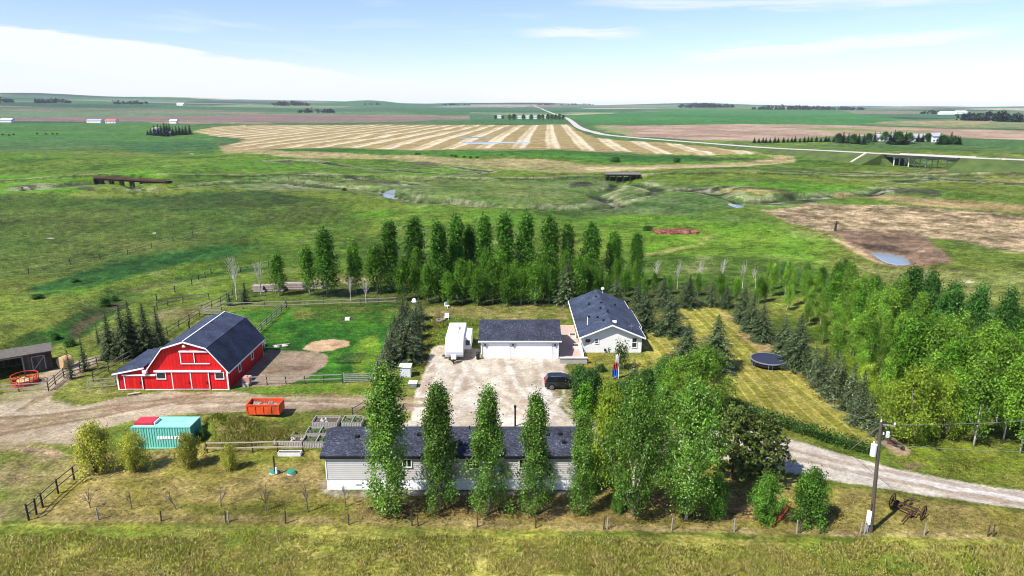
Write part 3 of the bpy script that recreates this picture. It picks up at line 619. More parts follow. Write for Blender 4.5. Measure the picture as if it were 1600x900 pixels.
# ------------------------------------------------------------------ surfaces
M_ = dict(
    red=boards('red_boards', (.60, .010, .012, 1), 2.3, 0, .52, .14, .55, fade=(.46, .03, .025, 1)),
    redside=boards('red_boards_side', (.5, .010, .012, 1), 2.3, 1, .55, .12, .55),
    white=plain('white_paint', (.85, .85, .84, 1), .5, 1.2, .06), whitetrim=plain('white_trim', (.8, .8, .8, 1), .45, 2, .05),
    offwhite=plain('off_white', (.62, .62, .6, 1), .6, 1.5, .1),
    siding=boards('grey_siding', (.50, .49, .46, 1), 6, 2, .7, .04, .6), sidingwhite=boards('pale_siding', (.76, .75, .72, 1), 6.5, 2, .82, .04, .6),
    gsiding=boards('garage_siding', (.64, .64, .66, 1), 6.5, 2, .8, .04, .6),
    skirt=plain('white_skirting', (.82, .82, .82, 1), .5, .6, .07),
    roof=shingle('dark_shingles', (.022, .025, .037, 1), (.05, .055, .078, 1)), roofbarn=shingle('barn_shingles', (.028, .036, .062, 1), (.044, .054, .088, 1)),
    roofhouse=shingle('house_shingles', (.026, .034, .056, 1), (.052, .066, .102, 1)),
    glass=plain('window_glass', (.02, .025, .03, 1), .08, 1, .1, spec=.7), darkglass=plain('dark_glass', (.008, .009, .011, 1), .06, 1, .1, spec=.6),
    black=plain('black', (.012, .012, .013, 1), .5, 4, .2), tyre=plain('rubber', (.015, .015, .015, 1), .85, 8, .2),
    carpaint=plain('black_car_paint', (.008, .009, .012, 1), .12, 3, .05, spec=.6), chrome=plain('bright_metal', (.55, .55, .56, 1), .3, 3, .1, metal=.9),
    steel=plain('galvanised_steel', (.38, .4, .42, 1), .45, 4, .15, metal=.6), rust=plain('rusty_iron', (.055, .022, .016, 1), .85, 14, .45, stain=(.10, .04, .02, 1)),
    darkiron=plain('dark_iron', (.02, .018, .018, 1), .7, 10, .3),
    oldwood=plain('weathered_grey_wood', (.20, .185, .165, 1), .9, 3, .35, stretch=(1, 1, .3), bump=.4), greywood=boards('grey_boards', (.075, .065, .055, 1), 5, 0, .5, .35, .9),
    darkwood=plain('dark_creosoted_wood', (.035, .027, .022, 1), .85, 4, .4, stretch=(1, 1, .2)), palewood=plain('pale_wood', (.42, .36, .29, 1), .85, 4, .2),
    postwood=plain('brown_post_wood', (.07, .052, .04, 1), .9, 5, .35), fencegrey=plain('silvered_fence_wood', (.27, .255, .225, 1), .9, 4, .25),
    orange=plain('orange_paint', (.70, .085, .02, 1), .55, 1.6, .2, stain=(.26, .055, .025, 1)), orangein=plain('orange_inside', (.5, .09, .04, 1), .7, 2, .25),
    teal=boards('teal_steel', (.19, .58, .48, 1), 3.6, 0, .55, .06, .5, fade=(.22, .55, .45, 1)), tealtop=plain('teal_roof', (.22, .52, .45, 1), .55, 1, .2, stain=(.30, .40, .33, 1)), tealside=boards('teal_end', (.05, .26, .19, 1), 3.6, 1, .55, .06, .5),
    crimson=plain('crimson_metal', (.50, .03, .05, 1), .5, 2, .15), concrete=plain('concrete', (.46, .44, .40, 1), .9, 1.5, .15, bump=.2), concreted=plain('old_concrete', (.33, .31, .28, 1), .9, .4, .2),
    paving=plain('patio_pavers', (.40, .29, .23, 1), .9, 3, .2), soil=plain('garden_soil', (.085, .06, .042, 1), .95, 6, .35, bump=.5), rubble=plain('grey_rubbish', (.22, .21, .2, 1), .9, 5, .5),
    green=plain('green_plastic', (.02, .22, .13, 1), .5, 4, .12), red2=plain('red_paint', (.60, .05, .025, 1), .5, 6, .2), blue=plain('blue_cloth', (.03, .12, .55, 1), .8, 6, .15), redcloth=plain('red_cloth', (.62, .03, .04, 1), .8, 6, .15),
    straw=plain('straw', (.45, .30, .15, 1), .95, 9, .35, bump=.6), rock=plain('pale_rock', (.36, .34, .30, 1), .9, 4, .3, bump=.5), rock2=plain('brown_rock', (.22, .17, .14, 1), .9, 4, .3, bump=.5),
    navy=plain('trampoline_mat', (.022, .026, .05, 1), .8, 6, .1), poleblue=plain('transformer_grey', (.60, .64, .66, 1), .4, 2, .08),
    trailer=plain('trailer_white', (.80, .80, .80, 1), .35, .8, .05), trailergrey=plain('trailer_grey', (.45, .47, .5, 1), .4, 1, .06),
    asphalt=plain('pale_highway', (.40, .37, .34, 1), .9, .1, .12), gravelroad=plain('gravel_road', (.46, .42, .36, 1), .9, .05, .15), embank=plain('embankment_grass', C(92, 112, 54), .95, .09, .4), bankpale=plain('drain_gravel', (.48, .42, .33, 1), .9, 1, .15),
    farwhite=plain('far_white', (.72, .72, .72, 1), .6, .3, .1), farroof=plain('far_roof', (.3, .31, .33, 1), .6, .3, .15), farred=plain('far_red_roof', (.35, .12, .09, 1), .7, .3, .15),
    redheap=plain('red_brown_debris', (.20, .065, .05, 1), .95, 1.6, .5, bump=.8, stain=(.34, .18, .14, 1)), lumber=boards('stacked_lumber', (.34, .27, .24, 1), 9, 2, .4, .3, .9),
)
GROUND_Z = lambda p: Vector((p.x, p.y, Hs(p.x, p.y)))

def window(root, x0, x1, z0, z1, y, out=-1, frame='whitetrim', pane='glass', bar=None, name='window', axis='x', fw=.09):
    """framed opening in a wall facing -y (axis x) or +-x (axis y)"""
    f = MB(); g = MB()
    def bx(mb, a0, a1, c0, c1, d0, d1):
        lo_, hi = sorted((y + out * d0, y + out * d1))
        if axis == 'x': mb.box(a0, a1, lo_, hi, c0, c1)
        else: mb.box(lo_, hi, a0, a1, c0, c1)
    bx(f, x0, x1, z1 - fw, z1, .004, .07); bx(f, x0, x1, z0, z0 + fw, .004, .09)
    bx(f, x0, x0 + fw, z0 + fw, z1 - fw, .004, .07); bx(f, x1 - fw, x1, z0 + fw, z1 - fw, .004, .07)
    if bar == 'v': bx(f, (x0 + x1) / 2 - .035, (x0 + x1) / 2 + .035, z0 + fw, z1 - fw, .004, .06)
    if bar == 'h': bx(f, x0 + fw, x1 - fw, (z0 + z1) / 2 - .035, (z0 + z1) / 2 + .035, .004, .06)
    bx(g, x0 + fw, x1 - fw, z0 + fw, z1 - fw, .006, .025)
    w_ = g.build(name, M_[pane], root); f.build('frame', M_[frame], w_); return w_
# ------------------------------------------------------------------ red barn
def barn():
    r = thing('barn', 'bright red gambrel barn with navy roof, white trim and a lean-to', 'barn', (-40.1, 79.0, 0))
    hw, kx, kz, pz, ez, L = 4.9, 2.75, 5.5, 6.35, 2.75, 12.0
    w = MB().prism([(-hw, 0), (hw, 0), (hw, ez), (kx, kz), (0, pz), (-kx, kz), (-hw, ez)], 0, L)
    w.build('front_wall', M_['red'], r)
    MB().box(hw - .02, hw + .012, .002, L - .002, 0, ez - .02).build('side_wall', M_['redside'], r)
    # lean-to on the near left
    MB().prism([(-hw - 4.0, 0), (-hw - .003, 0), (-hw - .003, 3.0), (-hw - 4.0, 2.2)], .02, 8.0).build('lean_to_wall', M_['red'], r)
    # roof: thick sheets
    def slab(p, q, y0, y1, th=.14):
        (ax, az), (bx, bz) = p, q; n = Vector((-(bz - az), bx - ax)).normalized()
        if n.y < 0: n = -n
        return [(ax, az), (bx, bz), (bx + n.x * th, bz + n.y * th), (ax + n.x * th, az + n.y * th)]
    ov = .35
    m = MB()
    for s in (-1, 1):
        d = Vector((hw - kx, ez - kz)).normalized()
        e = (s * (hw + d.x * .4), ez + d.y * .4)
        m.prism(slab((s * kx, kz), e, 0, 0), -ov, L + ov); m.prism(slab((0, pz), (s * kx, kz), 0, 0, .13), -ov, L + ov)
    m.prism(slab((-hw - .3, 3.02), (-hw - 4.3, 2.18), 0, 0), -.33, 8.2)
    m.build('roof', M_['roofbarn'], r)
    t = MB()
    def rake(p, q, y, h=.19):
        (ax, az), (bx, bz) = p, q
        t.prism([(ax, az - .08), (bx, bz - .08), (bx, bz + h - .08), (ax, az + h - .08)], y - .05, y)
    for y in (-ov - .003, L + ov + .053):
        for s in (-1, 1):
            d = Vector((hw - kx, ez - kz)).normalized()
            rake((0, pz + .02), (s * kx, kz + .02), y); rake((s * kx, kz + .0), (s * (hw + d.x * .42), ez + d.y * .42), y)
    rake((-hw - .3, 3.0), (-hw - 4.35, 2.16), -.34)
    t.box(-hw - .55, -hw - .05, -ov - .06, -.02, ez - .42, ez - .02)
    t.box(-.06, .06, -ov, L + ov, pz + .10, pz + .19)
    d = Vector((hw - kx, ez - kz)).normalized()
    t.box(hw + d.x * .42 - .02, hw + d.x * .42 + .1, -ov, L + ov, ez + d.y * .42 - .12, ez + d.y * .42 + .08)
    for x0, z1 in ((hw - .16, ez - .05), (-hw - 4.02, 2.15)): t.box(x0, x0 + .18, -.05, -.002, 0, z1)
    t.box(hw - .16, hw + .02, L + .002, L + .05, 0, ez)
    t.box(-hw - 3.8, hw - .2, -.03, -.002, 0, .1)
    t.build('trim', M_['whitetrim'], r)
    # doors
    def slider(x0, x1, z1, name='sliding_door', edges=(1, 1), z0=.12, rail=None):
        dr = MB().box(x0, x1, -.10, -.035, z0, z1).build(name, M_['red'], r)
        f = MB()
        if edges[0]: f.box(x0 - .05, x0 + .05, -.125, -.102, z0, z1)
        if edges[1]: f.box(x1 - .05, x1 + .05, -.125, -.102, z0, z1)
        f.box(x0 + .06, x1 - .06, -.12, -.102, z0, z0 + .05)
        f.build('door_trim', M_['whitetrim'], dr)
        MB().box(x1 - .32, x1 - .24, -.16, -.102, .85, 1.2).build('handle', M_['darkiron'], dr)
    slider(-2.0, .32, 2.35); slider(.34, 2.55, 2.35, edges=(0, 1)); slider(-hw - 3.05, -hw - .85, 1.85)
    MB().box(-4.15, 4.15, -.2, -.006, 2.42, 2.62).build('door_track', M_['whitetrim'], r)
    MB().box(-hw - 3.25, -hw + .9, -.2, -.006, 1.92, 2.1).build('door_track', M_['whitetrim'], r)
    ld = MB().box(-.62, 1.02, -.08, -.004, 3.55, 4.85).build('loft_door', M_['red'], r)
    f = MB(); f.box(-.7, -.6, -.11, -.01, 3.45, 5.0); f.box(.98, 1.08, -.11, -.082, 3.5, 4.95); f.box(-.6, 2.85, -.1, -.006, 3.44, 3.54); f.build('loft_frame', M_['whitetrim'], ld)
    MB().box(-.75, 2.95, -.16, -.006, 5.0, 5.18).build('loft_track', M_['whitetrim'], r)
    window(r, -3.95, -2.75, 1.42, 2.36, -.0, name='window'); window(r, 3.3, 4.45, 1.42, 2.36, -.0, name='window')
    for y in (3.2, 7.6): window(r, y, y + .8, 1.0, 2.1, hw + .012, out=1, axis='y')
    lm = MB().prism([(-.22, 5.72), (.22, 5.72), (.08, 6.0), (-.08, 6.0)], -.3, -.05).build('barn_light', M_['whitetrim'], r)
    MB().tube([(-3.6, 9.0, 4.6), (-3.6, 9.0, 6.1)], .09, 8).build('vent_pipe', M_['darkiron'], r)
    for i, x in enumerate((-4.3, 5 - .95)):
        pass
    return r
barn()

# ------------------------------------------------------------------ garage
def garage():
    x0, x1, y0, L, ez, pz = -4.35, 6.55, 90.0, 8.4, 2.7, 4.25
    r = thing('garage', 'three-car garage with pale siding, white overhead doors and dark shingle roof', 'garage', ((x0 + x1) / 2, y0, 0))
    hw = (x1 - x0) / 2
    MB().prism([(0, 0), (0, ez), (L / 2, pz - .1), (L, ez), (L, 0)], -hw, hw, 'x').build('wall', M_['gsiding'], r)
    m = MB()
    for s in (0, 1):
        a, b = ((-.3, ez - .13), (L / 2, pz)) if s == 0 else ((L / 2, pz), (L + .45, ez - .13))
        m.prism([a, b, (b[0], b[1] + .16), (a[0], a[1] + .16)], -hw - .35, hw + .35, 'x')
    m.build('roof', M_['roof'], r)
    f = MB().box(-hw - .36, hw + .36, -.37, -.303, ez - .18, ez + .0); f.box(-hw - .30, -hw - .2, -.36, -.303, ez - .3, ez - .18)
    f.build('gutter', M_['whitetrim'], r)
    for a in (-hw + .05, hw - .15): MB().box(a, a + .1, -.1, -.003, 0, ez - .2).build('downspout', M_['whitetrim'], r)
    for a, b in ((-hw + 1.2, -hw + 3.9), (-hw + 5.1, -hw + 9.8)):
        fr = MB(); fr.box(a - .12, a, -.05, -.003, 0, 2.32); fr.box(b, b + .12, -.05, -.003, 0, 2.32); fr.box(a - .12, b + .12, -.06, -.003, 2.2, 2.34)
        d = MB()
        for k in range(4): d.box(a, b, -.035 + .004 * (k % 2), -.003, .02 + k * .545, .55 + k * .545)
        dr = d.build('garage_door', M_['white'], r); fr.build('frame', M_['whitetrim'], dr)
    for a in (-hw + .6, -hw + 4.5, hw - .55):
        MB().prism([(a - .08, 1.9), (a + .08, 1.9), (a + .12, 2.1), (a - .12, 2.1)], -.2, -.004).build('wall_lamp', M_['black'], r)
    return r
garage()

# ------------------------------------------------------------------ house
def house():
    r = thing('house', 'pale bungalow with broad blue-grey shingle roof and front gable', 'house', (14.2, 92.4, 0))
    a, b, L, ez, pz = -4.05, 4.15, 18.2, 2.55, 4.25
    MB().prism([(a, 0), (b, 0), (b, ez), (0, pz - .12), (a, ez)], 0, L).build('wall', M_['sidingwhite'], r)
    MB().box(b + .003, b + .55, 5.2, 13.6, 0, 2.05).build('wing_wall', M_['sidingwhite'], r)
    m = MB(); o = .55
    sl = (pz - ez) / (b)
    zl = lambda x: pz - abs(x) * (pz - ez) / 4.1
    for x in (a - .6, b + .6):
        m.prism([(x, zl(x)), (0, pz), (0, pz + .17), (x, zl(x) + .17)], -o, L + o)
    m.prism([(b + .5, zl(b + .5) + .16), (b + 1.0, zl(b + 1.0)), (b + 1.0, zl(b + 1.0) + .17), (b + .5, zl(b + .5) + .178)], 4.9, 13.9)
    m.prism([(b + .5, zl(b + .5) + .0), (b + 1.0, zl(b + 1.0) - .12), (b + 1.0, zl(b + 1.0)), (b + .5, zl(b + .5) + .15)], 4.95, 13.85)
    m.build('roof', M_['roofhouse'], r)
    t = MB()
    for x in (a - .62, b + .62):
        t.prism([(x, zl(x) - .1), (0, pz - .1), (0, pz + .12), (x, zl(x) + .12)], -o - .05, -o - .003)
        t.prism([(x, zl(x) - .1), (0, pz - .1), (0, pz + .12), (x, zl(x) + .12)], L + o + .003, L + o + .05)
    t.box(a - .70, a - .59, -o, L + o, zl(a - .62) - .1, zl(a - .62) + .1)
    t.box(b + .60, b + .71, -o, 4.85, zl(b + .62) - .1, zl(b + .62) + .1); t.box(b + .60, b + .71, 13.95, L + o, zl(b + .62) - .1, zl(b + .62) + .1)
    t.box(b + 1.01, b + 1.1, 4.9, 13.9, zl(b + 1.0) - .12, zl(b + 1.0) + .1)
    t.build('fascia', M_['whitetrim'], r)
    
    for q in (a - .02, b - .12): MB().box(q, q + .14, -.03, -.003, 0, ez - .25).build('corner_trim', M_['whitetrim'], r)
    MB().box(b + .05, b + .17, -.1, -.004, .05, ez - .25).build('downspout', M_['whitetrim'], r)
    window(r, a + .25, a + 1.15, 1.45, 2.15, 0); window(r, a + 1.65, a + 2.25, 1.35, 2.15, 0, bar='h'); window(r, b - 1.25, b - .45, .75, 2.3, 0, bar='h')
    for y in (3.0, 7.0, 11.5): window(r, y, y + 1.3, 1.0, 2.1, a, out=-1, axis='y')
    MB().box(a - .06, a - .004, 9.2, 10.2, .1, 2.15).build('side_door', M_['offwhite'], r)
    MB().tube([(-3.1, 3.2, 3.0), (-3.1, 3.2, 4.25), (-3.15, 3.2, 4.35)], .07, 8).build('flue_pipe', M_['whitetrim'], r)
    for x, y in ((-.9, 2.2), (-1.5, 4.4), (.15, 5.6), (-.6, 8.0), (-.2, 10.4), (-.5, 14.5), (-1.9, 12.), (2.2, 12.0), (-2.6, 6.0)):
        MB().prism([(x - .16, zl(x) + .12), (x + .16, zl(x) + .12), (x + .12, zl(x) + .42), (x - .12, zl(x) + .42)], y, y + .3).build('roof_vent', M_['black'], r)
    MB().box(.2, .75, .7, 1.0, pz - .05, pz + .3).build('roof_vent', M_['whitetrim'], r)
    an = MB(); an.tube([(2.7, -.2, 3.2), (2.7, -.2, 4.4)], .025, 6); an.tube([(2.3, -.2, 4.2), (3.1, -.2, 4.2)], .02, 5); an.tube([(2.4, -.2, 4.0), (3.0, -.2, 4.0)], .02, 5); an.build('aerial', M_['steel'], r)
    dsh = MB(); dsh.tube([(.9, L - .6, 4.0), (.9, L - .6, 4.75)], .04, 6); dsh.blob((.9, L - .75, 4.85), .3, .1, .3, 12, 6, 0); dsh.build('satellite_dish', M_['whitetrim'], r)
    g = MB(); g.box(-1.0, -.75, -.25, -.005, .3, .6); g.tube([(-.4, -.15, .2), (-.4, -.15, .75), (-.2, -.15, .8)], .06, 6); g.build('gas_meter', M_['darkiron'], r)
    return r
house()

# ------------------------------------------------------------------ long grey manufactured home
def longhome():
    x0, x1, y0, L = -17.0, 6.4, 56.0, 5.6
    r = thing('mobile_home', 'long grey mobile home with white skirting behind the front poplars', 'mobile home', ((x0 + x1) / 2, y0, 0))
    hw = (x1 - x0) / 2; sk, ez, pz = 1.12, 3.5, 4.6
    MB().box(-hw + .02, hw - .02, .02, L - .02, 0, sk).build('skirting', M_['skirt'], r)
    prof = [(L, sk), (L, ez), (L / 2, pz - .15), (.0, ez)]
    n = 12
    for k in range(n):                               # lapped boards on the wall that faces out
        zt = ez - (ez - sk) * k / n; zb = ez - (ez - sk) * (k + 1) / n
        prof += [(-.004, zt), (-.03, zb + .008)]
    MB().prism(prof, -hw, hw, 'x').build('wall', plain('grey_lap_siding', (.50, .485, .45, 1), .6, 1.2, .05), r)
    m = MB(); o = .16
    for a, b in (((-o, ez - .12), (L / 2, pz)), ((L / 2, pz), (L + o, ez - .12))):
        m.prism([a, b, (b[0], b[1] + .15), (a[0], a[1] + .15)], -hw - .4, hw + .4, 'x')
    m.build('roof', M_['roof'], r)
    MB().box(-hw - .4, hw + .4, -o - .07, -o - .003, ez - .24, ez + .0).build('gutter', M_['black'], r)
    MB().box(-hw, -hw + .1, -.06, -.034, sk, ez - .1).build('corner_trim', M_['whitetrim'], r); MB().box(hw - .1, hw, -.06, -.034, sk, ez - .1).build('corner_trim', M_['whitetrim'], r)
    for x in (-9.5, -4.0, 1.55, 7.6):
        pass
    window(r, -hw + 12.75, -hw + 14.1, 2.15, 3.2, -.03, bar='v', pane='darkglass')
    window(r, -hw + 7.0, -hw + 7.9, 2.3, 3.2, -.03, bar='v', pane='darkglass'); window(r, -hw + 17.6, -hw + 18.7, 2.2, 3.2, -.03, bar='v', pane='darkglass')
    for x in (-hw + 2.9, -hw + 15.2, -hw + 21.6):
        v = MB(); v.box(x - .25, x - .03, -.02, .017, .48, .62); v.box(x + .03, x + .25, -.02, .017, .48, .62); v.build('skirting_vent', M_['trailergrey'], r)
    for x, y in ((-hw + 2.6, .62), (-hw + 4.9, .35), (-hw + 14.0, .62), (-hw + 8.3, .7), (-hw + 12.2, .35), (-hw + 20.3, .7), (-hw + 21.5, .72), (-hw + 21.8, .4)):
        yy = y * L / 2; zz = ez - .12 + (pz - ez + .12) * (yy + o) / (L / 2 + o) + .1
        MB().prism([(x - .2, zz), (x + .2, zz), (x + .15, zz + .3), (x - .15, zz + .3)], yy, yy + .3).build('roof_vent', M_['black'], r)
    for x in (-hw + 13.0, -hw + 14.2): MB().tube([(x, L / 2 + .1, pz), (x, L / 2 + .1, pz + .4)], .07, 6).build('plumbing_stack', M_['black'], r)
    # strip of gravel drip line is part of the land
    return r
longhome()

# ------------------------------------------------------------------ cattle shelter on the left edge
def shelter():
    p = at(84, 577); q = at(0, 592)
    d = Vector((q.x - p.x, q.y - p.y)); ang = math.atan2(-d.y, -d.x)
    r = thing('cattle_shelter', 'dark weathered wooden cattle shelter with an open front', 'shelter', (p.x, p.y, 0), ang)
    W, D, h0, h1 = 11.0, 5.0, 2.75, 2.3
    b = MB(); b.box(-W, 0, D - .1, D, 0, h1 - .1); b.box(-W, -W + .1, .1, D - .1, 0, h1 - .1); b.box(-.1, 0, .1, D - .1, 0, h1 - .05)
    b.build('wall', M_['greywood'], r)
    MB().box(-3.1, 0, -.02, .1, 0, h0 - .1).build('front_panel', M_['greywood'], r)
    f = MB()
    f.obox((-2.2, -.06, .25), (-2.2, -.06, 2.2), .12, .05); f.obox((-.8, -.06, .25), (-.8, -.06, 2.2), .12, .05); f.obox((-2.2, -.06, .3), (-.8, -.06, 2.1), .12, .05, (0, 1, 0)); f.obox((-2.2, -.06, 2.2), (-.8, -.06, 2.2), .05, .12)
    f.build('door_brace', M_['fencegrey'], r)
    f = MB(); f.box(-3.25, -3.1, -.05, .1, 0, h0 - .1); f.box(-W, -3.25, -.05, .06, h0 - .35, h0 - .1); f.box(-7.2, -7.05, -.03, .1, 0, h0 - .35)
    f.build('post_frame', M_['fencegrey'], r)
    MB().prism([(-.5, h0 - .08), (D + .3, h1 - .1), (D + .3, h1), (-.5, h0 + .04)], -W - .2, .2, 'x').build('roof', plain('shed_roof', (.105, .09, .075, 1), .95, 2, .35), r)
shelter()

# ------------------------------------------------------------------ shipping container and its lid, orange bin
def container():
    p = at(209, 702)
    r = thing('shipping_container', 'teal corrugated shipping container with pale roof behind caragana bushes', 'container', (p.x, p.y, 0))
    W, D, Hh = 6.06, 2.44, 2.5
    def ribs(n, L, amp=.05):
        out_ = []
        for k in range(n):
            a = k / n * L; s = L / n
            out_ += [(a, 0), (a + s * .35, 0), (a + s * .5, amp), (a + s * .85, amp)]
        return out_ + [(L, 0)]
    pr = [(.1 + x * (W - .2) / W, y) for x, y in ribs(22, W)]
    MB().prism(pr + [(W - .1, .12), (.1, .12)], .2, Hh - .12, 'z').build('long_side', M_['teal'], r)
    prb = [(x, D - y) for x, y in pr]
    MB().prism(prb + [(W - .1, D - .12), (.1, D - .12)], .2, Hh - .12, 'z').build('long_side', M_['teal'], r)
    for x in (.06, W - .06 - .06):
        MB().box(x, x + .06, .12, D - .12, .2, Hh - .12).build('end_wall', M_['tealside'], r)
    MB().box(.05, W - .05, .05, D - .05, Hh - .12, Hh - .04).build('roof', M_['tealtop'], r)
    f = MB()
    for x in (-.002, W - .13):
        for y in (-.02, D - .11): f.box(x, x + .13, y, y + .13, .03, Hh)
    for y in (-.01, D - .09):
        f.box(.132, W - .132, y, y + .1, .05, .2); f.box(.132, W - .132, y, y + .1, Hh - .118, Hh + .003)
    f.build('frame', M_['teal'], r)
    s = MB()
    rr = random.Random(4)
    x = 2.6
    while x < 5.2:
        wd = rr.uniform(.16, .3); s.box(x, x + wd, -.012, -.004, 1.12 + rr.uniform(0, .06), 1.5); x += wd + rr.choice((.05, .07, .16))
    s.build('side_marking', M_['white'], r)
    lid = thing('roof_box', 'crimson metal lid lying on the teal container roof', 'metal lid', (p.x + .05, p.y + .5, Hh - .04))
    MB().prism([(.0, 0), (2.05, 0), (1.95, .3), (.1, .3)], 0, 1.4).build('lid_body', M_['crimson'], lid)
    MB().box(2.06, 2.14, .1, 1.3, 0, .27).build('end_plate', M_['whitetrim'], lid)
container()

def bin_():
    p = at(386, 649)
    r = thing('waste_bin', 'bright orange open-topped waste bin parked beside the dirt track', 'waste bin', (p.x, p.y, p.z))
    W, D, h = 3.7, 1.8, 1.2
    MB().box(.05, W - .05, .05, D - .05, .08, .16).build('floor_plate', M_['orange'], r)
    for nm, (a, b, c, d) in (('long_panel', (0, W, 0, .06)), ('long_panel', (0, W, D - .06, D)), ('end_panel', (0, .06, .062, D - .062)), ('end_panel', (W - .06, W, .062, D - .062))):
        MB().box(a, b, c, d, .1, h).build(nm, M_['orange'], r)
    f = MB()
    for k in range(5):
        x = .06 + k * (W - .12) / 4; f.box(x - .06, x + .06, -.06, -.002, .1, h - .1)
    f.box(-.04, W + .04, -.05, .07, h + .002, h + .1); f.box(-.04, W + .04, D - .07, D + .05, h + .002, h + .1)
    f.box(-.04, .07, .072, D - .072, h + .002, h + .1); f.box(W - .07, W + .04, .072, D - .072, h + .002, h + .1)
    f.build('rim', M_['orange'], r)
    l = MB(); rr = random.Random(3)
    l.box(.4, W - .4, .1, D - .1, .17, .7)
    for k in range(16):
        x, y = rr.uniform(.5, W - .6), rr.uniform(.3, D - .3); l.blob((x, y, .85), rr.uniform(.2, .45), rr.uniform(.15, .3), rr.uniform(.1, .25), 7, 4, .3, k)
    l.obox((1.9, .9, .8), (1.7, 1.1, 1.5), .06, .06); l.build('rubbish_load', M_['rubble'], r)
bin_()

# ------------------------------------------------------------------ patio between garage and house
def patio():
    MB().box(6.75, 9.95, 88.4, 105.0, -.1, .09).build('patio', M_['paving'])
    struct(bpy.data.objects['patio'])
    wl = thing('retaining_wall', 'low pale block wall with capstones around the patio end', 'wall', (6.6, 88.0, 0))
    MB().box(.0, 3.7, 0, .35, 0, .75).build('block_wall', M_['concreted'], wl); MB().box(-.08, 3.78, -.08, .43, .752, .86).build('capstone', M_['concrete'], wl)
    w2 = thing('railing', 'white stepped railing along the house side of the patio', 'railing', (9.75, 88.6, 0))
    for k in range(6): MB().box(0, .16, k * 1.15, k * 1.15 + .16, 0, 1.15).build('post', M_['whitetrim'], w2)
    MB().box(.03, .13, 0, 5.9, 1.152, 1.22).build('handrail', M_['whitetrim'], w2)
    MB().box(.05, .11, .17, 5.8, .1, .9).build('infill_panel', M_['trailergrey'], w2)
    for k, (y, lb) in enumerate(((93.5, 'pale planter box with dark plants beside the patio railing'), (98.4, 'empty pale planter tray farther back along the house wall'))):
        pl = thing('planter_box', lb, 'planter', (8.75, y, .09))
        bx = MB(); bx.box(0, 1.0, 0, .08, 0, .45); bx.box(0, 1.0, 1.2, 1.28, 0, .45); bx.box(0, .08, .082, 1.198, 0, .45); bx.box(.92, 1.0, .082, 1.198, 0, .45); bx.build('box_side', M_['offwhite'], pl)
        MB().box(.085, .915, .085, 1.195, .0, .38).build('soil', M_['soil'], pl)
    for k, (x, y) in enumerate(((5.2, 99.4), (6.6, 99.6))):
        tb = thing('garden_table' if k else 'barbecue', ('white patio table showing above the garage roof ridge', 'black covered barbecue showing above the garage roof ridge')[0 if k else 1], 'table' if k else 'barbecue', (x, y, 0))
        if k:
            MB().box(-.7, .7, -.4, .4, .72, .78).build('table_top', M_['whitetrim'], tb)
            for a in (-.6, .55):
                for b in (-.33, .28): MB().box(a, a + .05, b, b + .05, 0, .718).build('leg', M_['whitetrim'], tb)
        else:
            MB().box(-.6, .6, -.3, .3, .1, .85).build('cabinet', M_['black'], tb); MB().prism([(-.55, .852), (.55, .852), (.4, 1.25), (-.4, 1.25)], -.28, .28).build('lid', M_['black'], tb)
    bh = thing('deck_wall', 'long low white ledge behind the garage ridge', 'ledge', (-1.0, 100.4, 0)); MB().box(0, 7.2, 0, .3, 0, .9).build('ledge', M_['offwhite'], bh)
    bb = thing('rubbish_can', 'black wheelie bin standing at the garage corner near the trailer', 'bin', (-4.75, 89.7, 0))
    MB().tube([(0, 0, .05), (0, 0, .95)], [.24, .3], 10).build('can', M_['black'], bb); MB().tube([(0, 0, .952), (0, 0, 1.04)], [.32, .25], 10).build('lid', M_['black'], bb)
patio()
# ------------------------------------------------------------------ travel trailer
def trailer():
    r = thing('travel_trailer', 'white travel trailer with slide-out parked beside the garage', 'travel trailer', (-8.0, 88.8, 0))
    W, L, z0, z1 = 2.5, 8.0, .55, 3.15
    MB().prism([(0.0, z0 + .35), (.35, z0), (L, z0), (L, z1 - .1), (L - .2, z1), (1.5, z1), (.25, z1 - .9), (0, z1 - 1.3)], -W / 2, W / 2, 'x').build('body', M_['trailer'], r, bevel=.05)
    MB().box(-W / 2 - .012, W / 2 + .012, .03 + .3, L - .05, z0 + .12, z0 + .42).build('lower_band', M_['trailergrey'], r)
    MB().box(-W / 2 + .15, W / 2 - .15, -.05, .0, z0 + .4, z0 + .85).build('nose_band', M_['trailergrey'], r)
    MB().box(W / 2 + .003, W / 2 + .95, 2.6, 6.4, .85, 2.75).build('slide_out', M_['trailer'], r)
    window(r, W / 2 + .2, W / 2 + .75, 1.5, 2.2, 2.6, pane='darkglass', frame='black', fw=.05)
    for y in (2.0, 5.6): MB().box(-.35, .35, y + 1, y + 1.6, z1 + .002, z1 + .12).build('roof_vent', M_['offwhite'], r)
    MB().box(-.45, .45, 4.4, 5.5, z1 + .002, z1 + .3).build('air_conditioner', M_['offwhite'], r, bevel=.06)
    for x in (-W / 2 + .02, W / 2 - .27):
        for y in (4.6, 5.5):
            w_ = MB().tube([(x, y, .36), (x + .25, y, .36)], .36, 14).build('wheel', M_['tyre'], r)
    fr = MB(); fr.obox((-.8, .2, .5), (0, -1.3, .5), .1, .12); fr.obox((.8, .2, .5), (0, -1.3, .5), .1, .12); fr.obox((0, -1.1, .05), (0, -1.1, .75), .09, .09); fr.build('hitch_frame', M_['darkiron'], r)
    MB().box(-.36, .36, -.85, -.3, .57, 1.25).build('propane_cover', M_['trailer'], r, bevel=.08)
    MB().box(-W / 2 - .5, -W / 2 - .01, 1.0, 1.5, .35, .45).build('entry_step', M_['darkiron'], r)
    st = MB(); st.box(-W / 2 - .03, -W / 2 - .013, 1.0, 1.75, .75, 2.6); st.build('entry_door', M_['offwhite'], r)
trailer()

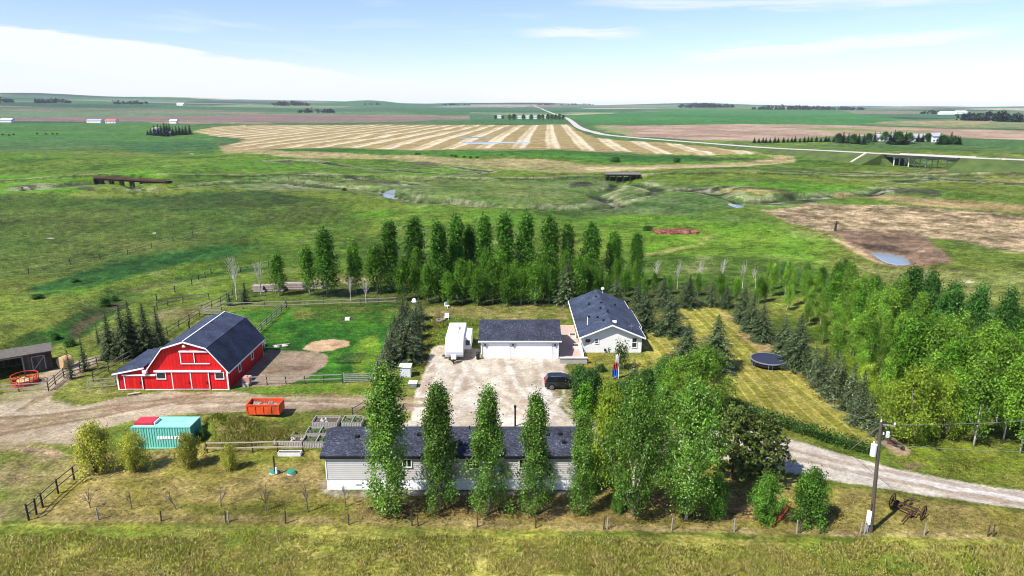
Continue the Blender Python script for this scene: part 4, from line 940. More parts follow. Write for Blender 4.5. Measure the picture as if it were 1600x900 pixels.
# ------------------------------------------------------------------ black SUV
def suv():
    r = thing('parked_car', 'shiny black SUV parked on the gravel beside dark shrubs', 'car', (6.35, 79.9, 0))
    L, W = 4.6, 1.86
    def loft(prof, hw_low, hw_top, zl, zh):
        m = MB(); n = len(prof)
        hw_ = lambda z: hw_low + (hw_top - hw_low) * min(1, max(0, (z - zl) / (zh - zl)))
        vs = [(x, -hw_(z), z) for x, z in prof] + [(x, hw_(z), z) for x, z in prof]
        return m.add(vs, [(i, (i + 1) % n, n + (i + 1) % n, n + i) for i in range(n)] + [tuple(reversed(range(n))), tuple(range(n, 2 * n))])
    # rear at -x
    def arch(cx):
        return [(cx - .42, .32)] + [(cx + .42 * math.cos(math.pi - k * math.pi / 6), .32 + .42 * math.sin(k * math.pi / 6)) for k in range(1, 6)] + [(cx + .42, .32)]
    low = [(-2.28, .45), (-2.2, .3)] + arch(-1.4) + arch(1.38) + [(2.15, .3), (2.3, .5), (2.28, .75), (2.1, .95), (1.15, 1.04), (-2.1, 1.06), (-2.27, .95)]
    loft(low, W / 2, W / 2 - .05, .5, 1.1).build('body', M_['carpaint'], r, bevel=.03)
    top = [(-2.15, 1.045), (1.2, 1.035), (.42, 1.56), (-.1, 1.67), (-1.5, 1.66), (-1.85, 1.58)]
    loft(top, W / 2 - .06, W / 2 - .24, 1.05, 1.67).build('cabin', M_['carpaint'], r, bevel=.03)
    for s in (-1, 1):
        hw_ = lambda z: (W / 2 - .06 + (-.18) * (z - 1.05) / .62 + .006) * s
        for q in ([(-1.95, 1.12), (-1.2, 1.12), (-1.15, 1.52), (-1.7, 1.5)], [(-1.1, 1.12), (-.15, 1.12), (-.15, 1.56), (-1.05, 1.55)], [(-.07, 1.12), (.95, 1.1), (.4, 1.48), (-.07, 1.55)]):
            MB().add([(x, hw_(z), z) for x, z in q] + [(x, hw_(z) - .02 * s, z) for x, z in q], [(0, 1, 2, 3), (7, 6, 5, 4), (0, 4, 5, 1), (1, 5, 6, 2), (2, 6, 7, 3), (3, 7, 4, 0)]).build('side_window', M_['darkglass'], r)
        MB().box(.72, .9, s * W / 2 - (.0 if s > 0 else .16), s * W / 2 + (.16 if s > 0 else 0), 1.08, 1.24).build('mirror', M_['carpaint'], r)
        MB().box(-2.31, -2.2, min(s * .55, s * .88), max(s * .55, s * .88), .78, .98).build('tail_light', M_['redcloth'], r)
        MB().box(2.14, 2.27, min(s * .5, s * .86), max(s * .5, s * .86), .7, .84).build('headlight', M_['chrome'], r)
        for x in (-1.4, 1.38):
            y0 = s * (W / 2 - .22); y1 = s * (W / 2 + .01)
            w_ = MB().tube([(x, y0, .34), (x, y1, .34)], .34, 18).build('wheel', M_['tyre'], r)
            ri = MB()
            for k in range(7):
                a = 2 * math.pi * k / 7; ri.obox((x, y1 + s * .012, .34), (x + .22 * math.cos(a), y1 + s * .012, .34 + .22 * math.sin(a)), .02, .06, (0, 1, 0))
            ri.ring((x, y1 + s * .01, .34), .2, .25, 'y', 16, z0=-.01, z1=.015); ri.build('rim', M_['chrome'], w_)
    a = [(-2.16, 1.12), (-1.88, 1.55)]
    MB().add([(a[0][0] - .02, -.72, a[0][1]), (a[0][0] - .02, .72, a[0][1]), (a[1][0] - .02, .6, a[1][1]), (a[1][0] - .02, -.6, a[1][1])], [(0, 1, 2, 3)]).build('rear_window', M_['darkglass'], r)
    MB().add([(1.12, -.76, 1.11), (1.12, .76, 1.11), (.46, .62, 1.555), (.46, -.62, 1.555)], [(0, 1, 2, 3)]).build('windscreen', M_['darkglass'], r)
    for s in (-.62, .62): MB().obox((-1.5, s, 1.7), (-.1, s, 1.71), .04, .04).build('roof_rail', M_['chrome'], r)
suv()

# ------------------------------------------------------------------ utility pole with its wires
def pole():
    p = at(1360, 831); t_ = at(1379, 658); hh = 9.9
    r = thing('utility_pole', 'tall leaning wooden utility pole with grey transformer beside the driveway', 'utility pole', (p.x, p.y, 0))
    tip = Vector((-.42, .1, hh))
    at_h = lambda z: Vector((tip.x * z / hh, tip.y * z / hh, z))
    MB().tube([at_h(0), at_h(5), at_h(hh)], [.17, .145, .115], 12).build('post', plain('pole_wood', (.085, .07, .055, 1), .9, 2, .3, stretch=(6, 6, .4)), r)
    MB().tube([at_h(7.6) + Vector((-.38, 0, -.65)), at_h(7.6) + Vector((-.38, 0, .35))], .24, 14).build('transformer', M_['poleblue'], r)
    b = MB(); b.obox(at_h(7.8), at_h(7.8) + Vector((-.42, 0, 0)), .06, .12); b.obox(at_h(7.1), at_h(7.1) + Vector((-.42, 0, 0)), .06, .12); b.build('bracket', M_['darkiron'], r)
    c = MB(); c.obox(at_h(9.7), at_h(9.5) + Vector((1.15, 0, 0)), .08, .1); c.build('crossarm', M_['fencegrey'], r)
    i = MB()
    for q in (at_h(9.55) + Vector((1.1, 0, .08)), at_h(hh) + Vector((0, 0, .02)), at_h(8.8) + Vector((.28, 0, 0)), at_h(7.9) + Vector((-.42, 0, .12))): i.tube([q, q + Vector((0, 0, .2))], [.06, .04], 8)
    i.build('insulator', M_['white'], r)
    MB().box(.1, .3, -.1, .1, 8.6, 9.1).build('fuse_cutout', M_['poleblue'], r)
    mb_ = MB(); mb_.box(-.5, -.2, -.2, .05, .75, 2.0); mb_.box(-.42, -.28, -.12, .0, 0, .752); mb_.build('meter_box', M_['white'], r, bevel=.02)
    MB().tube([(-.24, -.06, 2.0), (-.22, -.05, 2.7)], .06, 8).build('conduit', M_['rust'], r)
    gy = MB(); g = at(1325, 706) - p; gy.tube([at_h(9.6), Vector((g.x, g.y, 0.05))], .028, 6); gy.build('guy_wire', M_['steel'], r)
    def wire(a, b, sag, name, rad=.013):
        m = MB(); pts = [a.lerp(b, k / 16) - Vector((0, 0, sag * 4 * (k / 16) * (1 - k / 16))) for k in range(17)]
        m.tube(pts, rad, 5); m.build(name, M_['steel'], r)
    wire(at_h(9.7) + Vector((1.1, 0, 0)), Vector((38, 9.5, 8.6)), 1.0, 'power_line'); wire(at_h(8.0), Vector((38, 3.5, 7.3)), 1.2, 'power_line')
    wire(at_h(9.7), Vector((14.2 + 3.3 - p.x, 91.6 - p.y, 4.0)), .7, 'service_drop', .009)
pole()

# ------------------------------------------------------------------ old implements
def wheel(m, c, rad, axis='y', spokes=10, th=.05, w=.07):
    m.ring(c, rad - th, rad, axis, 26, z0=-w / 2, z1=w / 2); m.tube([Vector(c) - (Vector((0, .1, 0)) if axis == 'y' else Vector((.1, 0, 0))), Vector(c) + (Vector((0, .1, 0)) if axis == 'y' else Vector((.1, 0, 0)))], .09, 8)
    for k in range(spokes):
        a = 2 * math.pi * k / spokes; d = Vector((math.cos(a), 0, math.sin(a))) if axis == 'y' else Vector((0, math.cos(a), math.sin(a)))
        m.tube([Vector(c), Vector(c) + d * (rad - .02)], .018, 5)
def mower():
    p = at(1393, 792); q = at(1441, 812); d = Vector((q.x - p.x, q.y - p.y)); L = d.length; ang = math.atan2(d.y, d.x)
    r = thing('antique_hay_mower', 'rusty antique hay mower on two spoked wheels beside the driveway', 'farm implement', (p.x, p.y, 0), ang)
    for x in (0, L):
        m = MB(); wheel(m, (x, 0, .66), .66, 'x', 12); m.build('spoked_wheel', M_['rust'], r)
    m = MB(); wheel(m, (.35, 0, .45), .38, 'x', 8, .09, .12); m.build('drive_wheel', M_['darkiron'], r)
    m = MB()
    m.tube([(0, 0, .66), (L, 0, .66)], .055, 8); m.obox((.3, -.35, .5), (L - .4, -.42, .45), .1, .1); m.obox((.3, .25, .62), (L - .5, .3, .6), .08, .1); m.obox((.4, -.35, .5), (.4, .3, .62), .08, .08); m.obox((L - .5, -.4, .5), (L - .5, .3, .62), .08, .08)
    m.build('axle_frame', M_['rust'], r)
    m = MB(); m.tube([(1.35, 0, .66), (1.4, .2, 1.3)], .03, 6); m.blob((1.4, .25, 1.34), .24, .2, .06, 10, 4, 0); m.build('seat', M_['rust'], r)
    m = MB(); m.tube([(1.0, -.1, .6), (.95, -.2, 1.35)], .025, 6); m.tube([(1.9, 0, .6), (2.2, -.1, 1.15)], .025, 6); m.build('lever', M_['rust'], r)
    m = MB(); wheel(m, (L - .7, -.45, .3), .3, 'x', 6, .04); m.build('gauge_wheel', M_['rust'], r)
    m = MB(); m.obox((1.6, -.4, .45), (1.7, -2.2, .35), .09, .11); m.build('tongue', M_['rust'], r)
    m = MB()
    for k in range(14): m.tube([(.4 + k * (L - .8) / 14, .3, .6), (.4 + k * (L - .8) / 14, .62, .45), (.4 + k * (L - .8) / 14, .66, .12)], .012, 4)
    m.build('tines', M_['rust'], r)
mower()
def plough():
    p = at(1385, 692); q = at(1409, 704); d = Vector((q.x - p.x, q.y - p.y)); L = d.length; ang = math.atan2(d.y, d.x)
    r = thing('antique_plough', 'small black antique plough displayed on a gravel oval near the hedge', 'farm implement', (p.x, p.y, 0), ang)
    m = MB(); m.tube([(-.7, .1, .95), (.2, 0, .6), (L * .6, 0, .5), (L, 0, .55)], [.03, .05, .06, .05], 8); m.tube([(-.7, -.4, .9), (.3, -.05, .55)], .03, 6); m.build('beam', M_['darkiron'], r)
    m = MB(); m.add([(.2, -.2, .05), (.9, .15, .02), (.8, .3, .55), (.15, .1, .5)], [(0, 1, 2, 3)]); m.add([(.2, -.22, .05), (.9, .13, .02), (.8, .28, .55), (.15, .08, .5)], [(3, 2, 1, 0)]); m.build('mouldboard', M_['rust'], r)
    for x in (L * .55, L * .95):
        m = MB(); wheel(m, (x, .1, .28), .28, 'y', 6, .05); m.build('wheel', M_['darkiron'], r)
plough()
def redtool():
    p = at(1203, 819); q = at(1230, 800)
    d = Vector((q.x - p.x, q.y - p.y)); L = d.length; ang = math.atan2(d.y, d.x)
    r = thing('harrow_section', 'orange-red harrow frame leaning between two round shrubs', 'farm implement', (p.x, p.y, 0), ang)
    m = MB()
    for y in (-.3, 0, .3): m.tube([(0, y, .06), (L * .55, y, .45), (L, y, 1.0)], .045, 6)
    for k in range(6): x = k * L / 5; z = .08 + .92 * (k / 5) ** 1.3; m.tube([(x, -.38, z), (x, .38, z)], .04, 6)
    m.build('frame', M_['red2'], r)
    m = MB()
    for k in range(6):
        for y in (-.25, .05, .3): x = k * L / 5 + .1; z = .08 + .92 * (k / 5) ** 1.3; m.tube([(x, y, z + .02), (x + .05, y, max(.01, z - .25))], [.03, .012], 5)
    m.build('tines', M_['red2'], r)
redtool()

# ------------------------------------------------------------------ trampoline
def trampoline():
    p = at(1205.5, 576)
    r = thing('trampoline', 'round black trampoline with pale rim on the mown lawn', 'trampoline', (p.x, p.y + 1.4, 0))
    R_ = 2.25
    MB().tube([(0, 0, .86), (0, 0, .88)], R_ - .35, 36).build('jumping_mat', M_['navy'], r)
    MB().ring((0, 0, .83), R_ - .33, R_ - .02, 'z', 36, z0=0, z1=.08).build('spring_cover', M_['navy'], r)
    MB().ring((0, 0, .80), R_ - .015, R_ + .09, 'z', 36, z0=0, z1=.13).build('rim', M_['steel'], r)
    MB().ring((0, 0, .32), R_ - .06, R_ - .04, 'z', 36, z0=0, z1=.47).build('skirt', M_['black'], r)
    for k in range(6):
        a = 2 * math.pi * k / 6 + .2; x, y = math.cos(a), math.sin(a)
        MB().tube([(x * R_, y * R_, .82), (x * (R_ + .1), y * (R_ + .1), .03), (x * (R_ + .1) - y * .5, y * (R_ + .1) + x * .5, .03), (x * R_ - y * .55, y * R_ + x * .55, .8)], .03, 6).build('leg', M_['steel'], r)
trampoline()

# ------------------------------------------------------------------ raised beds
def beds():
    bl = plain('bed_plants', (.05, .12, .025, 1), .9, 5, .5, bump=.8)
    spec = [((488, 668), 2.75, 1.6, 'soil', 'bare-soil raised bed of grey pallets, farthest row beside the mobile home'), ((478, 684), 2.8, 1.6, 'green', 'leafy two-part raised pallet bed in the middle row'),
            ((471, 699), 2.95, 1.7, 'green', 'leafy two-part raised pallet bed nearest the rail fence'), ((428, 694), 2.9, 1.4, 'soil', 'stony raised pallet bed just behind the garden rail fence'),
            ((534, 668), 2.2, 1.6, 'green', 'raised pallet bed with a bright green plant by the poplar')]
    for (a, b), w_, d_, k, lb in spec:
        p = at(a, b); r = thing('raised_bed', lb, 'garden bed', (p.x, p.y, 0), 0, 'raised garden beds')
        m = MB(); n = int(w_ / .17)
        for i in range(n):
            x = i * w_ / n
            for y in (-.04, d_): m.box(x + .015, x + w_ / n - .03, y, y + .04, 0, .62)
        n2 = int(d_ / .17)
        for i in range(n2):
            y = i * d_ / n2
            for x in (-.02, w_ - .02): m.box(x, x + .04, y + .015, y + d_ / n2 - .03, 0, .62)
        m.build('pallet_side', plain('pallet_wood', (.40, .37, .33, 1), .9, 5, .25), r)
        f = MB(); f.box(-.05, w_ + .05, -.06, .02, .622, .67); f.box(-.05, w_ + .05, d_ - .02, d_ + .06, .622, .67); f.box(-.05, .03, .022, d_ - .022, .622, .67); f.box(w_ - .03, w_ + .05, .022, d_ - .022, .622, .67)
        if k == 'green': f.box(w_ / 2 - .05, w_ / 2 + .05, .022, d_ - .022, .4, .66)
        f.build('rim', M_['fencegrey'], r)
        MB().box(.03, w_ - .03, .03, d_ - .03, 0, .42).build('soil', M_['soil'], r)
        m = MB(); rr = random.Random(hash(lb) % 99 if False else len(lb))
        for i in range(26 if k == 'green' else 7):
            x, y = rr.uniform(.2, w_ - .2), rr.uniform(.15, d_ - .15); m.blob((x, y, .45), .16, .16, rr.uniform(.08, .2), 7, 4, .35, i)
        m.build('plants' if k == 'green' else 'clods', bl if k == 'green' else M_['rock'], r)
    p = at(434, 713); r = thing('planter_trough', 'long white trough lying in front of the garden rail fence', 'trough', (p.x, p.y, 0))
    m = MB(); m.box(0, 2.3, 0, .05, 0, .4); m.box(0, 2.3, .55, .6, 0, .4); m.box(0, .05, .052, .548, 0, .4); m.box(2.25, 2.3, .052, .548, 0, .4); m.build('trough_side', M_['offwhite'], r); MB().box(.055, 2.245, .055, .545, 0, .3).build('soil', M_['soil'], r)
beds()

# ------------------------------------------------------------------ yard odds and ends
def odds():
    for (a, b), lb in (((428, 739), 'green septic lid beside the small dark post'), ((455, 740), 'green septic lid on bare grass nearer the mobile home')):
        p = at(a, b); r = thing('septic_lid', lb, 'septic lid', (p.x, p.y, 0), 0, 'green septic lids')
        MB().tube([(0, 0, 0), (0, 0, .22)], [.42, .40], 18).build('riser', M_['concrete'], r); MB().tube([(0, 0, .222), (0, 0, .30), (0, 0, .36)], [.44, .40, .1], 18).build('lid', M_['green'], r)
    p = at(430, 741); r = thing('marker_post', 'dark post with a white box beside a green septic lid', 'post', (p.x, p.y, 0)); MB().obox((0, 0, 0), (0, 0, 1.9), .12, .12).build('post', M_['darkwood'], r); MB().box(.07, .2, -.1, .1, .1, .75).build('control_box', M_['whitetrim'], r)
    p = at(805, 671); r = thing('yard_post', 'black post standing on gravel behind the mobile home roof', 'post', (p.x, p.y + .8, 0)); MB().tube([(0, 0, 0), (0, 0, 2.2)], .1, 8).build('post', M_['black'], r); MB().box(-.14, .14, -.14, .14, 2.202, 2.45).build('cap', M_['black'], r)
    p = at(36, 601); r = thing('hay_feeder', 'rusty red round hay feeder in front of the cattle shelter', 'hay feeder', (p.x, p.y + .5, 0))
    for z, nm in ((.05, 'hoop'), (.6, 'hoop'), (1.1, 'hoop')): MB().ring((0, 0, z), 1.42, 1.5, 'z', 28, z0=0, z1=.07).build(nm, M_['red2'], r)
    m = MB()
    for k in range(18): a = 2 * math.pi * k / 18; m.tube([(1.46 * math.cos(a), 1.46 * math.sin(a), 0), (1.46 * math.cos(a + .12), 1.46 * math.sin(a + .12), 1.15)], .03, 5)
    m.build('bars', M_['rust'], r); MB().ring((0, 0, .02), 1.41, 1.415, 'z', 28, z0=0, z1=.45).build('skirt', M_['red2'], r)
    hy = MB().blob((0, 0, .25), 1.1, 1.1, .45, 14, 6, .2, 5, 0.0).build('hay_heap', M_['straw']); hy.location = (p.x, p.y + .5, 0); tag(hy, 'loose pale hay inside the red round feeder', 'hay')
    p = at(99, 577); r = MB().tube([(-.7, 0, .85), (.7, 0, .85)], .85, 22).build('straw_bale', M_['straw'], bevel=.08); r.location = (p.x, p.y + .6, 0); r.rotation_euler = (0, 0, 1.1); tag(r, 'big round straw bale between cattle shelter and small spruce', 'straw bale')
    p = at(545, 566); r = thing('pasture_harrow', 'dark mesh drag harrow lying on the paddock grass', 'harrow', (p.x, p.y + 1.5, 0))
    m = MB()
    for k in range(9): m.tube([(-1.7, -1.9 + k * .46, .12), (1.7, -1.9 + k * .46 + .1 * (k % 2), .12)], .022, 4)
    for k in range(7): m.tube([(-1.6 + k * .53, -1.9, .12), (-1.6 + k * .53, 1.95, .12)], .02, 4)
    m.build('mesh', M_['darkiron'], r); MB().obox((-1.8, -2.0, .14), (1.8, -2.0, .14), .08, .08).build('drawbar', M_['darkiron'], r)
    for k, (a, b, s, lb) in enumerate(((408, 541, .75, 'large pale boulder at the barn corner'), (433, 543, .45, 'pale boulder left of two beside a log in the paddock'), (446, 542, .5, 'pale boulder right of a log in the paddock'))):
        p = at(a, b); o = MB().blob((0, 0, s * .35), s, s * .8, s * .6, 10, 7, .16, k, 0).build('boulder', M_['rock']); o.location = p; tag(o, lb, 'boulder')
    p = at(436, 541); o = MB().tube([(-.8, -.3, .15), (1.4, .5, .2)], [.14, .1], 8).build('log', M_['fencegrey']); o.location = p; tag(o, 'grey log lying between two pale boulders in the paddock', 'log')
    p = at(543, 500); o = MB().prism([(-.4, 0), (.4, 0), (.35, .45), (-.35, .45)], -.25, .25).build('mineral_tub', M_['white']); o.location = p; tag(o, 'small white mineral tub on the bare paddock patch', 'tub')
    p = at(648, 500); z = top_h(p, 466)
    r = thing('birdhouse', 'white birdhouse on a tall pole among the windbreak spruces', 'birdhouse', (p.x, p.y, 0)); MB().tube([(0, 0, 0), (0, 0, z - .7)], .05, 6).build('pole', M_['steel'], r)
    MB().prism([(-.3, z - .7), (.3, z - .7), (.3, z - .2), (0, z), (-.3, z - .2)], -.25, .25).build('box', M_['white'], r); MB().box(-.45, .45, -.32, -.26, z - .5, z - .42).build('perch', M_['white'], r)
    p = at(632, 590); r = thing('pump_house', 'small pale utility shed at the near end of the spruce row', 'shed', (p.x - .6, p.y, 0)); MB().box(0, 1.4, 0, 1.2, 0, 1.4).build('wall', M_['offwhite'], r); MB().box(-.1, 1.5, -.1, 1.3, 1.402, 1.52).build('roof', M_['white'], r)
    p = at(642, 606); r = thing('utility_crate', 'low grey crate on the grass behind the first poplar', 'crate', (p.x - .3, p.y, 0)); MB().box(0, 1.0, 0, 1.0, 0, .5).build('crate_body', M_['oldwood'], r); MB().box(-.05, 1.05, -.05, 1.05, .502, .58).build('lid', M_['offwhite'], r)
    # fire pit with two white chairs behind the trailer
    p = at(688, 502); r = thing('fire_pit', 'stone fire pit ring on grass behind the travel trailer', 'fire pit', (p.x, p.y, 0)); MB().ring((0, 0, 0), .5, .75, 'z', 14, z0=0, z1=.35).build('stone_ring', M_['rock2'], r); MB().tube([(0, 0, .02), (0, 0, .12)], .49, 12).build('ash_bed', M_['rubble'], r)
    for k, (a, b, lb) in enumerate(((698, 499, 'white garden chair beside the fire pit'), (699, 481, 'white garden chair alone near the shelterbelt'), (716, 468, 'white garden chair at the foot of the dark poplars'))):
        p = at(a, b); r = thing('garden_chair', lb, 'chair', (p.x, p.y, 0), k * 1.1)
        MB().box(-.35, .35, -.3, .3, .38, .45).build('seat', M_['white'], r); MB().box(-.35, .35, .3, .38, .4, 1.0).build('backrest', M_['white'], r)
        for x in (-.33, .27):
            for y in (-.28, .24): MB().box(x, x + .06, y, y + .06, 0, .378).build('leg', M_['white'], r)
    # feed box at paddock gate corner
    p = at(385, 603); r = thing('feed_crate', 'pinkish wooden crate at the barn corner of the paddock fence', 'crate', (p.x - .5, p.y, 0)); MB().box(0, .95, 0, .9, 0, 1.1).build('crate_body', plain('pink_wood', (.42, .24, .2, 1), .9, 4, .3), r); MB().box(.05, .9, -.3, -.05, 0, .45).build('step', M_['palewood'], r)
    p = at(207, 618); o = MB().obox((-.6, 0, .15), (.7, .5, .2), .3, .08, (0, 0, 1)).build('board', M_['palewood']); o.location = (p.x, p.y, 0); tag(o, 'pale board lying on the ground by the lean-to door', 'board')
    # flag
    p = at(966, 592); hp = top_h(p, 552)
    r = thing('flag', 'limp white, red and blue flag on a pole before the house', 'flag', (p.x, p.y, 0)); MB().tube([(0, 0, 0), (0, 0, hp)], [.05, .03], 8).build('pole', M_['white'], r)
    for nm, z0, z1, mt in (('white_band', hp - 1.3, hp - .2, 'white'), ('red_band', hp - 2.2, hp - 1.303, 'redcloth'), ('blue_band', hp - 3.2, hp - 2.203, 'blue')):
        m = MB(); n = 9; vs = []
        wd = {'white_band': .35, 'red_band': .65, 'blue_band': .75}[nm]
        for z in (z1, z0):
            for k in range(n): vs.append((-.06 - wd * k / (n - 1), .16 * math.sin(k * 2.1 + z), z - .12 * math.sin(k * 1.3)))
        for z in (z1, z0):
            for k in range(n): vs.append((-.06 - wd * k / (n - 1), .16 * math.sin(k * 2.1 + z) + .03, z - .12 * math.sin(k * 1.3)))
        fs = [(k, k + 1, n + k + 1, n + k) for k in range(n - 1)] + [(2 * n + k, 3 * n + k, 3 * n + k + 1, 2 * n + k + 1) for k in range(n - 1)]
        m.add(vs, fs); m.build(nm, M_[mt], r)
    # wood stacks behind the shelterbelt
    for k, (a, b, w_, lb) in enumerate(((405, 456, 2.2, 'stack of pinkish-grey lumber nearest the bare white tree'), (429, 455, 3.4, 'stack of grey lumber behind the slim poplar'), (458, 452, 4.6, 'long stack of pinkish lumber between two poplars'), (493, 451, 3.0, 'stack of pale lumber beside the broad dark poplar'))):
        p = at(a, b); r = thing('lumber_stack', lb, 'lumber stack', (p.x, p.y, p.z), 0, 'lumber stacks behind the trees'); rr = random.Random(k)
        for j in range(3): MB().box(-w_ / 2 + rr.uniform(-.3, .3), w_ / 2 + rr.uniform(-.3, .3), -.6, .6, .1 + j * .42, .48 + j * .42).build('layer', M_['lumber'], r)
    p = at(1055, 363); o = MB()
    rr = random.Random(8)
    for k in range(60): a, d_ = rr.uniform(0, 6.28), rr.random() ** .7; o.blob((6.2 * d_ * math.cos(a), 2.6 * d_ * math.sin(a), .4 * (1 - d_)), rr.uniform(.5, 1.2), rr.uniform(.4, .9), rr.uniform(.25, .6), 7, 5, .35, k)
    for k in range(40): a, d_ = rr.uniform(0, 6.28), rr.random(); x, y = 6 * d_ * math.cos(a), 2.6 * d_ * math.sin(a); o.obox((x, y, .5), (x + rr.uniform(-2, 2), y + rr.uniform(-1, 1), rr.uniform(.5, 1.2)), .12, .12)
    o = o.build('debris_heap', M_['redheap']); o.location = (p.x, p.y, p.z); tag(o, 'low heap of red-brown debris on the green rise', 'debris heap')
    p = at(1305, 361); hz_ = top_h(p, 345); o = MB().tube([(0, 0, -.2), (0, 0, hz_ * .6), (.15, 0, hz_)], [.35, .3, .18], 8); o.tube([(0, 0, hz_ * .6), (.8, 0, hz_ * .85)], [.14, .06], 6); o.tube([(0, 0, hz_ * .5), (-.5, .2, hz_ * .8)], [.1, .04], 6)
    o = o.build('dead_stump', M_['darkwood']); o.location = p; tag(o, 'dark broken tree stump standing above the dugout pond', 'stump')
odds()

# ------------------------------------------------------------------ fences
def fence(name, label, pts, h=1.2, rails=2, gap=3.0, mat='fencegrey', post='postwood', pr=.07, rw=.045, rh=.12, wires=False, jit=.04, group=None, zs=None, cat='fence'):
    P = [at(*p) for p in pts]
    r = thing(name, label, cat, P[0], 0, group); o = P[0]; rr = random.Random(int(P[0].x * 7 + P[0].y * 3))
    tops = []
    for a, b in zip(P[:-1], P[1:]):
        n = max(1, round((b - a).length / gap))
        for k in range(n + (1 if b is P[-1] else 0)):
            q = a.lerp(b, k / n); q.z = Hs(q.x, q.y); tops.append(q - o)
    for q in tops: MB().tube([q + Vector((0, 0, -.1)), q + Vector((rr.uniform(-jit, jit), rr.uniform(-jit, jit), h + rr.uniform(-.05, .12)))], [pr, pr * .9], 7).build('post', M_[post], r)
    for j in range(rails):
        z = h * (j + 1) / rails * .92 if rails > 1 else h * .85
        m = MB()
        for a, b in zip(tops[:-1], tops[1:]):
            if wires: m.tube([a + Vector((0, 0, z)), b + Vector((0, 0, z))], .008, 3)
            else: m.obox(a + Vector((0, -pr - .02, z + rr.uniform(-.03, .03))), b + Vector((0, -pr - .02, z + rr.uniform(-.03, .03))), rw, rh)
        m.build('wire' if wires else 'rail', M_['steel' if wires else mat], r)
    return r
fence('paddock_fence', 'two-rail wooden fence along the paddock front beside the dirt', [(388, 602), (535, 598)], 1.25, 2, 2.6)
def gate(name, label, a, b, h=1.2, bars=5, mat='fencegrey'):
    A, B = at(*a), at(*b); r = thing(name, label, 'gate', A); d = B - A
    for q in (Vector((0, 0, 0)), d, d * .5): MB().obox(q, q + Vector((0, 0, h + (.15 if q.length < .01 or q == d else 0))), .1, .1).build('upright', M_[mat], r)
    for k in range(bars): z = .18 + k * (h - .2) / (bars - 1); MB().obox(Vector((0, -.06, z)), d + Vector((0, -.06, z)), .05, .1).build('bar', M_[mat], r)
gate('paddock_gate', 'silvery five-bar gate at the paddock corner by the poplar', (538, 598), (578, 597))
gate('corral_gate', 'silvery panel gate beyond the barn ridge', (317, 492), (346, 491))
gate('lean_to_gate', 'grey three-bar gate against the left side of the barn lean-to', (139, 607), (181, 604), 1.2, 3)
fence('windbreak_fence', 'dense grey board fence along the spruce row', [(580, 604), (590, 578), (602, 552), (606, 530)], 1.3, 4, 2.0, rh=.2)
fence('back_fence', 'two-rail fence running across the back of the paddock', [(346, 484), (448, 481), (620, 475)], 1.3, 2, 3.2)
fence('diagonal_fence', 'two-rail silvery fence between the two green paddocks', [(400, 525), (447, 481)], 1.3, 3, 2.6)
fence('barn_fence', 'rail fence close along the barn side wall', [(366, 601), (392, 566), (412, 549)], 1.3, 2, 2.4)
fence('lane_fence', 'dark rail fence beside the left spruces towards the barn', [(146, 596), (215, 556), (262, 524), (312, 494)], 1.35, 2, 3.2, mat='oldwood')
fence('upper_corral_fence', 'grey rail fence on the slope behind the left spruces', [(246, 484), (262, 478), (286, 473), (327, 468)], 1.3, 2, 3.2, mat='oldwood')
fence('corral_lane_fence', 'dark post and rail fence leading to the small dark tree', [(316, 488), (345, 475), (364, 463)], 1.3, 2, 3.0, mat='oldwood')
fence('track_fence', 'pale pole fence bending beside the farm track', [(76, 611), (87, 601), (100, 590), (125, 580), (152, 571)], 1.25, 3, 2.6)
fence('cattle_fence', 'thin grey fence in front of the cattle shelter', [(-60, 618), (30, 612), (76, 609)], 1.1, 2, 4.5)
fence('field_corner_fence', 'dark two-rail fence running uphill at the lower left corner', [(45, 813), (57, 804), (67, 793), (91, 771), (116, 750), (135, 734)], 1.45, 2, 3.0, post='darkwood', mat='oldwood', pr=.09)
fence('garden_fence', 'two-rail garden fence in front of the raised beds', [(324, 708), (395, 707), (434, 706), (474, 706)], 1.3, 2, 2.9, mat='palewood', post='darkwood')
fence('yard_corner_fence', 'short grey rail fence behind the mobile home roof corner', [(551, 655), (575, 640)], 1.4, 2, 2.4, mat='fencegrey')
# wire fence along the road ditch: posts in ones and twos
def roadfence():
    xs = [-60, 154, 252, 353, 357.5, 446, 545, 644, 653, 746, 837, 943, 948.5, 1049, 1147, 1245, 1249.5, 1344, 1350.5, 1444, 1543, 1551.5, 1660]
    P = [at(x, 812.5 + (x - 154) * .0185) for x in xs]; o = P[0]
    r = thing('road_fence', 'wire fence of thin brown posts along the front ditch', 'fence', o); rr = random.Random(2)
    for q in P: MB().tube([q - o + Vector((0, 0, -.1)), q - o + Vector((rr.uniform(-.06, .06), 0, 1.05 + rr.uniform(-.15, .2)))], [.065, .055], 7).build('post', M_['postwood'] if rr.random() < .7 else M_['fencegrey'], r)
    for z in (.45, .95):
        m = MB()
        for a, b in zip(P[:-1], P[1:]): m.tube([a - o + Vector((0, 0, z)), b - o + Vector((0, 0, z))], .004, 3)
        m.build('wire', M_['rust'], r)
roadfence()
def pasturefence(name, label, pts, gap, h=1.3):
    fence(name, label, pts, h, 2, gap, pr=.09, wires=True, post='darkwood')
pasturefence('pasture_fence', 'wire pasture fence across the dull hillside above the coulee', [(-30, 440), (45, 428), (110, 414), (200, 398), (330, 360)], 8)
pasturefence('coulee_fence', 'wire fence climbing from the coulee past the bare tree', [(245, 470), (300, 446), (330, 428), (420, 416)], 6)
pasturefence('rail_grade_fence', 'long line of dark fence posts along the old rail grade', [(265, 284), (420, 281), (600, 279), (780, 279), (940, 281)], 9, 1.5)
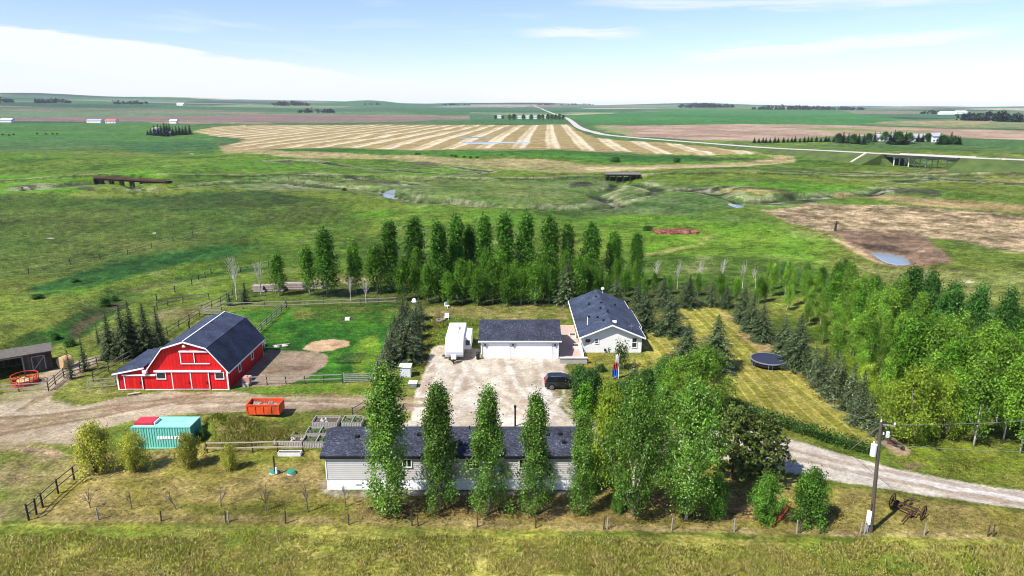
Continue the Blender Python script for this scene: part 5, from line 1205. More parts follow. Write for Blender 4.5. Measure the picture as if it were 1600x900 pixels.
# ------------------------------------------------------------------ foliage
LEAF = dict(
    poplar=leafy('poplar_leaf', (.105, .215, .024, 1), .55, (.34, .42, .2, 1)), poplardark=leafy('shelterbelt_leaf', (.055, .15, .014, 1), .6, (.15, .30, .04, 1)),  # poplar's pale tint paints bright glints onto some of its leaves
    poplarmid=leafy('young_poplar_leaf', (.082, .20, .015, 1), .55, (.18, .34, .04, 1)), aspen=leafy('aspen_leaf', (.14, .27, .026, 1), .5, (.27, .40, .07, 1)),
    aspendark=leafy('cottonwood_leaf', (.05, .14, .022, 1), .5, (.13, .25, .06, 1)), olive=leafy('willow_leaf', (.215, .315, .03, 1), .45, (.38, .44, .06, 1)),
    caragana=leafy('caragana_leaf', (.28, .30, .045, 1), .5, (.46, .42, .09, 1)), shrub=leafy('shrub_leaf', (.095, .22, .026, 1), .5, (.2, .33, .06, 1)),
    darkshrub=leafy('lilac_leaf', (.045, .115, .022, 1), .5, (.10, .2, .05, 1)), hedge=leafy('hedge_leaf', (.04, .10, .02, 1), .5, (.08, .16, .04, 1)),
    bluespruce=leafy('blue_spruce_needles', (.046, .072, .026, 1), .65, (.19, .23, .12, 1), .12), spruce=leafy('spruce_needles', (.038, .06, .022, 1), .65, (.15, .16, .08, 1), .12),
    paleedge=leafy('pale_spruce_needles', (.062, .088, .034, 1), .65, (.22, .25, .14, 1), .12), pine=leafy('pine_needles', (.095, .135, .03, 1), .55, (.2, .25, .07, 1), .15), farspruce=leafy('far_spruce', (.02, .036, .026, 1), .5, None, .1),
)
BARK = dict(grey=plain('grey_bark', (.20, .17, .14, 1), .95, 3, .4, stretch=(3, 3, .6)), pale=plain('pale_bark', (.52, .48, .42, 1), .9, 3, .3, stretch=(1, 1, 3)), brown=plain('brown_bark', (.085, .06, .045, 1), .95, 3, .35), dead=plain('dead_white_bark', (.48, .43, .38, 1), .95, 3, .25), twig=plain('twig_bark', (.14, .11, .09, 1), .95, 3, .35))

def leaves(c, n, sig, size, out_c=None, up=.35, rs=None, aspect=.7):
    """n leaf faces about each centre c (k,3); returns verts, quads"""
    g = rs
    k = len(c); tot = k * n
    P = np.repeat(c, n, 0) + g.normal(size=(tot, 3)) * np.array(sig)
    nrm = g.normal(size=(tot, 3)); nrm[:, 2] += up * 2
    if out_c is not None:
        o = P - out_c(P); o /= np.linalg.norm(o, axis=1, keepdims=True) + 1e-6; nrm += o * .9
    nrm /= np.linalg.norm(nrm, axis=1, keepdims=True)
    return faces_at(P, nrm, size * g.uniform(.6, 1.3, tot), g, aspect)
def faces_at(P, nrm, s, g, aspect=.7):
    a = g.normal(size=P.shape); a -= nrm * (a * nrm).sum(1, keepdims=True); a /= np.linalg.norm(a, axis=1, keepdims=True)
    b = np.cross(nrm, a); s = s[:, None] / 2
    V = np.stack([P - a * s, P + b * s * aspect - nrm * s * .15, P + a * s, P - b * s * aspect - nrm * s * .15], 1).reshape(-1, 3)
    return V, np.arange(len(V)).reshape(-1, 4)
def cat_faces(L_):
    k = 0; V = []; F = []
    for v, f in L_: V.append(v); F.append(f + k); k += len(v)
    return np.concatenate(V), np.concatenate(F)

def trunk_mb(h, r, lean=0, seed=0, limbs=(), n=8):
    rr = random.Random(seed); m = MB(); pts = []; 
    for k in range(7): t_ = k / 6; pts.append((lean * t_ * t_ * h + rr.uniform(-.04, .04) * h * .25 * t_, rr.uniform(-.03, .03) * h * .25 * t_, h * t_))
    m.tube(pts, [r * (1 - .82 * k / 6) for k in range(7)], n)
    for a, b, rb in limbs: 
        a, b = Vector(a), Vector(b); m.tube([a, a.lerp(b, .5) + Vector((0, 0, .1)), b], [rb, rb * .65, rb * .25], 5)
    return m

PROTO = {}
def tree_proto(key, H_, R_, prof, leaf, bark, ncl, nper, sig, size, z0=.08, seed=1, trunk=.14, limbs=14, tops=0, up=.35, elong=1.0, multi=1, lean=0, gap=0.0):
    """crown of leaf clumps held on limbs; prof(t) is the crown radius share at height share t"""
    g = np.random.default_rng(seed); rr = random.Random(seed)
    C_ = []; lim = []
    golden = 2.39996
    for i in range(ncl):
        t_ = z0 + (1 - z0) * ((i + g.random()) / ncl) ** (1 / 1.25) * .985
        rad = R_ * prof((t_ - z0) / (1 - z0)) * (1 + .28 * math.sin(3 * i * golden + seed) )
        rad *= .66 + .68 * float(noise(np.array([t_ * H_]), np.array([seed * 3.1 + math.cos(i * golden)]), 1.6, seed)[0] * .5 + .5)
        q = math.sqrt(g.uniform(.12, 1)); a = i * golden + g.normal() * .5
        if gap and g.random() < gap: continue
        C_.append((rad * q * math.cos(a), rad * q * math.sin(a), H_ * t_))
    for k in range(tops):
        a = g.random() * 6.28; rd = R_ * g.uniform(.05, .62); hh = H_ * g.uniform(.62, 1.0) - rd * .8
        for j in range(4): C_.append((rd * math.cos(a), rd * math.sin(a), hh - j * .32))
    C_ = np.array(C_)
    ctr = lambda P: np.stack([P[:, 0] * 0, P[:, 1] * 0, P[:, 2] - .4], 1)
    V, F = leaves(C_, nper, (sig, sig, sig * elong), size, ctr, up, g)
    keep = V.reshape(-1, 4, 3)[:, :, 2].min(1) > .04
    V = V.reshape(-1, 4, 3)[keep].reshape(-1, 3); F = np.arange(len(V)).reshape(-1, 4)
    crown = npmesh('crown', V, F, LEAF[leaf])
    for k in range(limbs):
        c = C_[int(k * len(C_) / limbs)]; zb = max(.05 * H_, c[2] - (abs(c[0]) + abs(c[1])) * (1.3 if elong > 1 else .7) - .2)
        lim.append(((0, 0, min(zb, H_ * .9)), tuple(c), trunk * .35))
    m = trunk_mb(H_ * .93, trunk, lean, seed, lim)
    for k in range(1, multi):
        a = k * 2.2 + seed; m.tube([(.15 * math.cos(a), .15 * math.sin(a), 0), (R_ * .35 * math.cos(a), R_ * .35 * math.sin(a), H_ * .45), (R_ * .55 * math.cos(a), R_ * .55 * math.sin(a), H_ * .8)], [trunk * .8, trunk * .5, trunk * .15], 6)
    me = bpy.data.meshes.new('trunk'); me.from_pydata(m.v, [], m.f); me.materials.append(BARK[bark]); me.polygons.foreach_set('use_smooth', [True] * len(me.polygons))
    PROTO.setdefault(key, []).append((me, crown, float(np.percentile(V[:, 2], 99.8)), R_))
COLP = lambda t: min(1, .6 + t * 2.0) * (max(0, 1 - t) ** .9) * 1.2 + .04
ROUND = lambda t: max(.12, math.sin(math.pi * min(1, .12 + .86 * t)) ** .6)
OVAL = lambda t: min(1, .45 + 2.0 * t) * max(.06, 1 - t ** 2.6) ** .8
for s in range(4): tree_proto('poplar', 13, 1.9, COLP, 'poplar', 'grey', 100, 150, .30, .19, .05, 10 + s, .17, 26, 16, .3, 1.9, gap=.08)
for s in range(4): tree_proto('beltpoplar', 14, 1.75, COLP, 'poplardark', 'grey', 84, 70, .40, .34, .05 + .04 * s, 20 + s, .17, 20, 8, .3, 1.9)
for s in range(4): tree_proto('youngpoplar', 10, 1.9, OVAL, 'poplarmid', 'pale', 62, 62, .44, .33, .16, 30 + s, .13, 20, 6, .3, 1.3, gap=.12)
for s in range(3): tree_proto('broad', 11, 3.0, OVAL, 'poplar', 'pale', 150, 150, .38, .2, .10, 40 + s, .17, 34, 8, .35, 1.1, gap=.24)
for s in range(5): tree_proto('aspen', 9, 1.75, lambda t: min(1, .5 + 1.6 * t) * max(.06, 1 - t ** 1.9) ** .85, 'aspen', 'pale', 64, 84, .36, .26, .2, 50 + s, .12, 22, 6, .4, 1.1, gap=.12)
for s in range(3): tree_proto('cottonwood', 10, 2.1, OVAL, 'aspendark', 'grey', 70, 76, .42, .30, .12, 60 + s, .14, 20, 8, .35, 1.2, gap=.1)
for s in range(3): tree_proto('willow', 6, 2.6, ROUND, 'olive', 'grey', 75, 110, .36, .2, .05, 70 + s, .10, 24, 3, .4, 1.0, multi=4, gap=.1)
for s in range(3): tree_proto('caragana', 3.6, 2.0, ROUND, 'caragana', 'brown', 54, 120, .26, .15, .06, 80 + s, .05, 20, 8, .4, 1.2, multi=7, gap=.12)
for s in range(2): tree_proto('roundshrub', 3.5, 1.7, lambda t: min(1, .7 + t) * max(.1, 1 - t ** 2) ** .6, 'shrub', 'brown', 64, 130, .24, .16, .03, 90 + s, .06, 16, 5, .4, 1.0, multi=4)
for s in range(2): tree_proto('darkbush', 3.2, 1.9, ROUND, 'darkshrub', 'brown', 50, 66, .30, .26, .03, 95 + s, .06, 12, 3, .35, 1.0, multi=5)
for s in range(2): tree_proto('brightbroad', 8, 3.2, ROUND, 'aspen', 'grey', 90, 120, .40, .21, .12, 98 + s, .14, 24, 4, .4, 1.0, multi=3)
tree_proto('weeping', 3.4, .9, lambda t: .35 + .65 * math.sin(math.pi * t), 'pine', 'brown', 24, 40, .22, .2, .05, 101, .06, 10, 2, .1, 2.0)

def conifer_proto(key, H_, R_, leaf, seed, bark='brown', whorls=None, dens=1.0, droop=.22, size=.34, sparse=0.0, z0=.05, wide=1.0):
    g = np.random.default_rng(seed); P = []; Nn = []; S_ = []
    nw = whorls or int(H_ / .34); m = trunk_mb(H_ * .96, .018 * H_ + .03, 0, seed)
    for w_ in range(nw):
        t_ = z0 + (1 - z0) * (w_ / nw); z = H_ * t_; L_ = R_ * (1 - t_) ** .72 * g.uniform(.8, 1.14) + .08
        nb = max(4, int((11 if t_ < .6 else 8) * dens)); a0 = g.random() * 6.28
        for b in range(nb):
            if g.random() < sparse: continue
            a = a0 + 6.283 * b / nb + g.normal() * .12; l = L_ * g.uniform(.72, 1.12); n = max(2, int(l / .17))
            dr = droop * g.uniform(.6, 1.4)
            for j in range(n):
                q = (j + .6) / n; rad = l * q
                zz = z - dr * l * q * q * 1.3 + .10 * l * max(0, q - .75) * 2
                for side in (-1, 0, 1):
                    sp = .16 * l * (1 - q * .6) * side
                    P.append((rad * math.cos(a) - sp * math.sin(a), rad * math.sin(a) + sp * math.cos(a), zz - abs(side) * .05 + g.normal() * .03))
                    Nn.append((math.cos(a) * .55 + g.normal() * .3, math.sin(a) * .55 + g.normal() * .3, 1.0)); S_.append(size * (1.15 - .4 * q) * g.uniform(.7, 1.25) * min(1, .55 + .5 * l / R_))
    for j in range(7): P.append((g.normal() * .03, g.normal() * .03, H_ * (.93 + .07 * j / 6))); Nn.append((g.normal(), g.normal(), .2)); S_.append(size * .7)
    P, Nn, S_ = np.array(P), np.array(Nn), np.array(S_); Nn /= np.linalg.norm(Nn, axis=1, keepdims=True)
    V, F = faces_at(P, Nn, S_, g, .55)
    crown = npmesh('crown', V, F, LEAF[leaf])
    me = bpy.data.meshes.new('trunk'); me.from_pydata(m.v, [], m.f); me.materials.append(BARK[bark])
    PROTO.setdefault(key, []).append((me, crown, H_, R_))
for s in range(4): conifer_proto('bluespruce', 7, 2.75, 'bluespruce', 110 + s)
for s in range(3): conifer_proto('spruce', 8, 2.5, 'spruce', 120 + s)
for s in range(3): conifer_proto('smallspruce', 3.6, 1.5, 'paleedge', 130 + s, size=.24, whorls=14)
conifer_proto('windbreak', 6, 2.6, 'paleedge', 140, size=.36); conifer_proto('windbreak', 6, 2.5, 'spruce', 141, size=.36); conifer_proto('windbreak', 6, 2.6, 'paleedge', 142, size=.36)
conifer_proto('sparsespruce', 4, .9, 'spruce', 150, sparse=.3, whorls=15, size=.26); conifer_proto('sparsespruce', 4, .9, 'spruce', 151, sparse=.25, whorls=15, size=.26)
for s in range(3): conifer_proto('farspruce', 12, 2.6, 'farspruce', 160 + s, whorls=16, dens=.7, size=1.2)
def pine_proto(seed):
    g = np.random.default_rng(seed); P = []; Nn = []; S_ = []; H_, R_ = 7.5, 2.7; lim = []
    for w_ in range(17):
        t_ = .10 + .9 * w_ / 17; L_ = R_ * min(1, .75 + t_) * (1 - t_ ** 1.6) ** .75 + .2
        for b in range(6):
            a = w_ * 1.3 + 6.283 * b / 6 + g.normal() * .2; l = L_ * g.uniform(.65, 1.15); z = H_ * t_
            e = np.array((l * math.cos(a), l * math.sin(a), z + .28 * l)); s0 = np.array((0, 0, z)); lim.append((tuple(s0), tuple(e), .04))
            for q in np.linspace(.45, 1.0, 4):
                c = s0 + (e - s0) * q + g.normal(size=3) * .16
                for k in range(24): 
                    d = g.normal(size=3); d[2] += .5; d /= np.linalg.norm(d); P.append(c + d * .16); Nn.append(np.cross(d, g.normal(size=3))); S_.append(.38 * g.uniform(.7, 1.2))
    P, Nn, S_ = np.array(P), np.array(Nn), np.array(S_); Nn /= np.linalg.norm(Nn, axis=1, keepdims=True)
    V, F = faces_at(P, Nn, S_, g, .35); crown = npmesh('crown', V, F, LEAF['pine'])
    m = trunk_mb(H_ * .97, .15, 0, seed, lim[::3]); me = bpy.data.meshes.new('trunk'); me.from_pydata(m.v, [], m.f); me.materials.append(BARK['brown'])
    PROTO.setdefault('pine', []).append((me, crown, H_, R_))
pine_proto(170); pine_proto(171)
def bare_proto(key, H_, spread, bark, seed, depth=4, rad=.10, leafbit=0):
    rr = random.Random(seed); T = MB(); B = MB(); tips = []
    def grow(p, d, l, r, dep):
        q = p + d * l; (T if dep == depth else B).tube([p, p.lerp(q, .5) + Vector((rr.uniform(-.03, .03) * l, rr.uniform(-.03, .03) * l, 0)), q], [r, r * .8, r * .55], 5)
        if dep == 0: tips.append(q); return
        for k in range(3 if dep > 1 else 3):
            nd = (d + Vector((rr.gauss(0, spread), rr.gauss(0, spread), rr.uniform(.05, .5)))).normalized(); grow(p.lerp(q, rr.uniform(.55, 1)), nd, l * rr.uniform(.55, .85), r * .5, dep - 1)
        if dep >= depth - 1: grow(q, (d + Vector((rr.gauss(0, .12), rr.gauss(0, .12), .3))).normalized(), l * .75, r * .6, dep - 1)
    grow(Vector((0, 0, 0)), Vector((0, 0, 1)), H_ * .36, rad, depth)
    ms = []
    for m in (T, B):
        me = bpy.data.meshes.new('trunk'); me.from_pydata(m.v, [], m.f); me.materials.append(BARK[bark]); ms.append(me)
    hz_ = max(v[2] for v in B.v)
    PROTO.setdefault(key, []).append((ms[0], ms[1], hz_, 1))
for s in range(3): bare_proto('baretree', 8, .42, 'dead', 180 + s, 4, .13)
for s in range(4): bare_proto('sapling', 2.6, .45, 'twig', 190 + s, 3, .075)

def plant(name, key, label, cat, px, by, ty, wide=1.0, group=None, var=None, rz=None, p=None, hgt=None, leaf_name='crown'):
    p = at(px, by) if p is None else p
    h = hgt if hgt else max(.4, top_h(p, ty))
    tm, cm, H0, R0 = PROTO[key][(var if var is not None else rng.integers(0, 99)) % len(PROTO[key])]
    s = h / H0; w_ = s ** .75 * wide
    r = thing(name, label, cat, (p.x, p.y, p.z - .05), rng.uniform(0, 6.28) if rz is None else rz, group); r.scale = (w_, w_, s)
    link('trunk', tm, r); link(leaf_name, cm, r); return r
def row(name, key, cat, group, fmt, spec, wide=1.0, looks=None, leaf_name='crown'):
    """fmt gets the ordinal counted along the row and the look of the tree"""
    for i, q in enumerate(spec):
        px, by, ty = q[:3]; w_ = q[3] if len(q) > 3 else 1; k_ = q[4] if len(q) > 4 else key
        lk = looks(q) if looks else ''
        plant(name, k_, fmt.format(n=nth(i + 1), look=lk), cat, px, by, ty, w_ * wide, group, leaf_name=leaf_name)

# ---- front row of columnar poplars
for i, (px, by, ty, w_, lb) in enumerate([(608, 800, 568, 1.08, 'tallest, densest columnar poplar, covering the long grey house near its left end'), (688, 799, 598, 1.0, 'columnar poplar with forked top before the long grey house, next after the tallest'), (765, 802, 604, .98, 'columnar poplar in front of the middle of the long grey house, beside its window'), (836, 804, 613, .92, 'slim columnar poplar with a gap in its crown before the long grey house'), (908, 803, 640, .78, 'slender columnar poplar at the right end of the long grey house')]):
    plant('poplar_tree', 'poplar', lb, 'poplar', px, by, ty, w_, 'columnar poplars before the long house', i)
plant('aspen_tree', 'broad', 'broad pale-trunked aspen standing right of the slender poplars', 'aspen', 988, 806, 588, .72, None, 0)
plant('aspen_tree', 'broad', 'large forked aspen with dead twigs at its foot, behind the road fence', 'aspen', 1072, 812, 594, .78, None, 1)
plant('aspen_tree', 'broad', 'leafy aspen crowded behind the two front aspens', 'aspen', 1030, 742, 604, .72, None, 2)
plant('willow_tree', 'willow', 'yellow-green willow rising between the long house end and the aspens', 'willow', 952, 762, 604, .62, None, 0)
plant('willow_tree', 'willow', 'yellow-green willow lower behind the slender poplar, near the drive', 'willow', 948, 692, 594, .62, None, 1)
plant('maple_tree', 'brightbroad', 'bright green spreading tree between driveway and mown lawn', 'tree', 1095, 652, 540, 1.0, None, 0)
plant('maple_tree', 'brightbroad', 'bright green tree half hidden behind the spreading one, nearer the flag', 'tree', 1055, 640, 556, .8, None, 1)
plant('aspen_tree', 'youngpoplar', 'dark slim poplar left of the yellow willows beside the drive', 'poplar', 912, 690, 596, .85, None, 0)
plant('dark_tree', 'cottonwood', 'dense dark green tree between flag and spreading bright tree', 'tree', 1033, 632, 556, .75, None, 0)
plant('aspen_tree', 'cottonwood', 'dark leafy aspen behind the pale-trunked front aspen', 'aspen', 985, 690, 585, .85, None, 1)
plant('pine_tree', 'pine', 'olive-green pine beside the driveway, left of the pair', 'pine', 1143, 748, 636, .95, None, 0); plant('pine_tree', 'pine', 'olive-green pine beside the driveway, right of the pair', 'pine', 1190, 752, 646, 1.0, None, 1)
plant('shrub', 'roundshrub', 'round green shrub beside the orange-red harrow, on its left', 'shrub', 1194, 812, 738, .62, None, 0); plant('shrub', 'roundshrub', 'larger round green shrub beside the orange-red harrow, on its right', 'shrub', 1263, 818, 730, .74, None, 1)
plant('shrub', 'roundshrub', 'green shrub at the foot of the large forked aspen', 'shrub', 1118, 808, 742, .5, None, 0); plant('shrub', 'roundshrub', 'low green shrub under the broad pale-trunked aspen', 'shrub', 965, 800, 762, .55, None, 1)
for px, by, ty, w_, lb in ((906, 606, 570, .85, 'dark lilac bush beside the black car, nearest the patio wall'), (908, 640, 585, .62, 'dark lilac bush just in front of the black car'), (925, 622, 575, .7, 'dark lilac bush right of the black car, beside the narrow spruce'), (1012, 618, 575, .7, 'dark lilac bush right of the flag'), (940, 580, 568, .9, 'low dark bush under the house gable left of the weeping tree')):
    plant('lilac_bush', 'darkbush', lb, 'bush', px, by, ty, w_)
plant('spruce_tree', 'smallspruce', 'small narrow spruce among the dark lilacs by the car', 'spruce', 929, 612, 563, .7); plant('spruce_tree', 'smallspruce', 'small blue spruce just right of the flag', 'spruce', 990, 606, 560, 1.0)
plant('juniper_bush', 'darkbush', 'low spreading juniper at the foot of the flag', 'bush', 972, 620, 596, 1.3); plant('weeping_tree', 'weeping', 'small weeping tree standing before the pale house gable', 'tree', 970, 577, 527, 1.0)
# ---- caraganas and saplings
for px, by, ty, w_, lb in ((152, 737, 655, .78, 'largest yellow-green caragana bush beside the corner fence'), (214, 734, 672, .72, 'caragana bush in front of the left part of the teal container'), (296, 730, 672, .66, 'caragana bush in front of the right end of the teal container'), (361, 734, 692, .6, 'small caragana bush alone at the garden rail fence')):
    plant('caragana_bush', 'caragana', lb, 'bush', px, by, ty, w_, 'caragana bushes by the container')
for i, (px, by, ty, lb) in enumerate(((141, 794, 760, 'tiny bare sapling nearest the lower left corner fence'), (206, 795, 764, 'bare sapling with a tuft of green at its foot'), (276, 796, 762, 'bare sapling leaning left in the dry yard'), (346, 792, 758, 'thin upright bare sapling near a pair of fence posts'), (416, 797, 752, 'bare sapling with a small green tuft, below the septic lids'), (481, 800, 752, 'bushy bare sapling near the grey house corner'), (540, 792, 756, 'thin sapling in front of the white skirting'))):
    r = plant('sapling', 'sapling', lb, 'sapling', px, by, ty, .8, 'bare orchard saplings', i, leaf_name='branches')
    if i == 2: r.rotation_euler = (0, -.35, 0)
# ---- shelterbelt behind the yard
SB = [(437, 462, 394, .9, 'youngpoplar'), (484, 462, 384, .85, 'youngpoplar'), (512, 464, 357, 1.35), (556, 457, 375, .85, 'youngpoplar'), (590, 458, 380, 1.1, 'youngpoplar'), (612, 456, 345, 1.2), (650, 454, 339, 1.25), (687, 468, 345, 1.1), (714, 458, 337, 1.15), (734, 452, 350, 1.0), (757, 456, 337, 1.1), (790, 458, 334, 1.15), (822, 455, 332, 1.05), (858, 458, 337, 1.15), (886, 456, 350, 1.0), (922, 452, 347, 1.25), (957, 446, 361, 1.2), (993, 446, 364, 1.1)]
SB = [(q[0], q[1], q[2] - 1) + q[3:] for q in SB]
row('poplar_tree', 'beltpoplar', 'poplar', 'tall shelterbelt poplars', '{look} shelterbelt poplar, {n} from the barn end of the tall back row', SB, wide=1.02, looks=lambda q: 'green, loose' if len(q) > 4 else 'very tall dark' if q[2] < 340 else 'tall dark')
UB = [(632, 470, 398, 1.0), (668, 474, 402, .95), (700, 478, 404, 1.1), (722, 474, 396, 1.0), (746, 478, 402, 1.05), (770, 474, 396, 1.0), (792, 478, 404, 1.05), (814, 476, 398, 1.0), (836, 478, 402, 1.0), (858, 474, 396, 1.0), (902, 474, 396, 1.0), (925, 470, 404, 1.05), (945, 468, 412, 1.0), (975, 464, 412, 1.0), (1005, 466, 418, .9)]
UB = [(q[0], q[1], q[2] + 3 + (i * 7 % 5) * 4, q[3]) for i, q in enumerate(UB)]
UB = sorted(UB + [((a[0] + b[0]) / 2 + 2, (a[1] + b[1]) / 2 - 9, (a[2] + b[2]) / 2 - 22 + (i * 5 % 4) * 6, .8) for i, (a, b) in enumerate(zip(UB[:-1], UB[1:]))])
row('young_poplar', 'youngpoplar', 'poplar', 'lower bright shelterbelt trees', 'lower bright green tree, {n} from the birdhouse along the front of the tall shelterbelt', UB, .95)
row('bare_tree', 'baretree', 'bare tree', 'bare trees around the yard', '{n} bare whitish tree counting from the barn along the shelterbelt and meadow edge', [(370, 468, 394, .8), (408, 462, 402, .8), (548, 470, 430, .7), (572, 474, 432, .7), (1024, 455, 402, .7), (1058, 452, 402, .7), (1092, 450, 404, .7), (1128, 448, 400, .75), (1160, 450, 404, .7), (1180, 452, 412, .6)], leaf_name='branches')
row('young_aspen', 'youngpoplar', 'tree', 'thin trees beyond the lawn', 'thin half-bare green tree, {n} from the house along the far lawn edge', [(1022, 458, 425, .7), (1045, 460, 428, .7), (1090, 462, 425, .7), (1125, 470, 425, .7), (1150, 470, 432, .7), (1185, 474, 430, .7)])
plant('dark_tree', 'sparsespruce', 'small dark round tree by the bare white tree behind the barn', 'tree', 384, 474, 440, 1.5); plant('dark_tree', 'sparsespruce', 'tiny dark tree left of the small dark round tree', 'tree', 359, 478, 458, 1.6)
# ---- spruces round the house and lawn
HS = [(886, 474, 403, 1.15), (962, 476, 429, 1.1), (996, 486, 438, 1.0), (1008, 513, 452, 1.3), (1036, 480, 429, 1.0), (1046, 521, 457, 1.4), (1076, 479, 428, 1.1), (1110, 478, 436, .8), (1134, 481, 444, .9)]
row('spruce_tree', 'bluespruce', 'spruce', 'blue spruces around the house', '{look} blue spruce, {n} of those counted from the house roof along the lawn', HS, looks=lambda q: 'big' if q[1] - q[2] > 58 else 'slim' if q[3] < .95 else 'mid-sized')
plant('spruce_tree', 'bluespruce', 'wide blue spruce standing on the mown lawn, nearer the house', 'spruce', 1073, 562, 504, 1.4, 'blue spruces on the lawn', 0); plant('spruce_tree', 'bluespruce', 'taller blue spruce standing on the mown lawn, nearer the trampoline', 'spruce', 1117, 578, 490, 1.25, 'blue spruces on the lawn', 1)
row('spruce_tree', 'bluespruce', 'spruce', 'blue spruces right of the lawn', '{look} blue spruce, {n} from the top of the row above the trampoline', [(1160, 504, 443, .95), (1174, 518, 458, .95), (1190, 532, 472, 1.1), (1222, 558, 490, .95), (1245, 574, 488, 1.1)], looks=lambda q: 'wide' if q[3] > 1 else 'upright')
row('small_spruce', 'smallspruce', 'spruce', 'small spruces edging the lawn', 'small ragged spruce, {n} below the trampoline along the bare lawn edge', [(1270, 592, 538, 1.0), (1284, 606, 540, 1.0), (1300, 622, 546, 1.0), (1312, 612, 556, .9), (1328, 640, 566, 1.0), (1344, 642, 578, 1.1), (1336, 662, 600, .9), (1356, 668, 612, 1.0), (1374, 682, 640, 1.0)])
row('spruce_tree', 'spruce', 'spruce', 'dark spruces left of the barn', '{look} dark spruce, {n} from the straw bale in the clump beside the barn', [(111, 592, 545, .7, 'sparsespruce'), (133, 580, 523, .8, 'sparsespruce'), (154, 538, 504, .7, 'sparsespruce'), (174, 560, 487, .9), (196, 558, 474, .95), (209, 552, 469, .85), (231, 552, 473, 1.0), (249, 538, 478, .8)], looks=lambda q: 'small sparse' if len(q) > 4 else 'tall')
row('spruce_tree', 'windbreak', 'spruce', 'windbreak spruces beside the paddock', '{look} windbreak spruce, {n} counting towards the viewer from the birdhouse', [(636, 496, 466, .9), (655, 500, 464, .9), (630, 510, 468, .9), (651, 516, 474, .95), (626, 524, 478, .9), (646, 530, 482, 1.05), (618, 540, 492, .9), (640, 548, 490, 1.1), (612, 552, 504, .8), (632, 566, 500, 1.25), (606, 574, 522, .8)], looks=lambda q: 'wide pale' if q[3] > 1 else 'ragged')
# ---- grove on the right
def grove():
    k = 0
    rows_ = [('front edge of the right grove', [(1196, 470), (1224, 486), (1252, 512), (1282, 540), (1310, 570), (1344, 596), (1382, 628), (1444, 664), (1486, 676), (1520, 700), (1562, 692), (1600, 706)], 'aspen'),
             ('second rank of the right grove', [(1200, 452), (1226, 464), (1254, 484), (1284, 510), (1316, 540), (1346, 566), (1376, 590), (1408, 616), (1446, 636), (1486, 652), (1526, 660), (1574, 664), (1616, 664)], 'aspen'),
             ('third rank of the right grove', [(1236, 452), (1262, 464), (1292, 484), (1322, 508), (1352, 532), (1384, 556), (1418, 580), (1452, 604), (1490, 622), (1530, 634), (1572, 636), (1612, 634)], 'aspen'),
             ('fourth rank of the right grove', [(1278, 454), (1306, 472), (1338, 492), (1370, 514), (1402, 540), (1438, 566), (1474, 590), (1512, 606), (1552, 612), (1594, 612), (1630, 610)], 'aspen'),
             ('dark back rank of the right grove', [(1228, 444), (1258, 444), (1314, 454), (1360, 482), (1392, 500), (1412, 520), (1446, 536), (1480, 556), (1514, 572), (1552, 584), (1592, 592), (1628, 596)], 'cottonwood')]
    for nm, pts, key in rows_:
        if key == 'aspen' and 'front' not in nm: pts = sorted(pts + [((a[0] + b[0]) / 2, (a[1] + b[1]) / 2 + 4) for a, b in zip(pts[:-1], pts[1:])])
        for i, (px, by) in enumerate(pts):
            px += rng.uniform(-7, 7); by += rng.uniform(-4, 4); p = at(px, by)
            h = rng.uniform(5.0, 7.2) if px < 1300 else rng.uniform(6.4, 9.0) if px < 1385 else rng.uniform(7.6, 10.6)
            if 'front' in nm: h *= .82 if px < 1430 else 1.0
            if key == 'cottonwood': h = h * .74 if px < 1400 else rng.uniform(10.4, 12.4)
            lk = 'dark cottonwood' if key == 'cottonwood' else ('short aspen' if h < 6 else 'bright aspen')
            k2 = 'youngpoplar' if key == 'aspen' and rng.random() < .24 else key
            if k2 != key: lk = 'mid-green aspen'
            plant('aspen_tree' if key == 'aspen' else 'cottonwood_tree', k2, f'{lk}, {nth(i + 1)} from the pond end along the {nm}', 'aspen' if key == 'aspen' else 'cottonwood', px, by, 0, rng.uniform(.6, .95) * (.8 if px < 1270 else 1) if key == 'aspen' else rng.uniform(.7, 1), nm, p=p, hgt=h)
    for i, (px, by, ty, w_, lb) in enumerate(((1424, 688, 570, .85, 'large yellow-green willow at the grove edge above the antique plough'), (1392, 672, 592, .7, 'yellow-green willow left of the large one at the grove edge'), (1466, 684, 580, .6, 'yellow-green willow right of the large one at the grove edge'), (1350, 622, 566, .8, 'small yellow-green willow behind the ragged spruces'), (1320, 596, 552, .8, 'small yellow-green willow above the ragged spruces, nearer the trampoline'))):
        plant('willow_tree', 'willow', lb, 'willow', px, by, ty, w_)
    plant('bare_tree', 'baretree', 'white leaning dead trunk among the grove above the driveway', 'bare tree', 1482, 674, 590, .8, leaf_name='branches')
    p = at(1518, 700)
grove()
# ---- clipped hedge along the drive
def hedge():
    pts = [at(*q) for q in ((1140, 640), (1180, 654), (1220, 668), (1262, 682), (1305, 696), (1340, 706), (1362, 712))]
    g = np.random.default_rng(5); c = []
    for a, b in zip(pts[:-1], pts[1:]):
        n = int((b - a).length / .22); sd = Vector((-(b - a).y, (b - a).x, 0)).normalized()
        for k in range(n):
            q = a.lerp(b, k / n)
            for w_ in (-.5, -.15, .2, .55):
                for z in (.3, .7, 1.1): c.append((q.x - pts[0].x + sd.x * w_ + g.normal() * .1, q.y - pts[0].y + sd.y * w_ + g.normal() * .1 + .4, z + g.normal() * .12))
    V, F = leaves(np.array(c), 7, (.14, .14, .14), .19, None, .5, g)
    o = link('hedge', npmesh('hedge', V, F, LEAF['hedge']), None, pts[0]); tag(o, 'long dark clipped hedge along the driveway and lawn', 'hedge')
hedge()
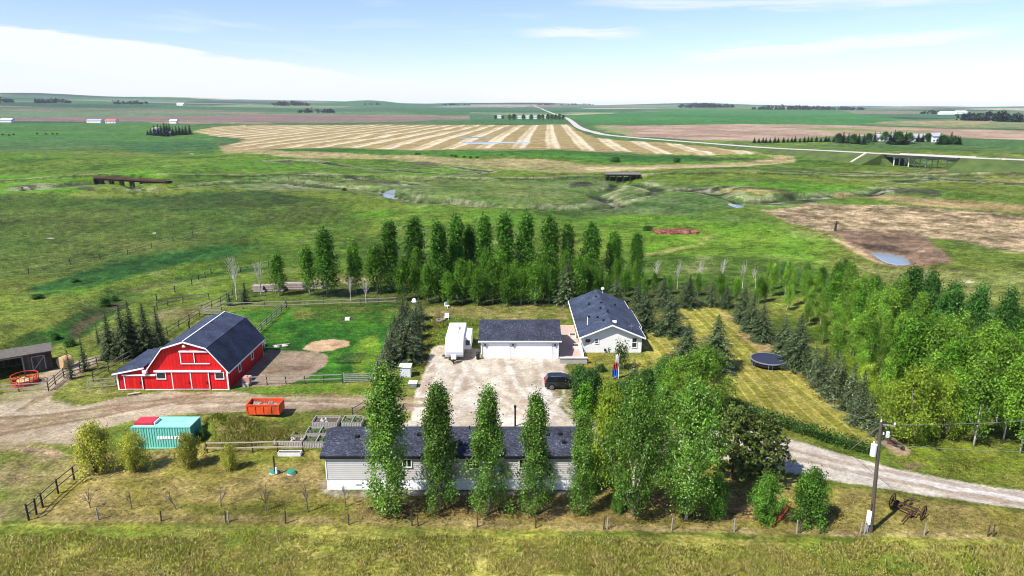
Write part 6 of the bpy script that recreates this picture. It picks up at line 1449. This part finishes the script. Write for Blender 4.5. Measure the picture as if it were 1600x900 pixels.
# ---- low bushes in the coulee and pasture
for i, (px, by, ty, w_, lb) in enumerate(((165, 478, 464, 1.0, 'dark bush in the coulee above the left spruces'), (178, 470, 460, .9, 'second dark bush in the coulee, slightly higher'), (88, 530, 520, 1.0, 'green bush at the coulee bottom above the cattle shelter'), (110, 541, 528, 1.0, 'low bush between the cattle shelter and the coulee'), (538, 298, 293, 1.2, 'dark bush beside the creek bend'), (962, 253, 244, 2.0, 'dark bush on the green slope left of the middle'), (1058, 254, 246, 1.6, 'dark bush on the green slope near the reedy hollow'), (1012, 360, 352, 1.6, 'bushy weeds left of the red-brown debris heap'), (60, 466, 459, 1.8, 'broad dark brush on the slope at far left'), (118, 440, 434, 1.8, 'dark brush patch on the slope by the pasture fence'), (270, 672, 655, .8, 'weedy bush behind the teal container'), (318, 684, 668, .7, 'dark weedy bush at the right end of the teal container'))):
    plant('bush', 'darkbush', lb, 'bush', px, by, ty, w_)
# ------------------------------------------------------------------ highway on its bank, and the overpass
def highway():
    ctl = [(-200, 0), ]
    raw = [((1760, 257), 6.4), ((1600, 250), 6.4), ((1500, 246), 6.4), ((1385, 240.5), 6.4), ((1300, 236), 4.6), ((1200, 231), 2.2), ((1100, 223.5), .8), ((985, 214.5), .5), ((935, 208.5), .5), ((905, 199), .5)]
    P = []
    for (px, py), h in raw:
        q = at(px, py)
        for _ in range(6):
            q = at(px, py, Hs(q.x, q.y) + h)
        P.append(Vector((q.x, q.y, Hs(q.x, q.y) + h)))
    for px, py in ((893, 190), (884, 184.5), (868, 179), (850, 172), (838, 167), (832, 164)):
        q = at(px, py); P.append(Vector((q.x, q.y, q.z + .6)))
    # refine
    Q = []
    for i in range(len(P) - 1):
        p0, p1, p2, p3 = P[max(i - 1, 0)], P[i], P[i + 1], P[min(i + 2, len(P) - 1)]
        for k in range(10):
            t_ = k / 10; Q.append(.5 * ((2 * p1) + (p2 - p0) * t_ + (2 * p0 - 5 * p1 + 4 * p2 - p3) * t_ ** 2 + (3 * p1 - p0 - 3 * p2 + p3) * t_ ** 3))
    Q.append(P[-1])
    for q in Q:
        q.z = max(q.z, Hs(q.x, q.y) + .4)
    def sd(i):
        d = Q[min(i + 1, len(Q) - 1)] - Q[max(i - 1, 0)]; return Vector((-d.y, d.x, 0)).normalized()
    def strip(w0, w1, dz, i0, i1): 
        m = MB(); 
        vs = []
        for i in range(i0, i1): s = sd(i); vs += [Q[i] + s * w0 + Vector((0, 0, dz)), Q[i] + s * w1 + Vector((0, 0, dz))]
        return m.add(vs, [(2 * k, 2 * k + 1, 2 * k + 3, 2 * k + 2) for k in range(i1 - i0 - 1)])
    XB0, XB1 = P[2].x - 12, None
    def px_of(q): return 800 + FOC * q.x / (q.y * math.cos(PITCH) + (HCAM - q.z) * math.sin(PITCH))
    ia = [i for i, q in enumerate(Q) if 1393 < px_of(q) < 1518]
    i0, i1 = ia[0], ia[-1]
    struct(strip(-6, 6, .08, 0, len(Q)).build('highway', M_['asphalt']))
    for a, b in ((0, i0 + 1), (i1, len(Q))):
        m = MB(); vs = []
        for i in range(a, b):
            s = sd(i); q = Q[i]
            for w_ in (-1, 1):
                hgt = q.z - Hs(q.x, q.y); e = q + s * w_ * (7 + 2.1 * hgt + 1.5); vs += [q + s * w_ * 7.2, Vector((e.x, e.y, Hs(e.x, e.y) - .4))]
        fs = []
        for k in range(b - a - 1):
            j = 4 * k; fs += [(j + 1, j, j + 4, j + 5), (j, j + 2, j + 6, j + 4), (j + 2, j + 3, j + 7, j + 6)]
        fs += [(0, 1, 3, 2), (4 * (b - a - 1), 4 * (b - a - 1) + 2, 4 * (b - a - 1) + 3, 4 * (b - a - 1) + 1)]
        struct(m.add(vs, fs).build('road_embankment', M_['embank']))
    r = thing('overpass_bridge', 'grey concrete highway overpass on slender column piers', 'bridge', Q[i0]); o = Q[i0]
    L = Q[i1] - Q[i0]; d = L.normalized(); s = Vector((-d.y, d.x, 0)).normalized()
    m = MB(); m.obox(Vector((0, 0, -.32)), L + Vector((0, 0, -.32)), 10.5, .5); m.build('deck', M_['concrete'], r)
    for w_ in (-3.9, -1.3, 1.3, 3.9): MB().obox(s * w_ + Vector((0, 0, -1.1)), L + s * w_ + Vector((0, 0, -1.1)), .6, 1.0).build('girder', M_['concreted'], r)
    for w_ in (-5.1, 5.1): MB().obox(s * w_ + Vector((0, 0, .3)), L + s * w_ + Vector((0, 0, .3)), .25, .7).build('parapet', M_['concrete'], r)
    for f in (.16, .42, .66, .88):
        c = L * f; gz = Hs(o.x + c.x, o.y + c.y) - o.z
        m = MB(); m.obox(c - s * 4.5 + Vector((0, 0, -1.95)), c + s * 4.5 + Vector((0, 0, -1.95)), 1.0, .7)
        for w_ in (-3.7, 0, 3.7): m.tube([c + s * w_ + Vector((0, 0, gz - .3)), c + s * w_ + Vector((0, 0, -2.3))], .36, 8)
        m.build('pier', M_['offwhite'], r)
    for f0, f1, nm in ((-.02, .18, 'abutment_slope'), (1.02, .88, 'abutment_slope')):
        a = L * f0; b = L * f1; gz = Hs(o.x + b.x, o.y + b.y) - o.z + .05
        w_ = 7.5
        m = MB().add([a - s * w_ + Vector((0, 0, -1.6)), a + s * w_ + Vector((0, 0, -1.6)), b + s * w_ + Vector((0, 0, gz)), b - s * w_ + Vector((0, 0, gz)), a - s * w_ + Vector((0, 0, gz - 1)), a + s * w_ + Vector((0, 0, gz - 1))], [(0, 1, 2, 3), (0, 3, 4), (1, 5, 2), (0, 4, 5, 1)])
        m.build(nm, M_['embank'], r)
    for f, px, lb in ((0, 1325, 'pale drain chute down the bank left of the overpass'), (1, 1532, 'pale drain chute down the bank right of the overpass')):
        q = Q[i1 if f == 0 else i0] if False else None
        b_ = at(*((1330, 255) if f == 0 else (1530, 258))); i = min(range(len(Q)), key=lambda k: abs(px_of(Q[k]) - (1368 if f == 0 else 1556))); a_ = Q[i] + sd(i) * (7.3 if (Q[i] + sd(i)).length < Q[i].length else -7.3)
        o2 = MB().obox(Vector((0, 0, .1)), b_ - a_ + Vector((0, 0, .3)), 1.5, 1.6).build('drain_chute', M_['bankpale']); o2.location = a_; tag(o2, lb, 'drain chute')
    # gravel road joining from the left of the grove of far houses
highway()

def trestle(label, px0, px1, py_top, py_base, mat='darkwood', deck=None, bents=6):
    a = at(px0, py_base); b = at(px1, py_base - 1)
    zt = top_h(a, py_top) + a.z + .7
    r = thing('timber_bridge', label, 'bridge', (a.x, a.y, 0)); L = Vector((b.x - a.x, b.y - a.y, 0))
    MB().obox(Vector((0, 0, zt - .2)), L + Vector((0, 0, zt - .2)), 4.2, .4).build('deck', M_[deck or mat], r)
    MB().obox(Vector((0, -1.6, zt - .75)), L + Vector((0, -1.6, zt - .75)), .4, .7).build('beam', M_[mat], r); MB().obox(Vector((0, 1.6, zt - .75)), L + Vector((0, 1.6, zt - .75)), .4, .7).build('beam', M_[mat], r)
    for k in range(bents):
        c = L * ((k + .5) / bents); gz = Hs(a.x + c.x, a.y + c.y) - .5; m = MB()
        for w_ in (-1.7, -.6, .6, 1.7): m.obox(c + Vector((0, w_, gz)), c + Vector((0, w_ * .9, zt - 1.1)), .35, .35)
        m.obox(c + Vector((0, -2.1, zt - 1.25)), c + Vector((0, 2.1, zt - 1.25)), .4, .35); m.build('trestle_bent', M_[mat], r)
    for w_ in (-2.0, 2.0):
        m = MB(); m.obox(Vector((0, w_, zt + .35)), L + Vector((0, w_, zt + .35)), .2, .25); m.build('curb_rail', M_[deck or mat], r)
    for e in (Vector((0, 0, 0)), L): MB().obox(e + Vector((0, -2.3, -1)), e + Vector((0, 2.3, -1)), .5, 0.01 + 2 * (zt + .4)).build('end_wall', M_[mat], r)
    return r
trestle('old red-brown timber rail bridge over the creek at left', 152, 264, 279, 287.5, deck='rust', bents=7)
trestle('short dark timber rail bridge in the middle meadow', 946, 1000, 273, 278.5, deck='oldwood', bents=5)

# ------------------------------------------------------------------ far farmsteads
def farhouse(name, label, px, py, w_, d_, h, pz, roof='farroof', wall='farwhite', rz=0, cat='house', win=True):
    p = at(px, py); r = thing(name, label, cat, (p.x, p.y, p.z - .3), rz)
    MB().prism([(-d_ / 2, 0), (d_ / 2, 0), (d_ / 2, h), (0, pz - .2), (-d_ / 2, h)], -w_ / 2, w_ / 2, 'x').build('wall', M_[wall], r)
    m = MB()
    for s in (-1, 1): m.prism([(s * (d_ / 2 + .6), h - .15), (0, pz), (0, pz + .4), (s * (d_ / 2 + .6), h + .25)], -w_ / 2 - .6, w_ / 2 + .6, 'x')
    m.build('roof', M_[roof], r)
    if win:
        for k in range(3): x = -w_ / 2 + (k + .5) * w_ / 3; MB().box(x - .7, x + .7, -d_ / 2 - .06, -d_ / 2 - .003, 1.2, 2.6).build('window', M_['glass'], r)
    return r
farhouse('farmhouse', 'white farmhouse half hidden in the dark spruce clump', 263, 212, 9, 8, 4, 7, wall='farwhite'); farhouse('farmhouse', 'pale farmhouse behind the dark spruce clump, on its left', 245, 207, 8, 8, 4, 7)
farhouse('farm_shed', 'white farm building at the far left edge below purple fields', 12, 191, 24, 12, 5, 8, roof='farwhite', cat='shed', win=False); farhouse('farm_shed', 'long white farm shed before the purple field', 149, 192, 30, 12, 5, 8, roof='farroof', cat='shed', win=False)
farhouse('farmhouse', 'red-roofed far farmhouse beside the long white shed', 175, 192.5, 22, 12, 5, 9, roof='farred'); farhouse('farm_shed', 'tiny white shed above the dark spruce clump', 272, 193, 14, 10, 5, 8, roof='farwhite', cat='shed', win=False)
for i, (px, py, w_, lb) in enumerate(((1374, 220.5, 11, 'white house nearest the overpass among the right-hand spruces'), (1394, 220, 8, 'small pale shed between the houses of the right-hand farmstead'), (1428, 221, 12, 'long low white house behind the right-hand spruce row'), (1444, 220.5, 10, 'white gabled house in the middle of the right-hand farmstead'), (1460, 222, 9, 'tall white house among spruces of the right-hand farmstead'))):
    farhouse('farmhouse', lb, px, py, w_, 8, 4 + (i == 4) * 2, 7 + (i == 4) * 2)
for i, (px, py, w_, lb) in enumerate(((812, 185.6, 12, 'white village house left of the country road'), (824, 185.2, 11, 'small white village house next to the tallest village trees'), (836, 185.6, 12, 'long white village house near the middle of the hamlet'), (850, 184.8, 11, 'white village house nearest the country road'), (780, 184.8, 11, 'outlying pale village house at the hamlet end'))):
    farhouse('village_house', lb, px, py, w_, 12, 5, 9, win=False)
for px, py, w_, lb in ((1478, 179, 60, 'long white barn far off near the right horizon'), (1500, 178, 50, 'white grain shed far off near the right horizon'), (1206, 170, 80, 'white sheds on the horizon treeline'), (1222, 170.5, 60, 'second pale shed on the horizon treeline'), (283, 165, 36, 'tiny white barn on the left horizon hills')):
    farhouse('farm_shed', lb, px, py, w_, 30, 9, 15, roof='farwhite', cat='shed', win=False)
# far spruces one can tell apart
SP = [(231, 211, 203), (236, 211, 200), (242, 212, 195), (248, 212, 194), (253, 213, 196), (258, 213, 192), (262, 213, 193), (266, 212, 194), (271, 212, 199), (276, 211, 197), (281, 211, 196), (286, 211, 198), (291, 211, 196), (297, 210, 195)]
for i, (px, by, ty) in enumerate(SP): plant('spruce_tree', 'farspruce', f'far dark spruce, {nth(i + 1)} from the open field side of the clump around the white farmhouse', 'spruce', px, by, ty, 1.6, 'spruces of the left farmstead')
RS = [(1178 + 6.5 * k, 223.5 - .1 * k, 215.5 - .12 * k) for k in range(20)]
for i, (px, by, ty) in enumerate(RS): plant('spruce_tree', 'farspruce', f'small far windbreak spruce, {nth(i + 1)} from the stubble end of the single-file row', 'spruce', px + rng.uniform(-1.5, 1.5), by, ty + rng.uniform(-1.5, 1), 1.7, 'single-file far spruces')
FS = [(1310, 222, 209), (1317, 223, 207), (1325, 223, 209), (1333, 224, 210), (1341, 224, 210), (1349, 225, 211), (1357, 223, 209), (1366, 221, 207), (1374, 219, 208), (1382, 221, 206), (1390, 224, 207), (1396, 225, 204), (1402, 225, 206), (1408, 225, 208), (1414, 225, 207), (1420, 224, 208), (1434, 221, 209), (1441, 221, 210), (1449, 221, 209), (1456, 220, 208), (1468, 225, 209), (1473, 225, 211), (1479, 225, 212), (1485, 224, 207), (1490, 225, 213), (1496, 225, 213), (1499, 225, 214)]
for i, (px, by, ty) in enumerate(FS): plant('spruce_tree' if i % 3 else 'poplar_tree', 'farspruce' if i % 3 else 'cottonwood', f'far dark {"spruce" if i % 3 else "leafy tree"}, {nth(i + 1)} across the farmstead above the overpass', 'spruce' if i % 3 else 'tree', px, by + .8, ty - 1, 1.7 if i % 3 else 2.2, 'trees of the farmstead above the overpass')
VS = [(774, 186, 181), (786, 186, 182), (796, 187, 180), (803, 187, 179), (818, 187, 180), (830, 187, 180), (842, 187, 180), (848, 187, 180), (856, 187, 179), (862, 187, 180), (868, 187, 180), (874, 187, 179), (880, 187, 181)]
for i, (px, by, ty) in enumerate(VS): plant('village_tree', 'cottonwood', f'far leafy tree, {nth(i + 1)} across the hamlet beside the country road', 'tree', px, by + .6, ty - 1.5, 2.0, 'trees of the hamlet')
for i, (px, by) in enumerate(((4, 211), (14, 212), (21, 211), (58, 209.5), (72, 210), (82, 210), (89, 210))): plant('bush', 'darkbush', f'dark dot-like far bush, {nth(i + 1)} from the picture edge in the flat green meadow', 'bush', px, by, by - 2.5, 1.3, 'dark bushes in the far meadow')
for i, (px, by) in enumerate(((650, 241.5), (655, 241.5), (706, 244), (712, 245), (725, 246), (735, 247), (745, 247))): plant('bush', 'darkbush', f'far dark bush, {nth(i + 1)} from the barn side along the green slope below the stubble', 'bush', px, by, by - 3, 1.4, 'dark bushes below the stubble')
# far woods on the skyline: masses
def treeline(name, a, b, ya, yb, hgt, n, seed):
    g = np.random.default_rng(seed); c = []; o = at(a, ya)
    for k in range(n):
        f = g.random(); p = at(a + (b - a) * f, ya + (yb - ya) * f)
        h = hgt * g.uniform(.45, 1.1) * (.6 + .4 * math.sin(math.pi * f)); w_ = h * .45
        m = 9
        for j in range(m): c.append((p.x - o.x + g.normal() * w_, p.y - o.y + g.normal() * w_, p.z - o.z + h * g.uniform(.05, 1)))
    V, F = leaves(np.array(c), 5, (hgt * .12, hgt * .12, hgt * .12), hgt * .4, None, .2, g)
    ob = link(name, npmesh(name, V, F, LEAF['farspruce']), None, o); ob['kind'] = 'stuff'
treeline('far_woods', -20, 18, 160, 160, 26, 14, 1); treeline('far_woods', 58, 116, 161, 161, 26, 22, 2); treeline('far_woods', 180, 232, 163, 163, 22, 18, 3); treeline('far_woods', 428, 482, 165, 165, 28, 26, 4)
treeline('far_woods', 570, 596, 163.5, 163.5, 16, 10, 5); treeline('far_woods', 690, 735, 164.5, 164.5, 18, 14, 6); treeline('far_woods', 838, 935, 164, 164, 14, 26, 7); treeline('far_woods', 1060, 1146, 168.5, 168, 34, 44, 8)
treeline('far_woods', 1176, 1350, 171, 172, 26, 70, 9); treeline('far_woods', 1505, 1600, 188, 191, 22, 44, 10); treeline('far_woods', 1600, 1690, 190, 192, 22, 30, 11); treeline('far_woods', 466, 522, 176, 176, 16, 16, 12); treeline('far_woods', 1440, 1475, 178, 178, 16, 10, 13)
# ------------------------------------------------------------------ long grass, one mass
def grass_mass(name, quads, n, h0, h1, cols, seed, width=.05, blades=4):
    g = np.random.default_rng(seed); P = []
    for (a, b, c_, d), share in quads:
        A, B, C_, D = [np.array(at(*q)[:2]) for q in (a, b, c_, d)]; m = int(n * share); u = g.random((m, 1)); v = g.random((m, 1))
        q = (A * (1 - u) + B * u) * (1 - v) + (D * (1 - u) + C_ * u) * v
        P.append(q[v[:, 0] > .10 + .22 * fbm(q[:, 0], q[:, 1], 6, 400 + seed, 3)])
    P = np.concatenate(P)
    dens = fbm(P[:, 0], P[:, 1], 2.5, 200 + seed, 3); P = P[dens + g.normal(size=len(P)) * .35 > -.12]
    z = H(P[:, 0], P[:, 1]); k = len(P)
    hh = g.uniform(h0, h1, k) * (1 + .5 * fbm(P[:, 0], P[:, 1], 5, 300 + seed, 2))
    P = np.repeat(P, blades, 0); z = np.repeat(z, blades); hh = np.repeat(hh, blades) * g.uniform(.5, 1.2, k * blades)
    P = P + g.normal(size=P.shape) * .10; a = g.random(len(P)) * 6.283
    wv = np.stack([np.cos(a), np.sin(a)], 1) * width; ln = g.normal(size=P.shape) * .4 * hh[:, None]
    V = np.zeros((len(P), 3, 3)); V[:, 0, :2] = P - wv; V[:, 1, :2] = P + wv; V[:, 2, :2] = P + ln; V[:, :2, 2] = z[:, None] - .03; V[:, 2, 2] = z + hh
    o = link(name, npmesh(name, V.reshape(-1, 3), np.arange(3 * len(P)).reshape(-1, 3), cols)); o['kind'] = 'stuff'; return o
def grassmat(name, a, b, c):
    m, t, out = nodes(name); g = N(t, 'ShaderNodeNewGeometry'); up = N(t, 'ShaderNodeCombineXYZ', Z=1.0)
    n = N(t, 'ShaderNodeTexNoise', Scale=.35, Detail=4.0); t.links.new(g.outputs['Position'], n.inputs['Vector'])
    col = mixc(t, mapr(t, n.outputs[0], .4, .6, 0, 1), a, b); col = mixc(t, mapr(t, g.outputs['Random Per Island'], .62, .95, 0, 1), col, c)
    d = N(t, 'ShaderNodeBsdfDiffuse'); tr = N(t, 'ShaderNodeBsdfTranslucent'); mx = N(t, 'ShaderNodeMixShader'); mx.inputs[0].default_value = .12
    t.links.new(col, d.inputs[0]); t.links.new(col, tr.inputs[0]); t.links.new(up.outputs[0], d.inputs['Normal']); t.links.new(d.outputs[0], mx.inputs[1]); t.links.new(tr.outputs[0], mx.inputs[2]); t.links.new(mx.outputs[0], out.inputs[0]); return m
grass_mass('ditch_grass', [(((-80, 822), (900, 838), (1000, 905), (-120, 905)), .55), (((900, 838), (1720, 852), (1720, 905), (900, 905)), .45)], 56000, .08, .26, grassmat('ditch_grass', C(186, 196, 68), C(218, 206, 104), C(255, 240, 172)), 1, .035)
grass_mass('dry_yard_grass', [(((60, 745), (500, 745), (560, 812), (40, 812)), .3), (((560, 785), (1300, 790), (1380, 832), (560, 815)), .35), (((1300, 770), (1650, 815), (1650, 840), (1300, 832)), .2), (((1380, 706), (1640, 690), (1640, 765), (1420, 738)), .15)], 13000, .05, .16, grassmat('yard_grass', C(190, 172, 96), C(170, 164, 76), C(230, 212, 148)), 2, .035, 3)
grass_mass('weeds', [(((320, 658), (382, 652), (500, 688), (320, 704)), .5), (((620, 590), (660, 505), (690, 500), (655, 600)), .25), (((660, 490), (745, 490), (745, 540), (665, 540)), .25)], 7000, .12, .4, grassmat('weed_grass', C(132, 160, 52), C(170, 168, 76), C(220, 208, 130)), 3, .05, 4)
# ------------------------------------------------------------------ daylight
SUN_EL, SUN_AZ = R(52), math.atan2(-.80, -.60)        # towards the sun: behind the viewpoint, to the left
w = bpy.data.worlds.new('World'); scene.world = w; w.use_nodes = True
t = w.node_tree; t.nodes.clear()
out = t.nodes.new('ShaderNodeOutputWorld'); bg = N(t, 'ShaderNodeBackground', Strength=SKY_STRENGTH)
sky = N(t, 'ShaderNodeTexSky', sky_type='NISHITA', sun_disc=False); sky.sun_elevation = SUN_EL; sky.sun_rotation = SUN_AZ
sky.air_density = 1.0; sky.dust_density = .6; sky.ozone_density = 3.0; sky.altitude = 900
tc = N(t, 'ShaderNodeTexCoord'); sx = N(t, 'ShaderNodeSeparateXYZ'); t.links.new(tc.outputs['Generated'], sx.inputs[0])
def M(op, a, b=None):
    n = N(t, 'ShaderNodeMath', operation=op)
    for i, s in enumerate((a, b)):
        if s is None: continue
        if isinstance(s, (int, float)): n.inputs[i].default_value = s
        else: t.links.new(s, n.inputs[i])
    return n.outputs[0]
az = M('ARCTAN2', sx.outputs[0], sx.outputs[1]); el = M('ARCSINE', sx.outputs[2])      # bearing and height, radians
az = M('MULTIPLY', az, 180 / math.pi); el = M('MULTIPLY', el, 180 / math.pi)
cb = N(t, 'ShaderNodeCombineXYZ'); t.links.new(M('MULTIPLY', az, .045), cb.inputs[0]); t.links.new(M('ADD', M('MULTIPLY', el, .42), M('MULTIPLY', az, .012)), cb.inputs[1])
nz = N(t, 'ShaderNodeTexNoise', Scale=1.6, Detail=7.0, Roughness=.6, Distortion=.4); t.links.new(cb.outputs[0], nz.inputs['Vector'])
cb2 = N(t, 'ShaderNodeCombineXYZ'); t.links.new(M('MULTIPLY', az, .11), cb2.inputs[0]); t.links.new(M('ADD', M('MULTIPLY', el, 1.3), M('MULTIPLY', az, .05)), cb2.inputs[1])
n2 = N(t, 'ShaderNodeTexNoise', Scale=1.3, Detail=6.0, Roughness=.65, Distortion=.6); t.links.new(cb2.outputs[0], n2.inputs['Vector'])
wob = mapr(t, n2.outputs[0], .3, .7, -.35, .35)
def band(az0, el0, slope, thick, soft, a0, a1, asoft):
    """long thin cirrus sheet lying along el = el0 + slope * (az - az0)"""
    d = M('SUBTRACT', M('ADD', el, wob), M('ADD', M('MULTIPLY', M('SUBTRACT', az, az0), slope), el0))
    v = M('MULTIPLY', mapr(t, d, -thick - soft, -thick, 0, 1), mapr(t, d, 0, soft, 1, 0))
    return M('MULTIPLY', v, M('MULTIPLY', mapr(t, az, a0 - asoft, a0, 0, 1), mapr(t, az, a1, a1 + asoft, 1, 0)))
f = band(-36, 5.2, -.115, 2.2, .28, -80, -4, 6)                        # the big white sheet, left
f = M('MAXIMUM', f, M('MULTIPLY', band(-24, 2.2, -.08, 1.2, .9, -34, -6, 8), .8))
f = M('MAXIMUM', f, M('MULTIPLY', band(22, 4.4, .055, .5, .3, 16, 31, 4), .95))
f = M('MAXIMUM', f, M('MULTIPLY', band(6, 5.7, -.02, .2, .35, 3, 8, 3), .8))
f = M('MAXIMUM', f, M('MULTIPLY', band(18, 7.6, -.03, .2, .5, 10, 30, 6), .6))
f = M('MAXIMUM', f, mapr(t, nz.outputs[0], .54, .82, 0, .6))
f = M('MAXIMUM', f, mapr(t, el, -.3, 4.2, .42, 0))                     # pale air along the horizon
f = M('MULTIPLY', f, mapr(t, el, 9, 50, 1, .25))
gr = N(t, 'ShaderNodeVectorMath', operation='MULTIPLY'); t.links.new(sky.outputs[0], gr.inputs[0]); gr.inputs[1].default_value = (.98, .93, 1.12)
c = mixc(t, f, gr.outputs[0], tuple(x * 1.0 for x in CLOUD) + (1,))
t.links.new(c, bg.inputs['Color']); t.links.new(bg.outputs[0], out.inputs[0])

ld = bpy.data.lights.new('sun', 'SUN'); ld.energy = SUN_POWER; ld.angle = R(.53); ld.color = (1, .96, .9)
lo = bpy.data.objects.new('sun', ld); COL.objects.link(lo)
S = Vector((math.sin(SUN_AZ) * math.cos(SUN_EL), math.cos(SUN_AZ) * math.cos(SUN_EL), math.sin(SUN_EL)))
lo.rotation_euler = S.to_track_quat('Z', 'Y').to_euler(); lo.location = S * 60

if HAZE:
    hz = MB().box(-16000, 16000, -6500, 16000, -8, 140)
    m, t, out = nodes('air')
    v = N(t, 'ShaderNodeVolumePrincipled', Density=HAZE); v.inputs['Color'].default_value = (.80, .9, 1, 1); v.inputs['Anisotropy'].default_value = .0
    t.links.new(v.outputs[0], out.inputs['Volume'])
    o = hz.build('haze', m); o['kind'] = 'stuff'
    o.visible_shadow = True

scene.render.engine = 'CYCLES'
scene.cycles.max_bounces = 6; scene.cycles.diffuse_bounces = 3; scene.cycles.glossy_bounces = 3; scene.cycles.transmission_bounces = 4; scene.cycles.volume_bounces = 0
scene.cycles.use_denoising = True; scene.cycles.filter_width = 1.05
scene.view_settings.view_transform = 'Standard'; scene.view_settings.look = 'None'; scene.view_settings.gamma = 1; scene.view_settings.exposure = EXPOSURE
